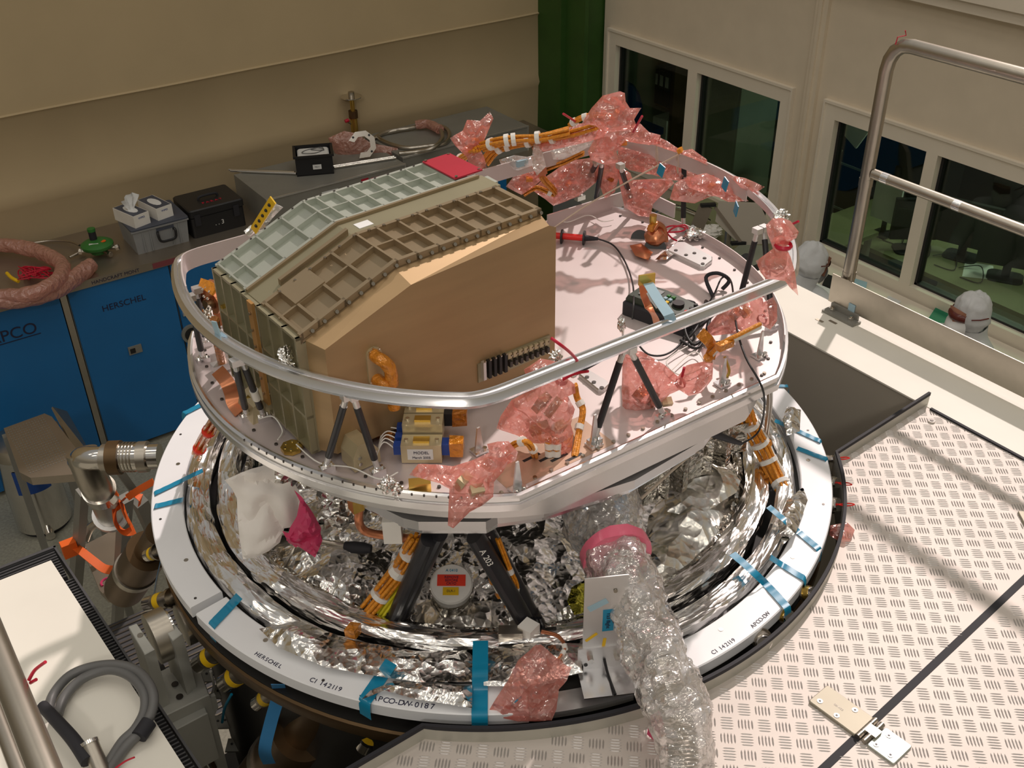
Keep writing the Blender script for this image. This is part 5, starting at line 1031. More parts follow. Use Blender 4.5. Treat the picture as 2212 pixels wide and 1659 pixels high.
t = thing('copper_strap', 'wavy copper strap hanging beside the left face of the box', 'strap', at(505, 720, 3.05)); MB().band(smooth([at(488, 660, 3.2), at(505, 668, 3.2), at(520, 680, 3.18), at(512, 700, 3.15), at(502, 718, 3.12), at(508, 735, 3.08), at(528, 745, 3.05)], 6), .038, .003, lambda p: -R2 + Vector((.2, -.1, 0))).build('strap', 'copper', t, 40)
MB().cbox(at(497, 660, 3.205), (.05, .012, .02), Matrix.Rotation(.2, 3, 'Z')).build('yellow_clamp', 'brass', t, 0)
t = thing('copper_bar', 'dark copper bar standing at the left curve of the rail', 'bar', at(478, 790, ZP)); MB().tube([at(464, 690, 3.19), at(470, 740, 3.10), at(480, 785, ZP + .02)], .012, 10).build('bar', 'kapton_dark', t); MB().cbox(at(478, 790, ZP + .015), (.05, .03, .02)).build('clamp', 'alu', t, 0)
t = thing('copper_strap', 'lower copper strap curling down to the plate at the left', 'strap', at(505, 860, 3.0)); MB().band(smooth([at(470, 800, 3.05), at(490, 825, 3.05), at(500, 850, 3.02), at(505, 870, 3.0), at(520, 890, 2.995)], 6), .036, .003, lambda p: -R2 + Vector((.2, -.1, 0))).build('strap', 'copper', t, 40); MB().cbox(at(548, 868, ZP + .02), (.05, .012, .06), Matrix.Rotation(.8, 3, 'Z')).build('gold_bracket', 'brass', t, 0)
tag(MB().tube([at(1082, 1100, 2.8), at(1090, 1100, 2.8)], .02, 6).build('latch', 'alu_bright'), 'small metal latch on the support frame below the front pink bag', 'latch')
# slotted yellow strip behind the box
t = thing('slotted_strip', 'yellow slotted strip standing behind the upper left of the box', 'strip', at(560, 470, 3.3)); A_, B_ = at(548, 498, 3.28), at(590, 432, 3.40)
MB().band([A_, B_], .024, .004, lambda p: -R2 + Vector((.3, 0, .1))).build('strip', 'yellow_label', t, 0)
for k in range(5): p = A_.lerp(B_, .15 + .17 * k) - R2 * .004; MB().ball(p, .005, 10).build('slot', 'black', t)
bag([(560, 500), (572, 460), (596, 440), (612, 448), (590, 470), (575, 490)], depth(at(580, 470, 3.3)), .02, 'clear_film', 'film', t)
tag(MB().tube([at(536, 506, 3.26), at(548, 490, 3.28)], .012, 10).build('crumpled_foil', 'foil', None, 20, jit=.006, scale=40), 'foil twist at the foot of the yellow slotted strip', 'foil')
# small block + copper on back of the box
tag(MB().cbox(bx(.735, .30, .37), (.04, .05, .06)).build('grey_block', 'lid_grey', None, 0), 'grey block beside the red cover at the back end of the box', 'block')
t = thing('copper_flex', 'folded copper strip hanging behind the red cover', 'strip', at(1165, 350, 3.25)); MB().band([at(1158, 315, 3.33), at(1166, 345, 3.27), at(1174, 378, 3.2)], .028, .003, lambda p: -R2).build('strip', 'copper', t, 0)
bag([(1150, 330), (1155, 300), (1163, 295), (1172, 330), (1180, 360), (1160, 380), (1150, 360)], depth(at(1160, 340, 3.3)), .03, 'clear_film', 'film', t)
t = thing('clear_sleeve', 'clear film sleeve with pale blue tape behind the red cover', 'sleeve', at(1110, 350, 3.25)); bag([(1078, 345), (1110, 335), (1150, 340), (1150, 358), (1120, 368), (1085, 362)], depth(at(1110, 350, 3.26)), .03, 'clear_film', 'film', t); MB().cbox(at(1128, 352, 3.26), (.04, .01, .02)).build('blue_tape', 'tape_pale', t, 0)
t = thing('clear_sleeve', 'clear film with silver tape on the band left of the pink bundle', 'sleeve', at(1230, 320, 3.25)); bag([(1190, 325), (1225, 308), (1280, 292), (1285, 310), (1250, 330), (1215, 345), (1195, 345)], depth(at(1230, 320, 3.28)), .04, 'clear_film', 'film', t)
for x, y, lab in ((475, 712, 'on the left curve of the rail'), (1425, 372, 'on the pink sleeve at the back'), (1562, 402, 'on the band at the back right'), (1585, 455, 'seen through the gap below the band')):
    q = at(x, y, ZL + .006); q = q - R2 * .03; a_ = math.atan2(q.y - AX.y, q.x - AX.x)
    tag(MB().cbox(q, (.003, .026, .038), Matrix.Rotation(a_, 3, 'Z') @ Matrix.Rotation(.3, 3, 'X')).build('blue_tape', 'tape_pale' if x < 600 else 'tape_blue', None, 0), 'small blue tape patch ' + lab, 'tape')
# ---------------------------------------------------------------- lens cap, pipes, inside the vessel
c = at(975, 1262, 2.50); t = thing('capped_lens', 'white round cap with a red and a yellow label between the black struts', 'cap', c - Vector((0, 0, .05)))
Tm = (CAM - c).normalized(); ax_ = (Vector((0, 0, 1)) * .8 + Vector((Tm.x, Tm.y, 0)) * .5).normalized()
MB().lathe([(.052, -.09), (.054, -.03), (.056, -.03), (.058, 0), (.054, .006), (.0, .007)], c, 32, ax_).build('cap', 'white_plastic', t); MB().lathe([(.060, -.12), (.060, -.035), (.05, -.035)], c, 32, ax_).build('housing', 'foil_dark', t, 20, jit=.004, scale=30)
ex = Vector((R0.x, R0.y, 0)); ex = (ex - ax_ * ex.dot(ax_)).normalized(); ey = ax_.cross(ex); LM = Matrix(((ex.x, ey.x, ax_.x, c.x), (ex.y, ey.y, ax_.y, c.y), (ex.z, ey.z, ax_.z, c.z), (0, 0, 0, 1)))
rl_ = MB().box((-.038, -.008, .0075), (.038, .024, .009), LM).build('red_label', 'sign_red', t, 0); yl_ = MB().box((-.022, -.034, .0075), (.020, -.012, .009), LM).build('yellow_label', 'yellow_label', t, 0)
for k, s_ in enumerate(('REMOVE', 'BEFORE', 'CRYO')): text('label_text', s_, .010, LM @ Vector((0, .016 - k * .009, .0095)), ex, ey, 'ink', rl_)
text('label_text', 'DLR-1', .009, LM @ Vector((0, -.023, .0095)), ex, ey, 'ink', yl_)
text('blue_writing', 'A 0410', .011, LM @ Vector((0, .036, .0085)), ex, ey, 'tape_blue', t)
t = thing('copper_pipe', 'copper pipe bending round under the support frame', 'pipe', at(840, 1150, 2.75)); MB().tube([at(778, 1092, 2.84), at(775, 1125, 2.80), at(790, 1148, 2.76), at(840, 1158, 2.74), at(905, 1165, 2.74), at(920, 1155, 2.76), at(918, 1140, 2.8)], .011, 12, sub=6).build('pipe', 'copper', t); MB().cbox(at(848, 1143, 2.79), (.045, .03, .07), Matrix.Rotation(-.6, 3, 'Z')).build('white_clip', 'white_plastic', t, 0)
MB().cbox(at(768, 1083, 2.86), (.03, .03, .05)).build('gold_bracket', 'brass', t, 0)
t = thing('steel_pipe', 'thin steel tube with hexagon coupling and black end at the left inside the vessel', 'pipe', at(680, 1165, 2.58)); MB().tube([at(600, 1150, 2.60), at(640, 1156, 2.60), at(672, 1164, 2.60), at(745, 1178, 2.60)], .0065, 10, sub=4).build('tube', 'steel', t)
MB().cyl(at(668, 1163, 2.60), at(692, 1168, 2.60), .015, 6).build('coupling', 'steel', t, 0); MB().tube([at(745, 1178, 2.60), at(762, 1182, 2.6), at(785, 1184, 2.60), at(802, 1186, 2.6)], lambda u: .011 + .006 * math.sin(math.pi * u), 12).build('black_end', 'rubber', t); MB().tube([at(645, 1158, 2.6), at(630, 1195, 2.55), at(614, 1230, 2.48), at(612, 1258, 2.42)], .0045, 8, sub=4).build('branch_tube', 'steel', t)
tag(MB().tube([at(1384, 1078, 2.72), at(1450, 1018, 2.72), at(1530, 950, 2.72), at(1560, 925, 2.72), at(1600, 895, 2.75)], .004, 8).build('thin_rod', 'cord_beige'), 'thin tan rod running up to the right under the plate', 'rod')
# white-black connector and dark square under right struts
t = thing('plug_socket', 'white square socket with black pins at the foot of the right strut', 'connector', at(1145, 1360, 2.5)); MB().cbox(at(1142, 1362, 2.53), (.04, .04, .04), Matrix.Rotation(.3, 3, 'Z')).build('body', 'white_plastic', t, 0)
for k in range(3): MB().cyl(at(1150 + k * 8, 1335, 2.54), at(1160 + k * 8, 1362, 2.5), .006, 8).build('pin', 'black_gloss', t)
tag(MB().cbox(at(1103, 1375, 2.52), (.06, .03, .05), Matrix.Rotation(-.6, 3, 'Z')).build('grey_clip', 'steel', None, 0), 'grey metal clip left of the white square socket', 'clip')
tag(MB().cbox(at(762, 1362, 2.53), (.03, .03, .03), Matrix.Rotation(.6, 3, 'Z')).build('kapton_knot', 'kapton', None, 0, jit=.006, scale=40), 'small orange film knot on the foil at the front left', 'knot')
bundle('white_cable_bundle', [(1170, 1365, 2.54), (1205, 1375, 2.55), (1220, 1400, 2.55), (1205, 1425, 2.55)], .003, 2, .003, 'copper', 'thin copper wire with a white tag on the foil beside the pink bag', (.6, .8))
# ---------------------------------------------------------------- wrapped hose and the tall bracket
hz = [(1302, 1062, 2.70), (1300, 1110, 2.72), (1325, 1180, 2.72), (1352, 1250, 2.70), (1385, 1330, 2.67), (1420, 1410, 2.64), (1448, 1490, 2.62), (1470, 1580, 2.58), (1478, 1680, 2.52)]
H = smooth([at(*q) for q in hz], 14); hs = thing('wrapped_hose', 'corrugated steel hose wrapped in clear film crossing the ring at the front', 'hose', at(1440, 1500, 2.5)); n = len(H); rings = []; cum = 0; LL = [0]
for i in range(1, n): cum += (H[i] - H[i - 1]).length; LL.append(cum)
Q = []; i = 0; s_ = 0
while s_ < cum:
    while LL[i + 1] < s_: i += 1
    Q.append(H[i].lerp(H[i + 1], (s_ - LL[i]) / (LL[i + 1] - LL[i]))); s_ += .0016
MB().tube(Q, lambda t_: .034 + .0018 * math.sin(t_ * (len(Q) - 1) * 2 * math.pi / 5), 22).build('corrugated_hose', 'steel', hs, 60)
def crumple_tube(P, rf, m, name, parent, seed=0, n=40, amp=.014, cs=18):
    u = None; rings = []
    for i, p in enumerate(P):
        d = (P[min(len(P) - 1, i + 1)] - P[max(0, i - 1)]).normalized(); u = d.orthogonal().normalized() if u is None else (u - d * d.dot(u)).normalized(); q = d.cross(u); t_ = i / (len(P) - 1); row = []
        for k in range(n):
            a = 2 * math.pi * k / n; dr = u * math.cos(a) + q * math.sin(a); b = p + dr * rf(t_); z = noise.noise(b * cs + Vector((seed, 0, 0))) * .8 + abs(noise.noise(b * cs * .45 + Vector((0, seed, 0)))) * 1.6 + abs(noise.noise(b * cs * 1.9)) * .8 - .8
            row.append(b + dr * amp * z)
        rings.append(row)
    return MB().loft(rings).build(name, m, parent, 40)
fine = smooth(H, 2)
crumple_tube(fine[30:150], lambda t_: .047 - .006 * t_, 'clear_film', 'inner_film', hs, 3, amp=.008)
crumple_tube(fine, lambda t_: (.068 + .046 * math.exp(-((t_ - .10) / .10) ** 2) + .020 * math.exp(-((t_ - .35) / .15) ** 2) + .012 * math.exp(-((t_ - .75) / .15) ** 2)), 'clear_film', 'clear_wrap', hs, 9, amp=.020)
i0 = int(.28 * len(H)); MB().tube(H[i0 - 2:i0 + 3], .089, 24).build('pink_tape', 'pink_tape', hs, 60, jit=.004, scale=25)
c = H[4]; MB().ball(c + Vector((0, .01, .0)), .07, 20, (1, 1, .8)).build('flange', 'tape_light', hs, 40, jit=.008, scale=25); MB().ball(c + Vector((0, .01, .03)), .068, 16, (1, 1, .6)).build('pink_cap', 'pink_film', hs, 40, jit=.006, scale=25)
crumple_tube(smooth([at(1300, 1130, 2.62), at(1285, 1200, 2.58), at(1310, 1300, 2.56), at(1370, 1400, 2.58), at(1405, 1470, 2.57)], 14), lambda t_: .03 + .012 * math.sin(3 * t_), 'clear_film', 'loose_film', hs, 17, amp=.016)
MB().cbox(at(1420, 1567, 2.50), (.03, .03, .06)).build('pink_tag', 'magenta_film', hs, 20, jit=.006, scale=30)
# bracket: upright plate with taped notes, feet on the gap of the ring
pb = at(1325, 1510, ZR + .004); br = thing('angle_bracket', 'tall aluminium bracket with blue tape notes standing in the ring gap', 'bracket', pb)
ex = (at(1380, 1432, ZR) - at(1265, 1445, ZR)); ex.z = 0; ex.normalize(); ey = Vector((-ex.y, ex.x, 0)); o0 = at(1262, 1512, ZR + .004)
BR = Matrix(((ex.x, ey.x, 0, o0.x), (ex.y, ey.y, 0, o0.y), (0, 0, 1, o0.z), (0, 0, 0, 1)))
wB = (at(1385, 1495, ZR) - at(1262, 1512, ZR)).length
MB().box((0, 0, 0), (wB * .49, .09, .004), BR).build('foot', 'alu_bright', br, 0); MB().box((wB * .51, 0, 0), (wB, .09, .004), BR).build('foot', 'alu_bright', br, 0)
MB().box((0, .088, .0), (wB * .97, .093, .075), BR).build('angle', 'alu', br, 0); z1 = .25
tall = MB().box((.012, .093, .03), (.115, .096, .30), BR).build('upright_plate', 'alu', br, 0)
for xx in (.03, .095): p = BR @ Vector((xx, .088, .045)); b_ = MB().cyl(p, p - ey * .014, .008, 6).build('bolt', 'chrome', br, 0)
for xx in (.02, .11): p = BR @ Vector((xx, .0875, .02 if xx < .1 else .065)); MB().cyl(p, p - ey * .001, .005, 10).build('hole', 'black', br, 0)
MB().tube([BR @ Vector((.065, .087, .035)), BR @ Vector((.07, .06, .008)), BR @ Vector((.075, .0, .006))], .0035, 8, sub=4).build('black_cable', 'black', br)
def note(x0, z0, x1, z1, rot, mt): return MB().cbox(BR @ Vector(((x0 + x1) / 2, .0922, (z0 + z1) / 2)), (x1 - x0, .001, z1 - z0), BR.to_3x3() @ Matrix.Rotation(rot, 3, 'Y')).build('tape_note', mt, tall, 0)
note(.02, .205, .07, .222, -.5, 'tape_pale'); nn = note(.058, .125, .085, .195, 0, 'tape_blue'); note(.015, .105, .05, .112, -.7, 'yellow_label'); note(.06, .07, .068, .10, .1, 'yellow_label')
text('handwriting', 'TS3 flight', .014, BR @ Vector((.0715, .0912, .16)), Vector((0, 0, -1)), ex, 'ink', nn)
MB().cyl(BR @ Vector((.085, .092, .255)), BR @ Vector((.085, .089, .255)), .005, 10).build('bolt', 'bolt', tall)
tag(MB().torus_arc(1.03, -119.3, -104.8, ZR - .03, [(-.06, -.02), (0, -.02), (0, 0), (-.06, 0)], 12).build('flange_bar', 'alu', None, 30), 'bolted aluminium flange bar in the gap of the white ring', 'bar')
# ================================================================ workbench and things on it
ZB = 1.379; YF_ = 6.53
X0, X1, X2 = aty(147, 640, YF_).x, aty(363, 559, YF_).x, aty(363, 559, YF_).x + .67
wt = thing('worktop', 'long grey steel worktop on the blue cabinets along the beige wall', 'worktop', (2, 6.9, ZB - .06))
MB().box((-1.6, YF_, ZB - .055), (5.2, 7.30, ZB)).build('board', 'steel_worktop', wt, 0)
def wtext(s, px, py, size): p = aty(px, py, YF_ - .002); text('edge_lettering', s, size, (p.x, YF_ - .0015, ZB - .03), (1, 0, 0), (0, 0, 1), 'ink', wt)
wtext('HANDCRAFT MONT', 249, 593, .034); wtext('F.R.M.', 411, 541, .026); wtext('MATZ', 504, 510, .026)
p = aty(356, 556, YF_); MB().box((p.x - .09, YF_ - .003, ZB - .05), (p.x + .09, YF_ - .0005, ZB - .012)).build('red_label', 'dull_red', wt, 0)
def cabinet(xa, xb, label, word=None, wsz=.06, wz=1.17, latch=False, handle=False, wx=None, under=False):
    t = thing('blue_cabinet', label, 'cabinet', ((xa + xb) / 2, 6.9, 0), 'blue steel cabinets under the worktop')
    MB().box((xa, 6.57, .03), (xb, 7.28, ZB - .058)).build('body', 'grey_metal', t, 0); d = MB().box((xa + .004, 6.545, .04), (xb - .004, 6.57, ZB - .062)).build('door', 'blue_cabinet', t, 0)
    if word: text('lettering', word, wsz, (wx or (xa + xb) / 2, 6.543, wz), (1, 0, 0), (0, 0, 1), 'ink', d); 
    if under: MB().box(((wx or (xa + xb) / 2) - .16, 6.542, wz - .05), ((wx or (xa + xb) / 2) + .16, 6.545, wz - .045)).build('underline', 'ink', d, 0)
    if latch: q = aty(292, 755, 6.54); MB().box((q.x - .045, 6.535, q.z - .03), (q.x + .045, 6.545, q.z + .03)).build('latch_plate', 'grey_metal', d, 0); MB().box((q.x - .035, 6.532, q.z - .02), (q.x - .0, 6.535, q.z + .015)).build('latch', 'black', d, 0)
    if handle: q = aty(413, 720, 6.54); MB().cyl((q.x, 6.545, q.z), (q.x, 6.525, q.z), .07, 24).build('ring_handle', 'grey_metal', d); MB().cyl((q.x, 6.526, q.z), (q.x, 6.520, q.z), .05, 24).build('recess', 'black', d); r_ = aty(403, 676, 6.54); MB().box((r_.x - .03, 6.52, r_.z - .01), (r_.x + .04, 6.545, r_.z + .01)).build('tab', 'alu', d, 0)
    return t
q1 = aty(28, 722, 6.543); q2 = aty(268, 655, 6.543); q3 = aty(470, 595, 6.543)
cabinet(X0 - .76, X0 - .05, 'left blue cabinet with black lettering cut by the edge of the picture', 'APCO', .11, q1.z, wx=q1.x, under=True); cabinet(X0 - 1.47, X0 - .77, 'blue cabinet at the far left behind the perforated step')
cabinet(X0, X1 - .003, 'blue cabinet with a small latch plate in the middle of its door', 'HERSCHEL', .062, q2.z, True, wx=q2.x); cabinet(X1 + .003, X2, 'blue cabinet with a round ring handle, half hidden by the oval rail', 'APCO', .12, q3.z, handle=True, wx=q3.x + .12, under=True)
for i in range(3): cabinet(X2 + .01 + i * .7, X2 + .70 + i * .7, 'blue cabinet %s to the right of the ring handle cabinet' % ['first', 'second', 'third'][i])
tag(MB().box((X0 - .045, 6.56, .02), (X0 - .006, 6.6, ZB - .06)).build('cabinet_post', 'steel', None, 0), 'narrow steel post between the two lettered blue cabinets', 'post')
# grey crate, tissue boxes, black case
a, b = at(297, 553, ZB), at(411, 520, ZB); cr_ = thing('storage_crate', 'grey plastic crate with black handle and dark lid on the worktop', 'crate', (1.76, 6.85, ZB))
x0, y0, x1, y1, hc = 1.568, 6.68, 1.945, 7.02, .175
M4 = MB(); P0 = [(x0 + .012, y0 + .012), (x1 - .012, y0 + .012), (x1 - .012, y1 - .012), (x0 + .012, y1 - .012)]
M4.loft([[Vector((x, y, ZB)) for x, y in P0], [Vector((x0, y0, ZB + hc)), Vector((x1, y0, ZB + hc)), Vector((x1, y1, ZB + hc)), Vector((x0, y1, ZB + hc))]]).build('body', 'grey_plastic', cr_, 0)
M4 = MB(); M4.box((x0 - .008, y0 - .008, ZB + hc - .012), (x1 + .008, y1 + .008, ZB + hc)); [M4.box((x, y0 - .002, ZB + .01), (x + .006, y0 + .01, ZB + hc - .01)) for x in (x0 + .06, x1 - .07, x0 + .11, x1 - .12)]; M4.build('rim', 'grey_plastic', cr_, 0)
MB().rbox((x0 - .01, y0 - .01, ZB + hc), (x1 + .01, y1 + .01, ZB + hc + .012), .015).build('lid', 'tissue_dark', cr_)
cx = (x0 + x1) / 2 + .03; MB().tube([(cx - .055, y0 - .004, ZB + .13), (cx - .06, y0 - .02, ZB + .12), (cx - .05, y0 - .024, ZB + .07), (cx, y0 - .024, ZB + .062), (cx + .05, y0 - .024, ZB + .07), (cx + .06, y0 - .02, ZB + .12), (cx + .055, y0 - .004, ZB + .13)], .009, 8, sub=4).build('handle', 'black', cr_)
MB().box((cx - .06, y0 - .003, ZB + .135), (cx + .06, y0 - .001, ZB + .155)).build('blue_label', 'tissue_dark', cr_, 0)
zt_b = ZB + hc + .012
def tissue(xa, ya, rot, label, tissue_up):
    w_, l_, h_ = .118, .235, .085; Rm = Matrix.Translation((xa, ya, zt_b)) @ Matrix.Rotation(rot, 4, 'Z'); t = thing('tissue_box', label, 'tissue box', (xa, ya, zt_b), 'tissue boxes on the crate')
    MB().box((0, 0, 0), (w_, l_, h_), Rm).build('carton', 'white_plastic', t, 0); tp_ = MB().box((.004, .004, h_), (w_ - .004, l_ - .004, h_ + .001), Rm).build('printed_top', 'tissue_dark', t, 0)
    c = Rm @ Vector((w_ / 2, l_ / 2, h_ + .0015)); MB().prism([(w_ / 2 + .032 * math.cos(k * .52), l_ / 2 + .075 * math.sin(k * .52)) for k in range(12)], h_ + .001, h_ + .002, Rm).build('opening', 'paper', t, 0)
    p = Rm @ Vector((w_ / 2, -.001, h_ * .7)); text('lettering', 'WIPES', .018, p, Rm.to_3x3() @ Vector((1, 0, 0)), (0, 0, 1), 'blue_label', t)
    if tissue_up:
        mb = MB(); n = 9; rows = []
        for i in range(n):
            u = i / (n - 1); rows.append([Rm @ Vector((w_ / 2 + (j - 4) * .012 * (.4 + u) + .02 * u, l_ / 2 + .012 * math.sin(j * 1.9 + u * 3) * (.4 + u) + .02 * (u - .5), h_ + u * (.11 - .035 * abs(j - 4.5) / 4))) for j in range(9)])
        for side in (0, .002):
            vs = [p + Vector((side, side, 0)) for r in rows for p in r]; mb.add(vs, [(i * 9 + j, i * 9 + j + 1, (i + 1) * 9 + j + 1, (i + 1) * 9 + j) for i in range(n - 1) for j in range(8)])
        mb.build('tissue', 'paper', t, 60, jit=.006, scale=20)
tissue(1.60, 6.69, .28, 'left tissue box with a white tissue standing out of it', True); tissue(1.765, 6.72, .22, 'right tissue box with a closed oval opening', False)
bc = thing('black_case', 'black plastic tool case with red writing on its lid on the worktop', 'case', (2.16, 6.86, ZB)); MB().rbox((1.975, 6.70, ZB), (2.36, 7.02, ZB + .15), .02).build('lower_shell', 'black', bc); MB().rbox((1.97, 6.695, ZB + .152), (2.365, 7.025, ZB + .205), .02).build('lid', 'black', bc)
MB().tube([(2.10, 6.86, ZB + .205), (2.11, 6.86, ZB + .222), (2.17, 6.86, ZB + .226), (2.23, 6.86, ZB + .222), (2.24, 6.86, ZB + .205)], .009, 8, sub=4).build('handle', 'rubber', bc); text('red_lettering', 'P A R A T', .035, (2.17, 6.78, ZB + .2065), (1, 0, 0), (0, 1, 0), 'red_plastic', bc, ext=.001); text('white_mark', '. . 3', .045, (2.17, 6.696, ZB + .075), (1, 0, 0), (0, 0, 1), 'paper', bc)
for x in (2.02, 2.30): MB().box((x - .02, 6.69, ZB + .09), (x + .02, 6.70, ZB + .17)).build('latch', 'rubber', bc, 0)
# grey metal cases
def gcase(x0, x1, y0, y1, z1, label):
    t = thing('metal_cabinet', label, 'cabinet', ((x0 + x1) / 2, (y0 + y1) / 2, ZB)); MB().box((x0, y0, ZB), (x1, y1, z1)).build('body', 'grey_metal', t, 0); m_ = MB(); m_.box((x0 - .003, y0 - .006, z1 - .008), (x1 + .003, y0 + .004, z1 + .004)); m_.box((x1 - .008, y0 - .005, ZB), (x1 + .003, y0 + .002, z1)); m_.build('bright_edge', 'alu', t, 0); return t
zg = 1.58; gl = at(575, 432, zg); gr = at(860, 345, zg); g2 = at(1139, 272, zg); bl = at(498, 385, zg)
g_a = gcase(gl.x, gr.x, gl.y, bl.y + .05, zg, 'low grey metal cabinet with black bin and rods on top'); g_b = gcase(gr.x + .04, g2.x, gr.y + .0, 7.28, zg + .005, 'second low grey metal cabinet under the coiled steel hose')
MB().box((gl.x + .42, gl.y - .004, ZB + .06), (gl.x + .55, gl.y - .001, ZB + .15)).build('white_label', 'paper', g_a, 0); MB().box((gl.x + .62, gl.y - .004, ZB + .07), (gl.x + .68, gl.y - .001, ZB + .14)).build('white_label', 'paper', g_a, 0); MB().box((gl.x + .74, gl.y - .004, ZB + .1), (gl.x + .80, gl.y - .001, ZB + .17)).build('red_label', 'red_cover', g_a, 0)
q = at(800, 372, zg); MB().box((gl.x + .82, gl.y - .004, ZB + .13), (gl.x + 1.0, gl.y - .001, ZB + .16)).build('magenta_label', 'magenta_film', g_a, 0)
for i, (a, b) in enumerate((((498, 368), (858, 342)), ((500, 373), (862, 338)))):
    A_, B_ = (at(498, 369, zg + .012), at(640, 375, zg + .012)) if i == 0 else (at(722, 362, zg + .012), at(855, 341, zg + .012))
    tag(MB().cyl(A_ + Vector((0, -.0, 0)), B_, .010, 12).build('steel_rod', 'chrome'), ['shiny rod end sticking out left of the black bin', 'shiny rod lying right of the black bin'][i], 'rod'); tag(MB().cyl(A_ + Vector((0, .028, 0)), B_ + Vector((0, .028, 0)), .010, 12).build('steel_rod', 'chrome'), ['second shiny rod just behind the rod end left of the bin', 'second shiny rod just behind the rod right of the bin'][i], 'rod')
# black bin
A_, B_ = at(642, 382, zg), at(722, 375, zg); t = thing('parts_bin', 'black plastic bin with white label and foam inside', 'bin', (A_ + B_) / 2); ex = (B_ - A_).normalized(); Wd = (B_ - A_).length; T2 = frame(A_, ex, Vector((-ex.y, ex.x, 0)))
mb = MB(); h_ = .15; d_ = Wd * .80
for lo, hi in (((0, 0, 0), (Wd, .008, h_)), ((0, d_ - .008, 0), (Wd, d_, h_)), ((0, .008, 0), (.008, d_ - .008, h_)), ((Wd - .008, .008, 0), (Wd, d_ - .008, h_)), ((0, 0, 0), (Wd, d_, .008)), ((-.012, -.012, h_ - .012), (Wd + .012, .0, h_ + .004)), ((-.012, d_, h_ - .012), (Wd + .012, d_ + .012, h_ + .004)), ((-.012, 0, h_ - .012), (0, d_, h_ + .004)), ((Wd, 0, h_ - .012), (Wd + .012, d_, h_ + .004))): mb.box(lo, hi, T2)
mb.build('bin_shell', 'black', t, 0); MB().rbox((.02, .02, .01), (Wd - .02, d_ - .02, h_ - .01), .02, T2).build('foam_pad', 'paper', t)
lb_ = MB().box((Wd * .45, -.014, .05), (Wd * .68, -.012, .085), T2).build('label', 'paper', t, 0); text('label_text', '74211', .016, T2 @ Vector((Wd * .565, -.015, .068)), ex, (0, 0, 1), 'ink', lb_)
MB().tube([T2 @ Vector((Wd * (.5 + .3 * math.cos(k)), d_ * (.5 + .25 * math.sin(k * 1.1)), h_ - .004 + .004 * math.sin(k * 2))) for k in range(9)], .003, 6, True, sub=5).build('thin_cable', 'grey_cable', t)
# brass fitting with disc
c = at(768, 298, zg); t = thing('brass_fitting', 'tall brass valve fitting topped by a steel disc on the grey cabinet', 'fitting', c); zz = lambda f_: c + Vector((0, 0, f_))
zd = up_ = None
hgt = .50
for lo, hi, r, mt, nm in [(a * .82, b * .82, c_ * 1.1, d_, e_) for a, b, c_, d_, e_ in ((.0, .22, .026, 'brass', 'lower_tube'), (.20, .27, .034, 'bronze', 'nut'), (.27, .40, .016, 'brass', 'stem'), (.40, .408, .075, 'chrome', 'disc'), (.40, .45, .022, 'steel', 'top_nut'))]: MB().cyl(zz(lo), zz(hi), r, 24 if nm != 'nut' else 8).build(nm, mt, t)
MB().tube([zz(.10), zz(.13) + Vector((-.06, 0, .02))], .008, 8).build('valve_arm', 'steel', t); MB().cyl(zz(.15) + Vector((-.075, 0, 0)), zz(.155) + Vector((-.045, 0, 0)), .014, 10).build('red_knob', 'red_plastic', t)
# bubble wrap, octagonal bracket, steel hose coil
pbag([(712, 300), (745, 285), (770, 290), (800, 310), (855, 320), (862, 338), (800, 345), (745, 355), (730, 340)], (780, 322, zg + .03), .12, 'pale pink bubble wrap lying beside the black bin', m='bubble_pink', name='bubble_wrap', sd=41, step=.03, crump=.012, cs=14)
t = thing('octagon_fixture', 'bright machined octagonal fixture lying in the pink bubble wrap', 'fixture', at(785, 318, zg)); ce = at(783, 312, zg + .10); n_ = (CAM - ce).normalized(); T3 = frame(ce, n_.orthogonal(), n_.cross(n_.orthogonal())) @ Matrix.Rotation(.4, 4, 'Z')
mb = MB(); ro, ri = .105, .062
for k in range(6):
    a0, a1 = k * .785, k * .785 + .785; mb.add([T3 @ Vector((r * math.cos(a), r * math.sin(a), z)) for z in (0, .035) for r, a in ((ri, a0), (ro, a0), (ro, a1), (ri, a1))], [(0, 3, 2, 1), (4, 5, 6, 7), (0, 1, 5, 4), (1, 2, 6, 5), (2, 3, 7, 6), (3, 0, 4, 7)])
mb.build('ring_body', 'chrome', t, 0)
for k in (1, 3, 5): MB().cyl(T3 @ Vector((.085 * math.cos(k * .785 + .4), .085 * math.sin(k * .785 + .4), .035)), T3 @ Vector((.085 * math.cos(k * .785 + .4), .085 * math.sin(k * .785 + .4), .037)), .009, 10).build('hole', 'black', t)
def coil(pts, z, r, label, mt='steel', grp=None, closed=False): return tag(MB().tube([at(x, y, z + dz) for x, y, dz in pts], r, 12, closed, sub=8).build('flexible_hose', mt), label, 'hose', grp)
coil([(805, 300, .02), (835, 285, .03), (880, 278, .03), (925, 270, .04), (960, 276, .04), (971, 292, .03), (960, 310, .02), (925, 316, .02), (880, 320, .02), (845, 312, .02), (818, 298, .02), (825, 290, .02), (860, 281, .03)], zg, .017, 'coiled steel hose, the loop ending at the octagonal fixture')
coil([(862, 332, .02), (900, 328, .02), (935, 320, .05), (955, 300, .06), (952, 282, .06)], zg, .017, 'end of the steel hose crossing over the coil on the right')
q = [at(898, 270, zg + .05), at(925, 268, zg + .06), at(950, 280, zg + .06)]; tag(MB().tube(q, .036, 14, sub=5).build('pink_wrap', 'bubble_pink', None, 40, jit=.008, scale=20), 'pink wrap round the steel hose coil', 'wrap')
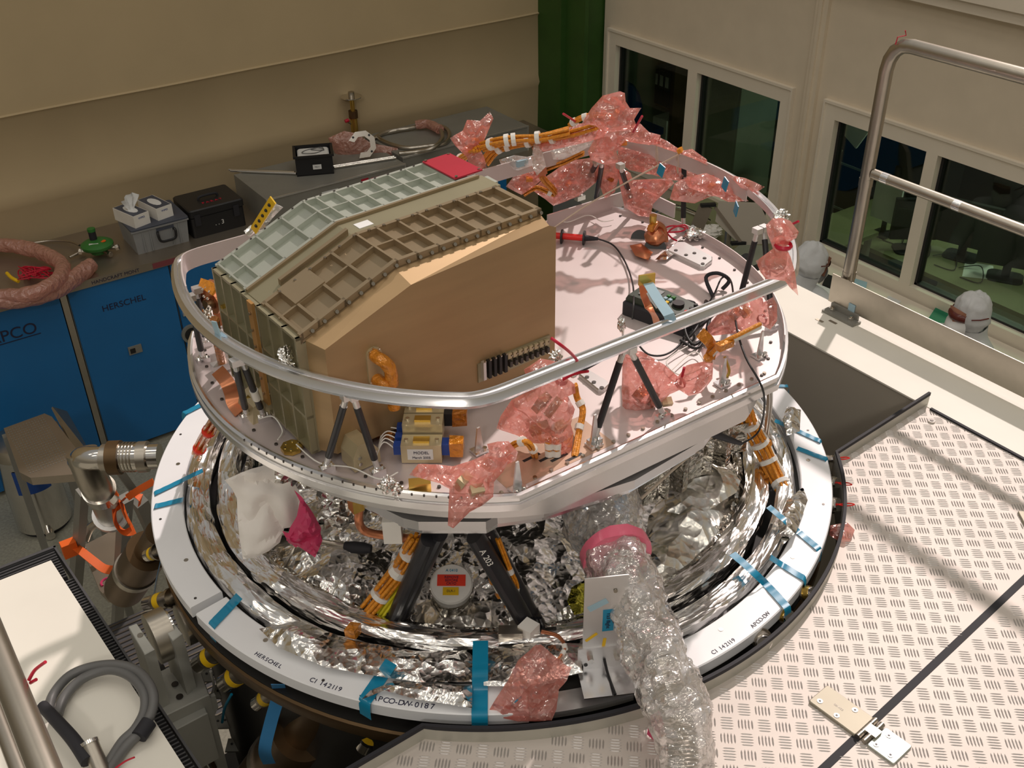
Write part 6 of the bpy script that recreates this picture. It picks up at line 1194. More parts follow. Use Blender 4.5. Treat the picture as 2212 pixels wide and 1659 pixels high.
# pink wrapped hoses, red wires, green regulator
def hose2(pts, r, label): return tag(MB().tube([at(x, y, ZB + dz) for x, y, dz in pts], r, 16, sub=8).build('padded_hose', 'bubble_pink', None, 60, jit=.010, scale=14), label, 'hose')
hose2([(-60, 535, .08), (0, 530, .08), (60, 536, .08), (110, 555, .08), (135, 575, .09), (125, 605, .11), (80, 630, .12), (20, 640, .10), (-60, 640, .1)], .048, 'pink wrapped hose loop at the left end of the worktop')
hose2([(198, 572, .05), (165, 598, .05), (120, 628, .06), (60, 646, .07), (0, 652, .07), (-60, 660, .07)], .050, 'second pink wrapped hose running in front of the loop')
rnd = random.Random(8); mb = MB()
for k in range(5): mb.tube([at(35 + rnd.uniform(0, 75), 575 + rnd.uniform(0, 30), ZB + rnd.uniform(.02, .08)) for _ in range(9)], .004, 6, True, sub=4)
tag(mb.build('red_wire_bundle', 'red_plastic'), 'tangle of thin red wires inside the pink hose loop', 'wire'); cab('yellow_wire', [(15, 590, ZB + .05), (25, 600, ZB + .04), (40, 608, ZB + .03)], .012, 'yellow_label', 'short yellow wire piece left of the red wires', 'wire'); cab('thin_hose', [(70, 525, ZB + .02), (110, 520, ZB + .02), (150, 522, ZB + .03), (172, 530, ZB + .05)], .008, 'steel', 'thin steel hose leading to the green regulator', 'hose')
cab('steel_rod', [(150, 556, ZB + .02), (182, 540, ZB + .03)], .010, 'steel', 'short steel rod in front of the green regulator', 'rod')
c = at(214, 545, ZB + .02); t = thing('gas_regulator', 'green round gas regulator with an orange dot on the worktop', 'regulator', c); MB().lathe([(0, .0), (.05, 0), (.06, .03), (.098, .04), (.105, .05), (.105, .065), (.09, .075), (.075, .082), (.06, .088), (.03, .092), (0, .092)], c, 36).build('body', 'green_plastic', t, 50)
MB().cyl(c + Vector((-.01, .02, .08)), c + Vector((-.01, .02, .15)), .024, 18).build('neck', 'rubber', t); MB().cyl(c + Vector((-.01, .02, .15)), c + Vector((-.01, .02, .17)), .026, 18).build('green_cap', 'green_plastic', t); MB().cyl(c + Vector((.035, -.04, .088)), c + Vector((.035, -.04, .090)), .018, 16).build('orange_dot', 'orange_strap', t); MB().cbox(c + Vector((-.03, -.045, .086)), (.06, .012, .006), Matrix.Rotation(-.4, 3, 'Z')).build('white_label', 'paper', t, 0)
for d_ in ((.12, -.06, .03), (-.12, .03, .03), (.05, -.1, .01)): MB().tube([c + Vector((0, 0, .03)), c + Vector(d_)], .015, 8).build('brass_port', 'steel', t); MB().cyl(c + Vector(d_) * .85, c + Vector(d_), .021, 6).build('nut', 'steel', t)
# ================================================================ left side: step, bin, pipes, ladder
b = Vector((.475, 6.10, 0)); t = thing('pedal_bin', 'round stainless steel pedal bin with a blue label on the floor', 'bin', b)
MB().lathe([(0, .0), (.15, 0), (.158, .015), (.158, .035), (.148, .04)], b, 40).build('black_base', 'rubber', t); MB().lathe([(.17, .035), (.168, .60), (.171, .605)], b, 48).build('body', 'chrome', t, 50); MB().lathe([(.173, .60), (.173, .64), (.16, .68), (.08, .70), (0, .705)], b, 40).build('lid', 'steel', t, 50)
v_ = Vector((CAM.x - b.x, CAM.y - b.y, 0)).normalized(); sd_ = Vector((-v_.y, v_.x, 0)); a0 = math.degrees(math.atan2(v_.y, v_.x)); MB().lathe([(.1705, .36), (.1705, .54)], b, 14, a0=a0 - 35, a1=a0 + 35).build('blue_label', 'blue_label', t)
p = b + v_ * .19 + sd_ * -.0 + Vector((0, 0, .035)); MB().cyl(p - v_ * .03 + sd_ * .10 * 0, p + v_ * .02, .03, 16).build('pedal', 'chrome', t)
P = [at(x, y, 1.05) for x, y in ((8, 925), (96, 893), (112, 900), (196, 1010), (190, 1022), (66, 1032), (42, 1020))]
t = thing('step_ladder', 'aluminium step ladder with a perforated top tread at the left edge', 'ladder', (P[0] + P[3]) / 2 - Vector((0, 0, 1.05)))
MB().prism([(q.x, q.y) for q in P], 1.0, 1.05).build('top_tread', 'steel_worktop', t, 0); mb = MB(); ex_ = (P[1] - P[0]); ey_ = (P[5] - P[0])
for i in range(14):
    for j in range(20): q = P[0] + ex_ * ((i + .7) / 15) + ey_ * ((j + 1.4) / 22); mb.cbox(q + Vector((0, 0, .001)), (.006, .006, .002))
mb.build('tread_grip', 'grey_metal', t, 0); MB().band([at(128, 885, 1.05), at(190, 1000, .95), at(215, 1060, .6)], .10, .012, lambda p: Vector((.6, -.5, .5))).build('side_rail', 'steel', t, 0)
for q in (P[0], P[2], P[4]): MB().box((q.x - .02, q.y - .02, 0), (q.x + .02, q.y + .02, 1.0)).build('leg', 'grey_metal', t, 0)
# second ladder with orange straps
t = thing('step_ladder', 'grey step ladder with orange straps between the bin and the white ring', 'ladder', at(253, 1420, 0)); 
def bar(a, b, w_, th, nm='leg', mt='grey_metal'): return MB().tube([a, b], w_ * .62, 4, up=(.6, -.6, .3)).build(nm, mt, t, 0)
bar(at(272, 1075, 1.55), at(256, 1300, .5), .055, .03); bar(at(256, 1300, .5), at(248, 1430, .0), .055, .03); bar(at(178, 1060, 1.5), at(170, 1180, .95), .05, .03); bar(at(170, 1180, .95), at(160, 1300, .35), .06, .05); bar(at(245, 1000, 1.6), at(340, 1130, .9), .04, .03); bar(at(300, 1080, 1.3), at(345, 1180, .7), .07, .03)
for cs_, z in ((((176, 1180), (255, 1140), (262, 1290), (232, 1292), (215, 1275)), .80),): Q_ = [at(x, y, z) for x, y in cs_]; st_ = MB().prism([(q.x, q.y) for q in Q_], z - .03, z).build('tread', 'steel_worktop', t, 0); c_ = at(232, 1258, z + .001); MB().tube([c_ + Vector((.03 * math.cos(k * .6), .03 * math.sin(k * .6), .001)) for k in range(7)], .006, 6, sub=3).build('pink_mark', 'magenta_film', st_)
MB().tube([at(182, 1168, .9), at(195, 1140, .95), at(225, 1122, 1.0), at(250, 1112, 1.0)], .022, 12, sub=5).build('curved_tube', 'steel', t)
def strap(pts, w_, label, up=(.3, -.6, .6)): return tag(MB().band(smooth([at(*q) for q in pts], 6), w_, .003, Vector(up)).build('orange_strap', 'orange_strap', None, 50), label, 'strap')
strap([(145, 1172, 1.0), (158, 1178, 1.0), (175, 1190, 1.0), (200, 1210, .98), (225, 1228, .95), (250, 1232, .93)], .045, 'orange strap across the tread of the grey ladder'); tag(MB().cbox(at(150, 1184, 1.0), (.07, .05, .08)).build('strap_knot', 'orange_strap', None, 0), 'orange strap knot on the left leg of the grey ladder', 'knot')
strap([(262, 1085, 1.6), (248, 1100, 1.6), (250, 1130, 1.55), (268, 1150, 1.5), (290, 1145, 1.5)], .04, 'orange strap bow loop hanging left of the ring', (.8, -.3, .3)); strap([(262, 1085, 1.6), (270, 1110, 1.58), (285, 1140, 1.5), (295, 1165, 1.45)], .04, 'orange strap end hanging beside the bow loop', (.8, -.3, .3)); strap([(262, 1085, 1.6), (280, 1068, 1.65), (305, 1075, 1.65), (300, 1085, 1.6)], .04, 'short orange bow end pointing right under the ring', (.5, -.6, .3)); strap([(275, 1075, 1.65), (300, 1058, 1.7), (332, 1040, 1.75)], .03, 'red strap running up to the edge of the white ring')
# vacuum pipes
t = thing('vacuum_pipe', 'stainless vacuum pipe with elbow and bellows joint left of the white ring', 'pipe', at(200, 990, 2.0)); zp = 2.0
E0, E1, E2_ = at(345, 985, zp), at(262, 988, zp), at(196, 990, zp)
MB().cyl(E0, at(318, 986, zp), .050, 28).build('pipe_end', 'chrome', t); MB().cyl(at(320, 986, zp), at(300, 987, zp), .062, 28).build('flange', 'steel', t); MB().cyl(at(302, 987, zp), at(262, 988, zp), .057, 28).build('bellows_body', 'chrome', t)
for k in range(5): MB().cyl(at(292 - k * 7, 987, zp), at(289 - k * 7, 987, zp), .061, 28).build('bellows_ring', 'bolt', t)
MB().cyl(at(262, 988, zp), at(236, 989, zp), .068, 28).build('flange', 'bronze', t); MB().cyl(at(240, 989, zp), at(222, 989, zp), .055, 28).build('flange', 'steel', t); MB().tube([at(224, 990, zp), at(200, 990, zp), at(180, 990, zp - .015), at(172, 996, zp - .06)], .047, 24, sub=6).build('elbow', 'chrome', t, 50)
MB().tube([at(176, 975, zp - .0), at(200, 1035, zp - .12), at(213, 1058, zp - .25)], .062, 28).build('lower_bellows', 'steel', t, 50); MB().cyl(at(213, 1056, zp - .24), at(220, 1068, zp - .3), .070, 28).build('clamp_ring', 'chrome', t); MB().cyl(at(220, 1066, zp - .29), at(238, 1110, zp - .55), .060, 28).build('lower_pipe', 'steel', t); MB().cyl(at(238, 1110, zp - .55), at(240, 1114, zp - .58), .078, 24).build('base_flange', 'alu', t)
# cables and connectors under the ring
def port(outer, inner, zo, zi, r, label, mt='steel', lab=True, loop=False):
    A_, B_ = at(*outer, zo), at(*inner, zi); t = thing('cable_port', label, 'connector', A_, 'labelled ports around the vessel'); d = (B_ - A_)
    MB().cyl(A_, A_ + d * .22, r * .92, 18).build('end_cap', 'chrome', t); MB().cyl(A_ + d * .22, A_ + d * .62, r, 18).build('shell', mt, t)
    if lab: MB().cyl(A_ + d * .30, A_ + d * .44, r * 1.03, 18).build('yellow_label', 'yellow_label', t)
    MB().cyl(A_ + d * .62, A_ + d * .7, r * 1.25, 18).build('collar', 'bolt', t); MB().cyl(A_ + d * .7, B_, r * .8, 14).build('neck', 'bolt', t)
    if loop: n_ = -d.normalized(); s_ = Vector((-n_.y, n_.x, 0)); MB().tube([A_, A_ + n_ * .03 + s_ * .008, A_ + n_ * .05, A_ + n_ * .03 - s_ * .008], .002, 6, True, sub=4).build('red_loop', 'probe_red', t)
    return t
for o_, i_, zo, zi, r, lab in (((318, 1200), (352, 1188), 2.36, 2.40, .020, 'labelled port on the left of the ring above the hanging tape'), ((318, 1305), (398, 1285), 2.30, 2.38, .024, 'long labelled port behind the hanging blue tape at the left'), ((428, 1436), (500, 1388), 2.26, 2.36, .027, 'labelled port just right of the grey bracket'), ((486, 1476), (552, 1432), 2.24, 2.36, .028, 'larger labelled port below the small ring lettering'), ((556, 1520), (610, 1480), 2.22, 2.36, .022, 'labelled port partly behind the hanging blue ribbon'), ((790, 1612), (832, 1530), 2.22, 2.38, .030, 'long black port with orange label beside the platform corner')): port(o_, i_, zo, zi, r, lab, 'black_gloss' if o_[0] == 790 else 'steel')
for o_, i_, r, lab, lp in (((1812, 1090), (1790, 1090), .022, 'steel port with a red loop, lower of the two at the right', True), ((1810, 1043), (1788, 1040), .018, 'steel port with a red loop, upper of the two at the right', True), ((1803, 991), (1782, 992), .012, 'small port with the uppermost red wire loop', True), ((1757, 1282), (1730, 1280), .020, 'gold ribbed port at the lower right of the ring', False), ((1706, 1332), (1685, 1325), .018, 'dark port at the lower right below the gold one', False), ((1652, 1390), (1640, 1372), .022, 'round dark port near the wrapped hose', False)): port(o_, i_, 2.475, 2.46, r, lab, 'brass' if 'gold' in lab else 'steel', False, lp)
def bronze(a, za, b, zb, r, label):
    A_, B_ = at(*a, za), at(*b, zb); d = B_ - A_; t = thing('bronze_cylinder', label, 'cylinder', B_); MB().cyl(A_, A_ + d * .3, r * .62, 28).build('neck', 'bronze', t); MB().cyl(A_ + d * .3, A_ + d * .62, r, 32).build('upper_body', 'bronze', t); MB().cyl(A_ + d * .62, A_ + d * .68, r * 1.08, 32).build('ring', 'steel', t); MB().cyl(A_ + d * .68, B_, r * 1.02, 32).build('lower_body', 'bronze', t)
bronze((700, 1520), 2.30, (560, 1700), 1.75, .085, 'large bronze cylinder slanting down below the ring at the bottom'); bronze((345, 1150), 2.25, (270, 1270), 1.75, .072, 'bronze cylinder under the left edge of the ring')
bronze((1480, 1440), 2.2, (1440, 1500), 1.9, .05, 'small bronze cylinder hidden in the gap below the wrapped hose')
# machine frame below, its black put in for the poor light there
t = thing('shade_stand', 'added machine stand, black in place of shade, with small drilled plates under the vessel at the bottom left', 'stand', (.8, 1.5, 1.0))
MB().box((.30, .9, .9), (1.9, 2.75, 1.15)).build('shade_deck', 'machine_shade', t, 0); MB().box((.36, 1.55, 1.15), (.44, 2.9, 1.6)).build('side_beam', 'machine_shade', t, 0)  # deck is an added dark sheet that hides the floor in the gap
for k in range(6):
    for j in range(3):
      if math.hypot(.375 + k * .22 - AX.x, 1.265 + j * .24 - AX.y) > 1.06: MB().box((.36 + k * .22, 1.25 + j * .24, 1.15), (.39 + k * .22, 1.28 + j * .24, 1.8)).build('frame_post', 'machine_shade', t, 0)
for x, y, z in ((440, 1460, 1.95), (480, 1495, 1.9), (480, 1560, 1.75), (540, 1560, 1.85), (510, 1610, 1.7), (460, 1330, 1.9), (600, 1600, 1.7)): c = at(x, y, z); pl = MB().cbox(c, (.06, .05, .006), Matrix.Rotation(-.6, 3, 'Z')).build('drilled_plate', 'grey_metal', t, 0); MB().cyl(c + Vector((.01, .0, .003)), c + Vector((.01, 0, .005)), .004, 8).build('hole', 'black', pl); MB().cyl(c + Vector((-.01, .01, .003)), c + Vector((-.01, .01, .005)), .004, 8).build('hole', 'black', pl)
for k, pts in enumerate(([(520, 1470, 2.3), (555, 1490, 2.2), (560, 1520, 2.15), (600, 1540, 2.1), (620, 1555, 2.1)], [(500, 1500, 2.2), (485, 1530, 2.1), (480, 1560, 2.0)], [(650, 1610, 1.9), (720, 1630, 1.9), (770, 1640, 1.95)], [(455, 1450, 2.2), (462, 1480, 2.1), (458, 1500, 2.05)])): cab('service_wire', pts, .004, ['steel', 'tape_blue', 'blue_plug', 'white_plastic'][k], ['thin bright wire between the ports and the bronze cylinder', 'pale blue strip below the larger labelled port', 'blue cable in the dark gap beside the platform corner', 'thin white wire right of the grey bracket'][k], 'wire')
# roller bracket
t = thing('roller_bracket', 'grey machined bracket holding a steel roller beside the ring gap', 'bracket', at(380, 1500, 2.0)); zt2 = 2.36
def plate4(c4_, z0, z1, nm, mt='alu'): Q_ = [at(x, y, z1) for x, y in c4_]; return MB().prism([(q.x, q.y) for q in Q_], z0, z1, bev=.002).build(nm, mt, t, 0)
plate4(((277, 1353), (295, 1346), (334, 1402), (312, 1414)), 2.12, zt2, 'fork_plate', 'bracket_grey'); plate4(((334, 1328), (354, 1318), (394, 1368), (373, 1384)), 2.12, zt2, 'fork_plate', 'bracket_grey')
Q_ = [at(x, y, 2.22) for x, y in ((300, 1400), (385, 1362), (432, 1478), (345, 1522))]; MB().prism([(q.x, q.y) for q in Q_], 1.9, 2.10, bev=.003).build('middle_block', 'bracket_grey', t, 0)
Q_ = [at(x, y, 2.14) for x, y in ((330, 1470), (425, 1425), (452, 1500), (352, 1548))]; MB().prism([(q.x, q.y) for q in Q_], 1.6, 2.14, bev=.003).build('lower_block', 'bracket_grey', t, 0)
ca, cb = at(305, 1392, 2.31), at(392, 1352, 2.31); ax2 = (cb - ca).normalized(); cw = ca.lerp(cb, .5); MB().cyl(cw - ax2 * .028, cw + ax2 * .026, .075, 36).build('roller', 'steel', t); MB().cyl(cw + ax2 * .026, cw + ax2 * .034, .06, 36).build('roller_hub', 'chrome', t); MB().cyl(cb + ax2 * .0, cb + ax2 * .14, .062, 32).build('axle_drum', 'steel', t); MB().cyl(at(303, 1373, zt2), at(303, 1373, zt2) + Vector((0, 0, .003)), .008, 14).build('screw_hole', 'bolt', t)
fr_ = frame(at(352, 1548, 2.12), at(455, 1500, 2.12) - at(352, 1548, 2.12), (0, 0, 1)); Lf = (at(455, 1500, 2.12) - at(352, 1548, 2.12)).length
MB().prism([(-.015, .0), (Lf + .01, 0), (Lf + .01, -.05), (Lf * .45, -.19), (.01, -.19)], -.0, .012, fr_).build('gusset_plate', 'bracket_grey', t, 0); MB().cyl(fr_ @ Vector((Lf * .55, -.045, .012)), fr_ @ Vector((Lf * .55, -.045, .016)), .024, 20).build('washer', 'bolt', t); MB().cyl(fr_ @ Vector((Lf * .55, -.045, .016)), fr_ @ Vector((Lf * .55, -.045, .03)), .017, 6).build('hex_bolt', 'bolt_dark', t)
for x, y in ((378, 1478), (388, 1505)): q = at(x, y, 2.143); MB().cyl(q, q + Vector((0, 0, .002)), .010, 14).build('hole', 'bolt_dark', t)
MB().cyl(at(420, 1590, 2.0), at(455, 1659, 1.85), .02, 16).build('lower_rod', 'chrome', t)
# near handrail on the left
t = thing('near_handrail', 'thick steel handrail close to the camera at the lower left corner', 'handrail', at(60, 1560, 3.2)); A_, B_ = at(-40, 1320, 3.495), at(120, 1720, 3.495)
MB().cyl(A_, B_, .0175, 24).build('top_rail', 'steel', t, 50); MB().cyl(at(-30, 1480, 3.02), at(55, 1700, 3.02), .014, 18).build('middle_rail', 'steel', t, 50)
for pts, lab in (([(62, 1470, 3.49), (75, 1448, 3.50), (98, 1430, 3.52)], 'longer red tie end on the near handrail'), ([(66, 1475, 3.49), (78, 1468, 3.50)], 'shorter red tie end on the near handrail'), ([(250, 1659, 2.48), (270, 1645, 2.5), (290, 1636, 2.52)], 'red tie end beside the grey cable loop')): cab('red_tie', pts, .0022, 'red_plastic', lab, 'cable tie')
zs = ZD + .02
cab('grey_cable', [(105, 1535, zs), (115, 1500, zs), (150, 1460, zs + .01), (200, 1440, zs + .02), (255, 1436, zs + .03), (300, 1452, zs + .03), (328, 1490, zs + .03), (330, 1530, zs + .02), (308, 1575, zs + .01), (270, 1615, zs), (235, 1665, zs)], .012, 'grey_cable', 'outer strand of the thick grey cable loop on the left slab', n=12)
cab('grey_cable', [(125, 1545, zs), (140, 1505, zs), (180, 1465, zs + .01), (235, 1447, zs + .02), (280, 1460, zs + .025), (310, 1495, zs + .025), (312, 1535, zs + .015), (292, 1575, zs + .01), (262, 1605, zs), (225, 1665, zs)], .012, 'grey_cable', 'inner strand of the thick grey cable loop on the left slab', n=12)
tag(MB().tube([at(322, 1560, zs + .012), at(300, 1592, zs + .008)], .019, 14).build('black_sleeve', 'rubber'), 'black sleeve round both strands of the grey cable loop', 'sleeve')
t = thing('cable_plug', 'round steel cable plug with a black cable lying on the left slab', 'plug', at(205, 1640, zs)); MB().tube([at(92, 1525, zs + .02), at(125, 1560, zs + .03), (at(160, 1600, zs + .03)), at(190, 1645, zs + .02)], lambda u: .014 + .003 * u, 12, sub=5).build('black_cable', 'rubber', t); q = at(207, 1640, zs); MB().cyl(q - Vector((0, .05, 0)), q + Vector((0, .02, .03)), .020, 20).build('shell', 'steel', t); MB().cyl(q + Vector((0, .02, .03)), q + Vector((0, .027, .034)), .022, 20).build('rim', 'chrome', t)
tag(MB().box((.40, 3.4, .55), (.95, 4.3, .58)).build('floor_grating', 'grate_dark', None, 0), 'dark grating low beside the grey ladder', 'grating')
mb = MB(); 
for i in range(26): mb.box((.40, 3.4 + i * .035, .581), (.95, 3.407 + i * .035, .586))
tag(mb.build('grating_bars', 'steel', None, 0), 'thin bright bars of the grating beside the grey ladder', 'grating')
# equipment seen past the plate at the back right (pale trolley, tilted plates, chrome hoop)
def slab4(pts, z, th, nm, mt, label, cat): Q_ = [at(x, y, z) for x, y in pts]; return tag(MB().prism([(q.x, q.y) for q in Q_], z - th, z).build(nm, mt, None, 0), label, cat)
t = thing('trolley', 'pale green topped trolley behind the instrument plate', 'trolley', at(1500, 520, 0)); Q_ = [at(x, y, 1.15) for x, y in ((1405, 440), (1560, 395), (1700, 560), (1600, 640), (1480, 560))]; MB().prism([(q.x, q.y) for q in Q_], 1.11, 1.15).build('top', 'office_desk', t, 0); MB().prism([(q.x, q.y) for q in Q_], .1, .14).build('lower_shelf', 'grey_metal', t, 0)
for q in Q_: MB().cyl((q.x, q.y, 0), (q.x, q.y, 1.11), .02, 10).build('leg', 'steel', t)
t = thing('steel_hoop', 'bent bright steel tube hoop standing on the trolley behind the plate', 'tube', at(1410, 480, 1.2)); MB().tube([at(1408, 490, 1.2), at(1412, 468, 1.3), at(1432, 452, 1.38), at(1460, 448, 1.38), at(1500, 462, 1.3), at(1530, 478, 1.2)], .022, 14, sub=6).build('hoop', 'chrome', t)
t = thing('tilted_panel', 'grey tilted equipment panel with dark corners behind the right of the rail', 'panel', at(1600, 490, 1.2)); pc = at(1590, 480, 1.55); n_ = (CAM - pc).normalized(); n_.z -= .25; Q_ = [onp(x, y, pc, n_) for x, y in ((1552, 436), (1640, 440), (1680, 525), (1600, 530), (1545, 478))]; mb = MB(); k_ = len(Q_); mb.add(Q_ + [q - n_ * .03 for q in Q_], [tuple(range(k_)), tuple(range(k_, 2 * k_))[::-1]] + [(i, (i + 1) % k_, k_ + (i + 1) % k_, k_ + i) for i in range(k_)]); mb.build('panel', 'beam_side', t, 0)
for x, y in ((1530, 442), (1595, 524)): MB().cbox(onp(x, y, pc, n_) + n_ * .01, (.10, .03, .02), Matrix.Rotation(-.5, 3, 'Z')).build('dark_corner', 'black', t, 0)
for (a, b) in (((1525, 445), (1500, 505)), ((1545, 448), (1600, 522))): MB().band([onp(*a, pc, n_), onp(*b, pc, n_ )], .09 if a[0] == 1525 else .02, .02, n_).build('arm', 'steel_worktop', t, 0)
MB().cyl((pc.x, pc.y + .05, 1.12), (pc.x, pc.y + .05, 1.5), .03, 12).build('post', 'steel', t)
t = thing('grey_machine', 'grey rounded machine housing with a black knob at the right of the trolley', 'machine', at(1610, 560, 1.15)); Q_ = [at(x, y, 1.3) for x, y in ((1580, 540), (1600, 525), (1660, 530), (1675, 580), (1620, 600))]; MB().prism([(q.x, q.y) for q in Q_], 1.15, 1.3, bev=.01).build('housing', 'lid_grey', t, 0); MB().cyl(at(1612, 560, 1.3), at(1612, 560, 1.36), .04, 18).build('knob', 'black', t); MB().cbox(at(1640, 590, 1.32), (.16, .12, .06)).build('black_cover', 'black', t, 0)
ball_foil(1535, 500, 1.22, .08, 'crumpled clear and silver bag on the trolley', 'white_plastic', (1.2, 1, .5), 33)
t = thing('grey_machine', 'dark grey machine block behind the three rods at the back of the plate', 'machine', at(1300, 420, .9)); Q_ = [at(x, y, 1.35) for x, y in ((1195, 395), (1340, 352), (1378, 412), (1275, 452))]; MB().prism([(q.x, q.y) for q in Q_], 0, 1.35).build('housing', 'grey_metal', t, 0); MB().cbox(at(1390, 400, 1.38), (.12, .10, .03)).build('blue_lid', 'blue_label', t, 0); MB().cbox(at(1240, 395, 1.38), (.2, .1, .02)).build('dark_tray', 'black', t, 0)
# ================================================================ the two people in clean room suits
def skin(nodes, edges, name, m, parent, M_, sub=2):
    me = bpy.data.meshes.new(name); me.from_pydata([M_ @ Vector(n_[:3]) for n_ in nodes], edges, []); ob = bpy.data.objects.new(name, me); COL.objects.link(ob); md = ob.modifiers.new('s', 'SKIN'); md.use_smooth_shade = True
    for i, v in enumerate(me.skin_vertices[0].data): r = nodes[i][3]; v.radius = (r, nodes[i][4] if len(nodes[i]) > 4 else r); v.use_root = (i == 0)
    sb = ob.modifiers.new('u', 'SUBSURF'); sb.levels = sub; sb.render_levels = sub; bpy.context.view_layer.update()
    m2 = bpy.data.meshes.new_from_object(ob.evaluated_get(bpy.context.evaluated_depsgraph_get())); bpy.data.objects.remove(ob)
    mb = MB(); mb.add([v.co.copy() for v in m2.vertices], [tuple(p.vertices) for p in m2.polygons]); return mb
def person(base, yaw, label, look, arms):
    M_ = Matrix.Translation(base) @ Matrix.Rotation(yaw, 4, 'Z'); t = thing('person', label, 'person', base)
    N_ = [(0, 0, .93, .14, .17), (0, 0, 1.10, .13, .16), (0, 0, 1.28, .14, .19), (0, 0, 1.40, .10, .12), (.01, 0, 1.48, .065, .065),
          (0, .17, 1.37, .078), (arms[0][0], .25, arms[0][1], .058), (arms[1][0], .20, arms[1][1], .042), (0, -.17, 1.37, .078), (arms[0][0], -.25, arms[0][1], .058), (arms[1][0], -.18, arms[1][1], .042),
          (0, .095, .84, .115), (.02, .11, .48, .085), (-.02, .11, .09, .062), (.13, .12, .05, .05), (0, -.095, .84, .115), (.02, -.11, .48, .085), (-.02, -.11, .09, .062), (.13, -.12, .05, .05)]
    Ed = [(0, 1), (1, 2), (2, 3), (3, 4), (3, 5), (5, 6), (6, 7), (3, 8), (8, 9), (9, 10), (0, 11), (11, 12), (12, 13), (13, 14), (0, 15), (15, 16), (16, 17), (17, 18)]
    mb = skin(N_, Ed, 'suit', 'suit', t, M_); mb.build('suit', 'suit', t, 80, jit=.010, scale=7)
    for s_ in (1, -1):          # gloved hands: palm, four fingers, thumb
        w_ = Vector((arms[1][0], (.20 if s_ > 0 else -.18), arms[1][1])); H_ = [(w_.x, w_.y, w_.z, .030, .022), (w_.x + .05, w_.y - .01 * s_, w_.z - .01, .038, .018), (w_.x + .09, w_.y - .012 * s_, w_.z - .015, .036, .015)]; E_h = [(0, 1), (1, 2)]
        for k in range(4): i0 = len(H_); y_ = w_.y - .012 * s_ + (k - 1.5) * .019; L_ = (.062, .072, .066, .052)[k]; H_ += [(w_.x + .105, y_, w_.z - .016, .0095), (w_.x + .105 + L_ * .5, y_, w_.z - .026, .009), (w_.x + .10 + L_ * .9, y_, w_.z - .050, .008)]; E_h += [(2, i0), (i0, i0 + 1), (i0 + 1, i0 + 2)]
        i0 = len(H_); H_ += [(w_.x + .055, w_.y - .045 * s_, w_.z - .015, .011), (w_.x + .085, w_.y - .062 * s_, w_.z - .03, .009)]; E_h += [(1, i0), (i0, i0 + 1)]
        skin(H_, E_h, 'glove', 'paper', t, M_).build('glove', 'paper', t, 80)
    HM = M_ @ Matrix.Translation((.015, 0, 1.585)) @ Matrix.Rotation(look[0], 4, 'Z') @ Matrix.Rotation(look[1], 4, 'Y')
    mb = MB(); n = 48; rings = []
    for j in range(29):
        th = math.pi * j / 28; row = []
        for i in range(n):
            ph = 2 * math.pi * i / n; d = Vector((math.sin(th) * math.cos(ph), math.sin(th) * math.sin(ph), math.cos(th))); r = Vector((.112, .098, .145)); p = Vector((d.x * r.x, d.y * r.y, d.z * r.z))
            p *= 1 + .055 * abs(noise.noise(d * 2.6 + Vector((base[0], 0, 0)))) * 2 - .05 * abs(noise.noise(d * 5 + Vector((0, base[1], 0))))
            if d.z < -.2: p.x *= .86; p.y *= .92
            row.append(HM @ (p + Vector((-.012, 0, 0))))
        rings.append(row)
    mb.loft(rings, cap=False); mb.build('hood', 'suit', t, 80, jit=.013, scale=9)
    mb = MB(); rings = []
    for zz_, r, rx in ((-.06, .092, .10), (-.11, .088, .095), (-.15, .098, .10), (-.19, .15, .12), (-.22, .17, .12)): rings.append([HM @ Vector((rx * math.cos(2 * math.pi * i / 24) - .02, r * math.sin(2 * math.pi * i / 24), zz_)) for i in range(24)])
    mb.loft(rings, cap=False).build('hood_collar', 'suit', t, 80, jit=.012, scale=9)
    mb = MB(); rings = []                  # face seen in the hood opening: brow, nose, cheeks
    for j in range(9):
        v = -1 + 2 * j / 8; rings.append([HM @ Vector((.098 + .016 * (1 - u * u) * (1 - v * v) + (.014 * math.exp(-(u * 4) ** 2) * math.exp(-((v + .1) * 3) ** 2)), .058 * u, .062 * v + .008)) for u in [-1 + 2 * i / 10 for i in range(11)]])
    vs = [p for r in rings for p in r]; mb.add(vs, [(j * 11 + i, j * 11 + i + 1, (j + 1) * 11 + i + 1, (j + 1) * 11 + i) for j in range(8) for i in range(10)]); mb.build('face', 'skin', t, 80)
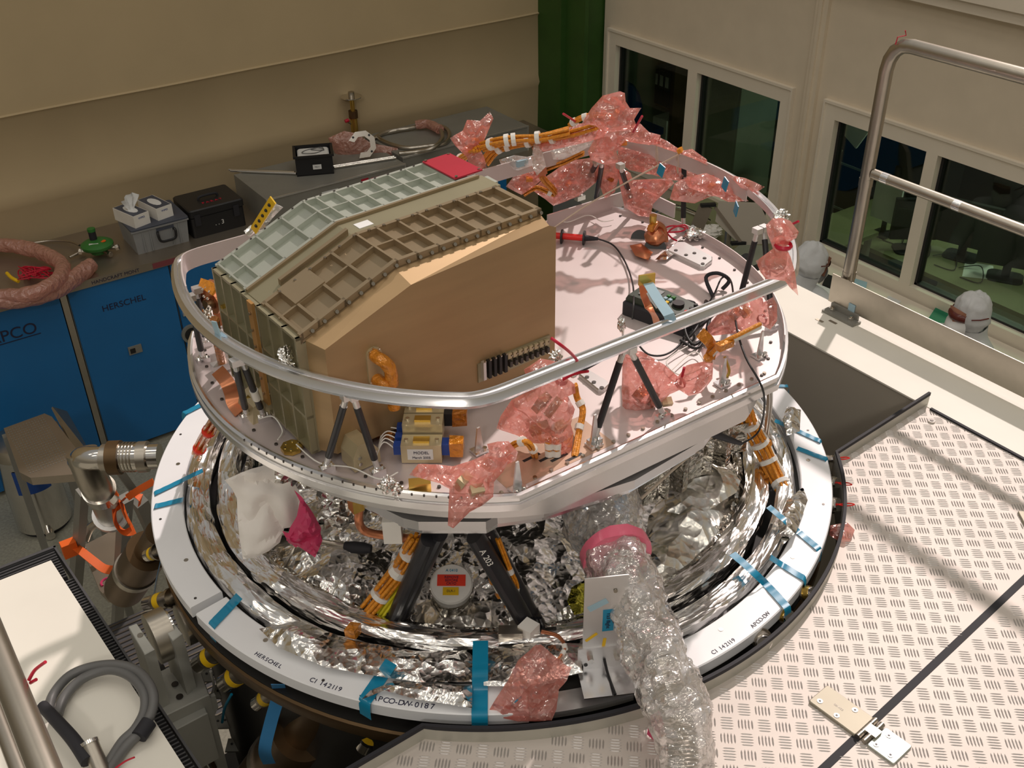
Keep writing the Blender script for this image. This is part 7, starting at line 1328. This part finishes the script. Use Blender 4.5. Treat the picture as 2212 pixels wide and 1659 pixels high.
    for y_ in (.028, -.028): MB().ball(HM @ Vector((.112, y_, .030)), .0125, 12).build('eye', 'paper', t)
    mb = MB(); rings = []
    for zz_, dx in ((.008, -.004), (.013, .010), (.030, .016), (.048, .010), (.053, -.004)): rings.append([HM @ Vector((.020 + (.098 + dx) * math.cos(a), (.088 + dx * .5) * math.sin(a), zz_)) for a in [-.72 + 1.44 * i / 12 for i in range(13)]])
    mb.add([p for r in rings for p in r], [(j * 13 + i, j * 13 + i + 1, (j + 1) * 13 + i + 1, (j + 1) * 13 + i) for j in range(4) for i in range(12)])
    mb.tube([HM @ Vector((.07, .075, .03)), HM @ Vector((.03, .098, .03)), HM @ Vector((-.02, .108, .03))], .004, 6); mb.tube([HM @ Vector((.07, -.075, .03)), HM @ Vector((.03, -.098, .03)), HM @ Vector((-.02, -.108, .03))], .004, 6); mb.build('goggles', 'goggle', t, 80)
    mb = MB(); rings = []
    for zz_, r, dx in ((.012, .056, .012), (-.015, .070, .050), (-.045, .072, .068), (-.080, .060, .052), (-.108, .040, .02)): rings.append([HM @ Vector((.098 + dx * math.cos(a) ** 2, r * math.sin(a), zz_)) for a in [-1.45 + 2.9 * i / 10 for i in range(11)]])
    vs = [p for r in rings for p in r]; vs2 = [p - (HM.to_3x3() @ Vector((.004, 0, 0))) for p in vs]; F_ = [(j * 11 + i, j * 11 + i + 1, (j + 1) * 11 + i + 1, (j + 1) * 11 + i) for j in range(4) for i in range(10)]; mb.add(vs, F_); mb.add(vs2, F_); mb.build('mask', 'paper', t, 80); return t
pr_ = at(2112, 634, 1.72); pl_ = at(1752, 528, 1.72); yl = math.atan2(-R0.y, -R0.x)
person(Vector((pr_.x, pr_.y, 0)), math.atan2(-R0.y - .55 * R2.y, -R0.x - .55 * R2.x), 'person in white hood, amber goggles and face mask looking down at the right edge', (0, .06), ((.06, 1.10), (.30, 1.02)))
person(Vector((pl_.x, pl_.y, 0)), math.atan2(R0.y, R0.x) + .5, 'person in white hood seen from behind beyond the right end of the rail', (0, .30), ((.05, 1.10), (.28, 1.0)))
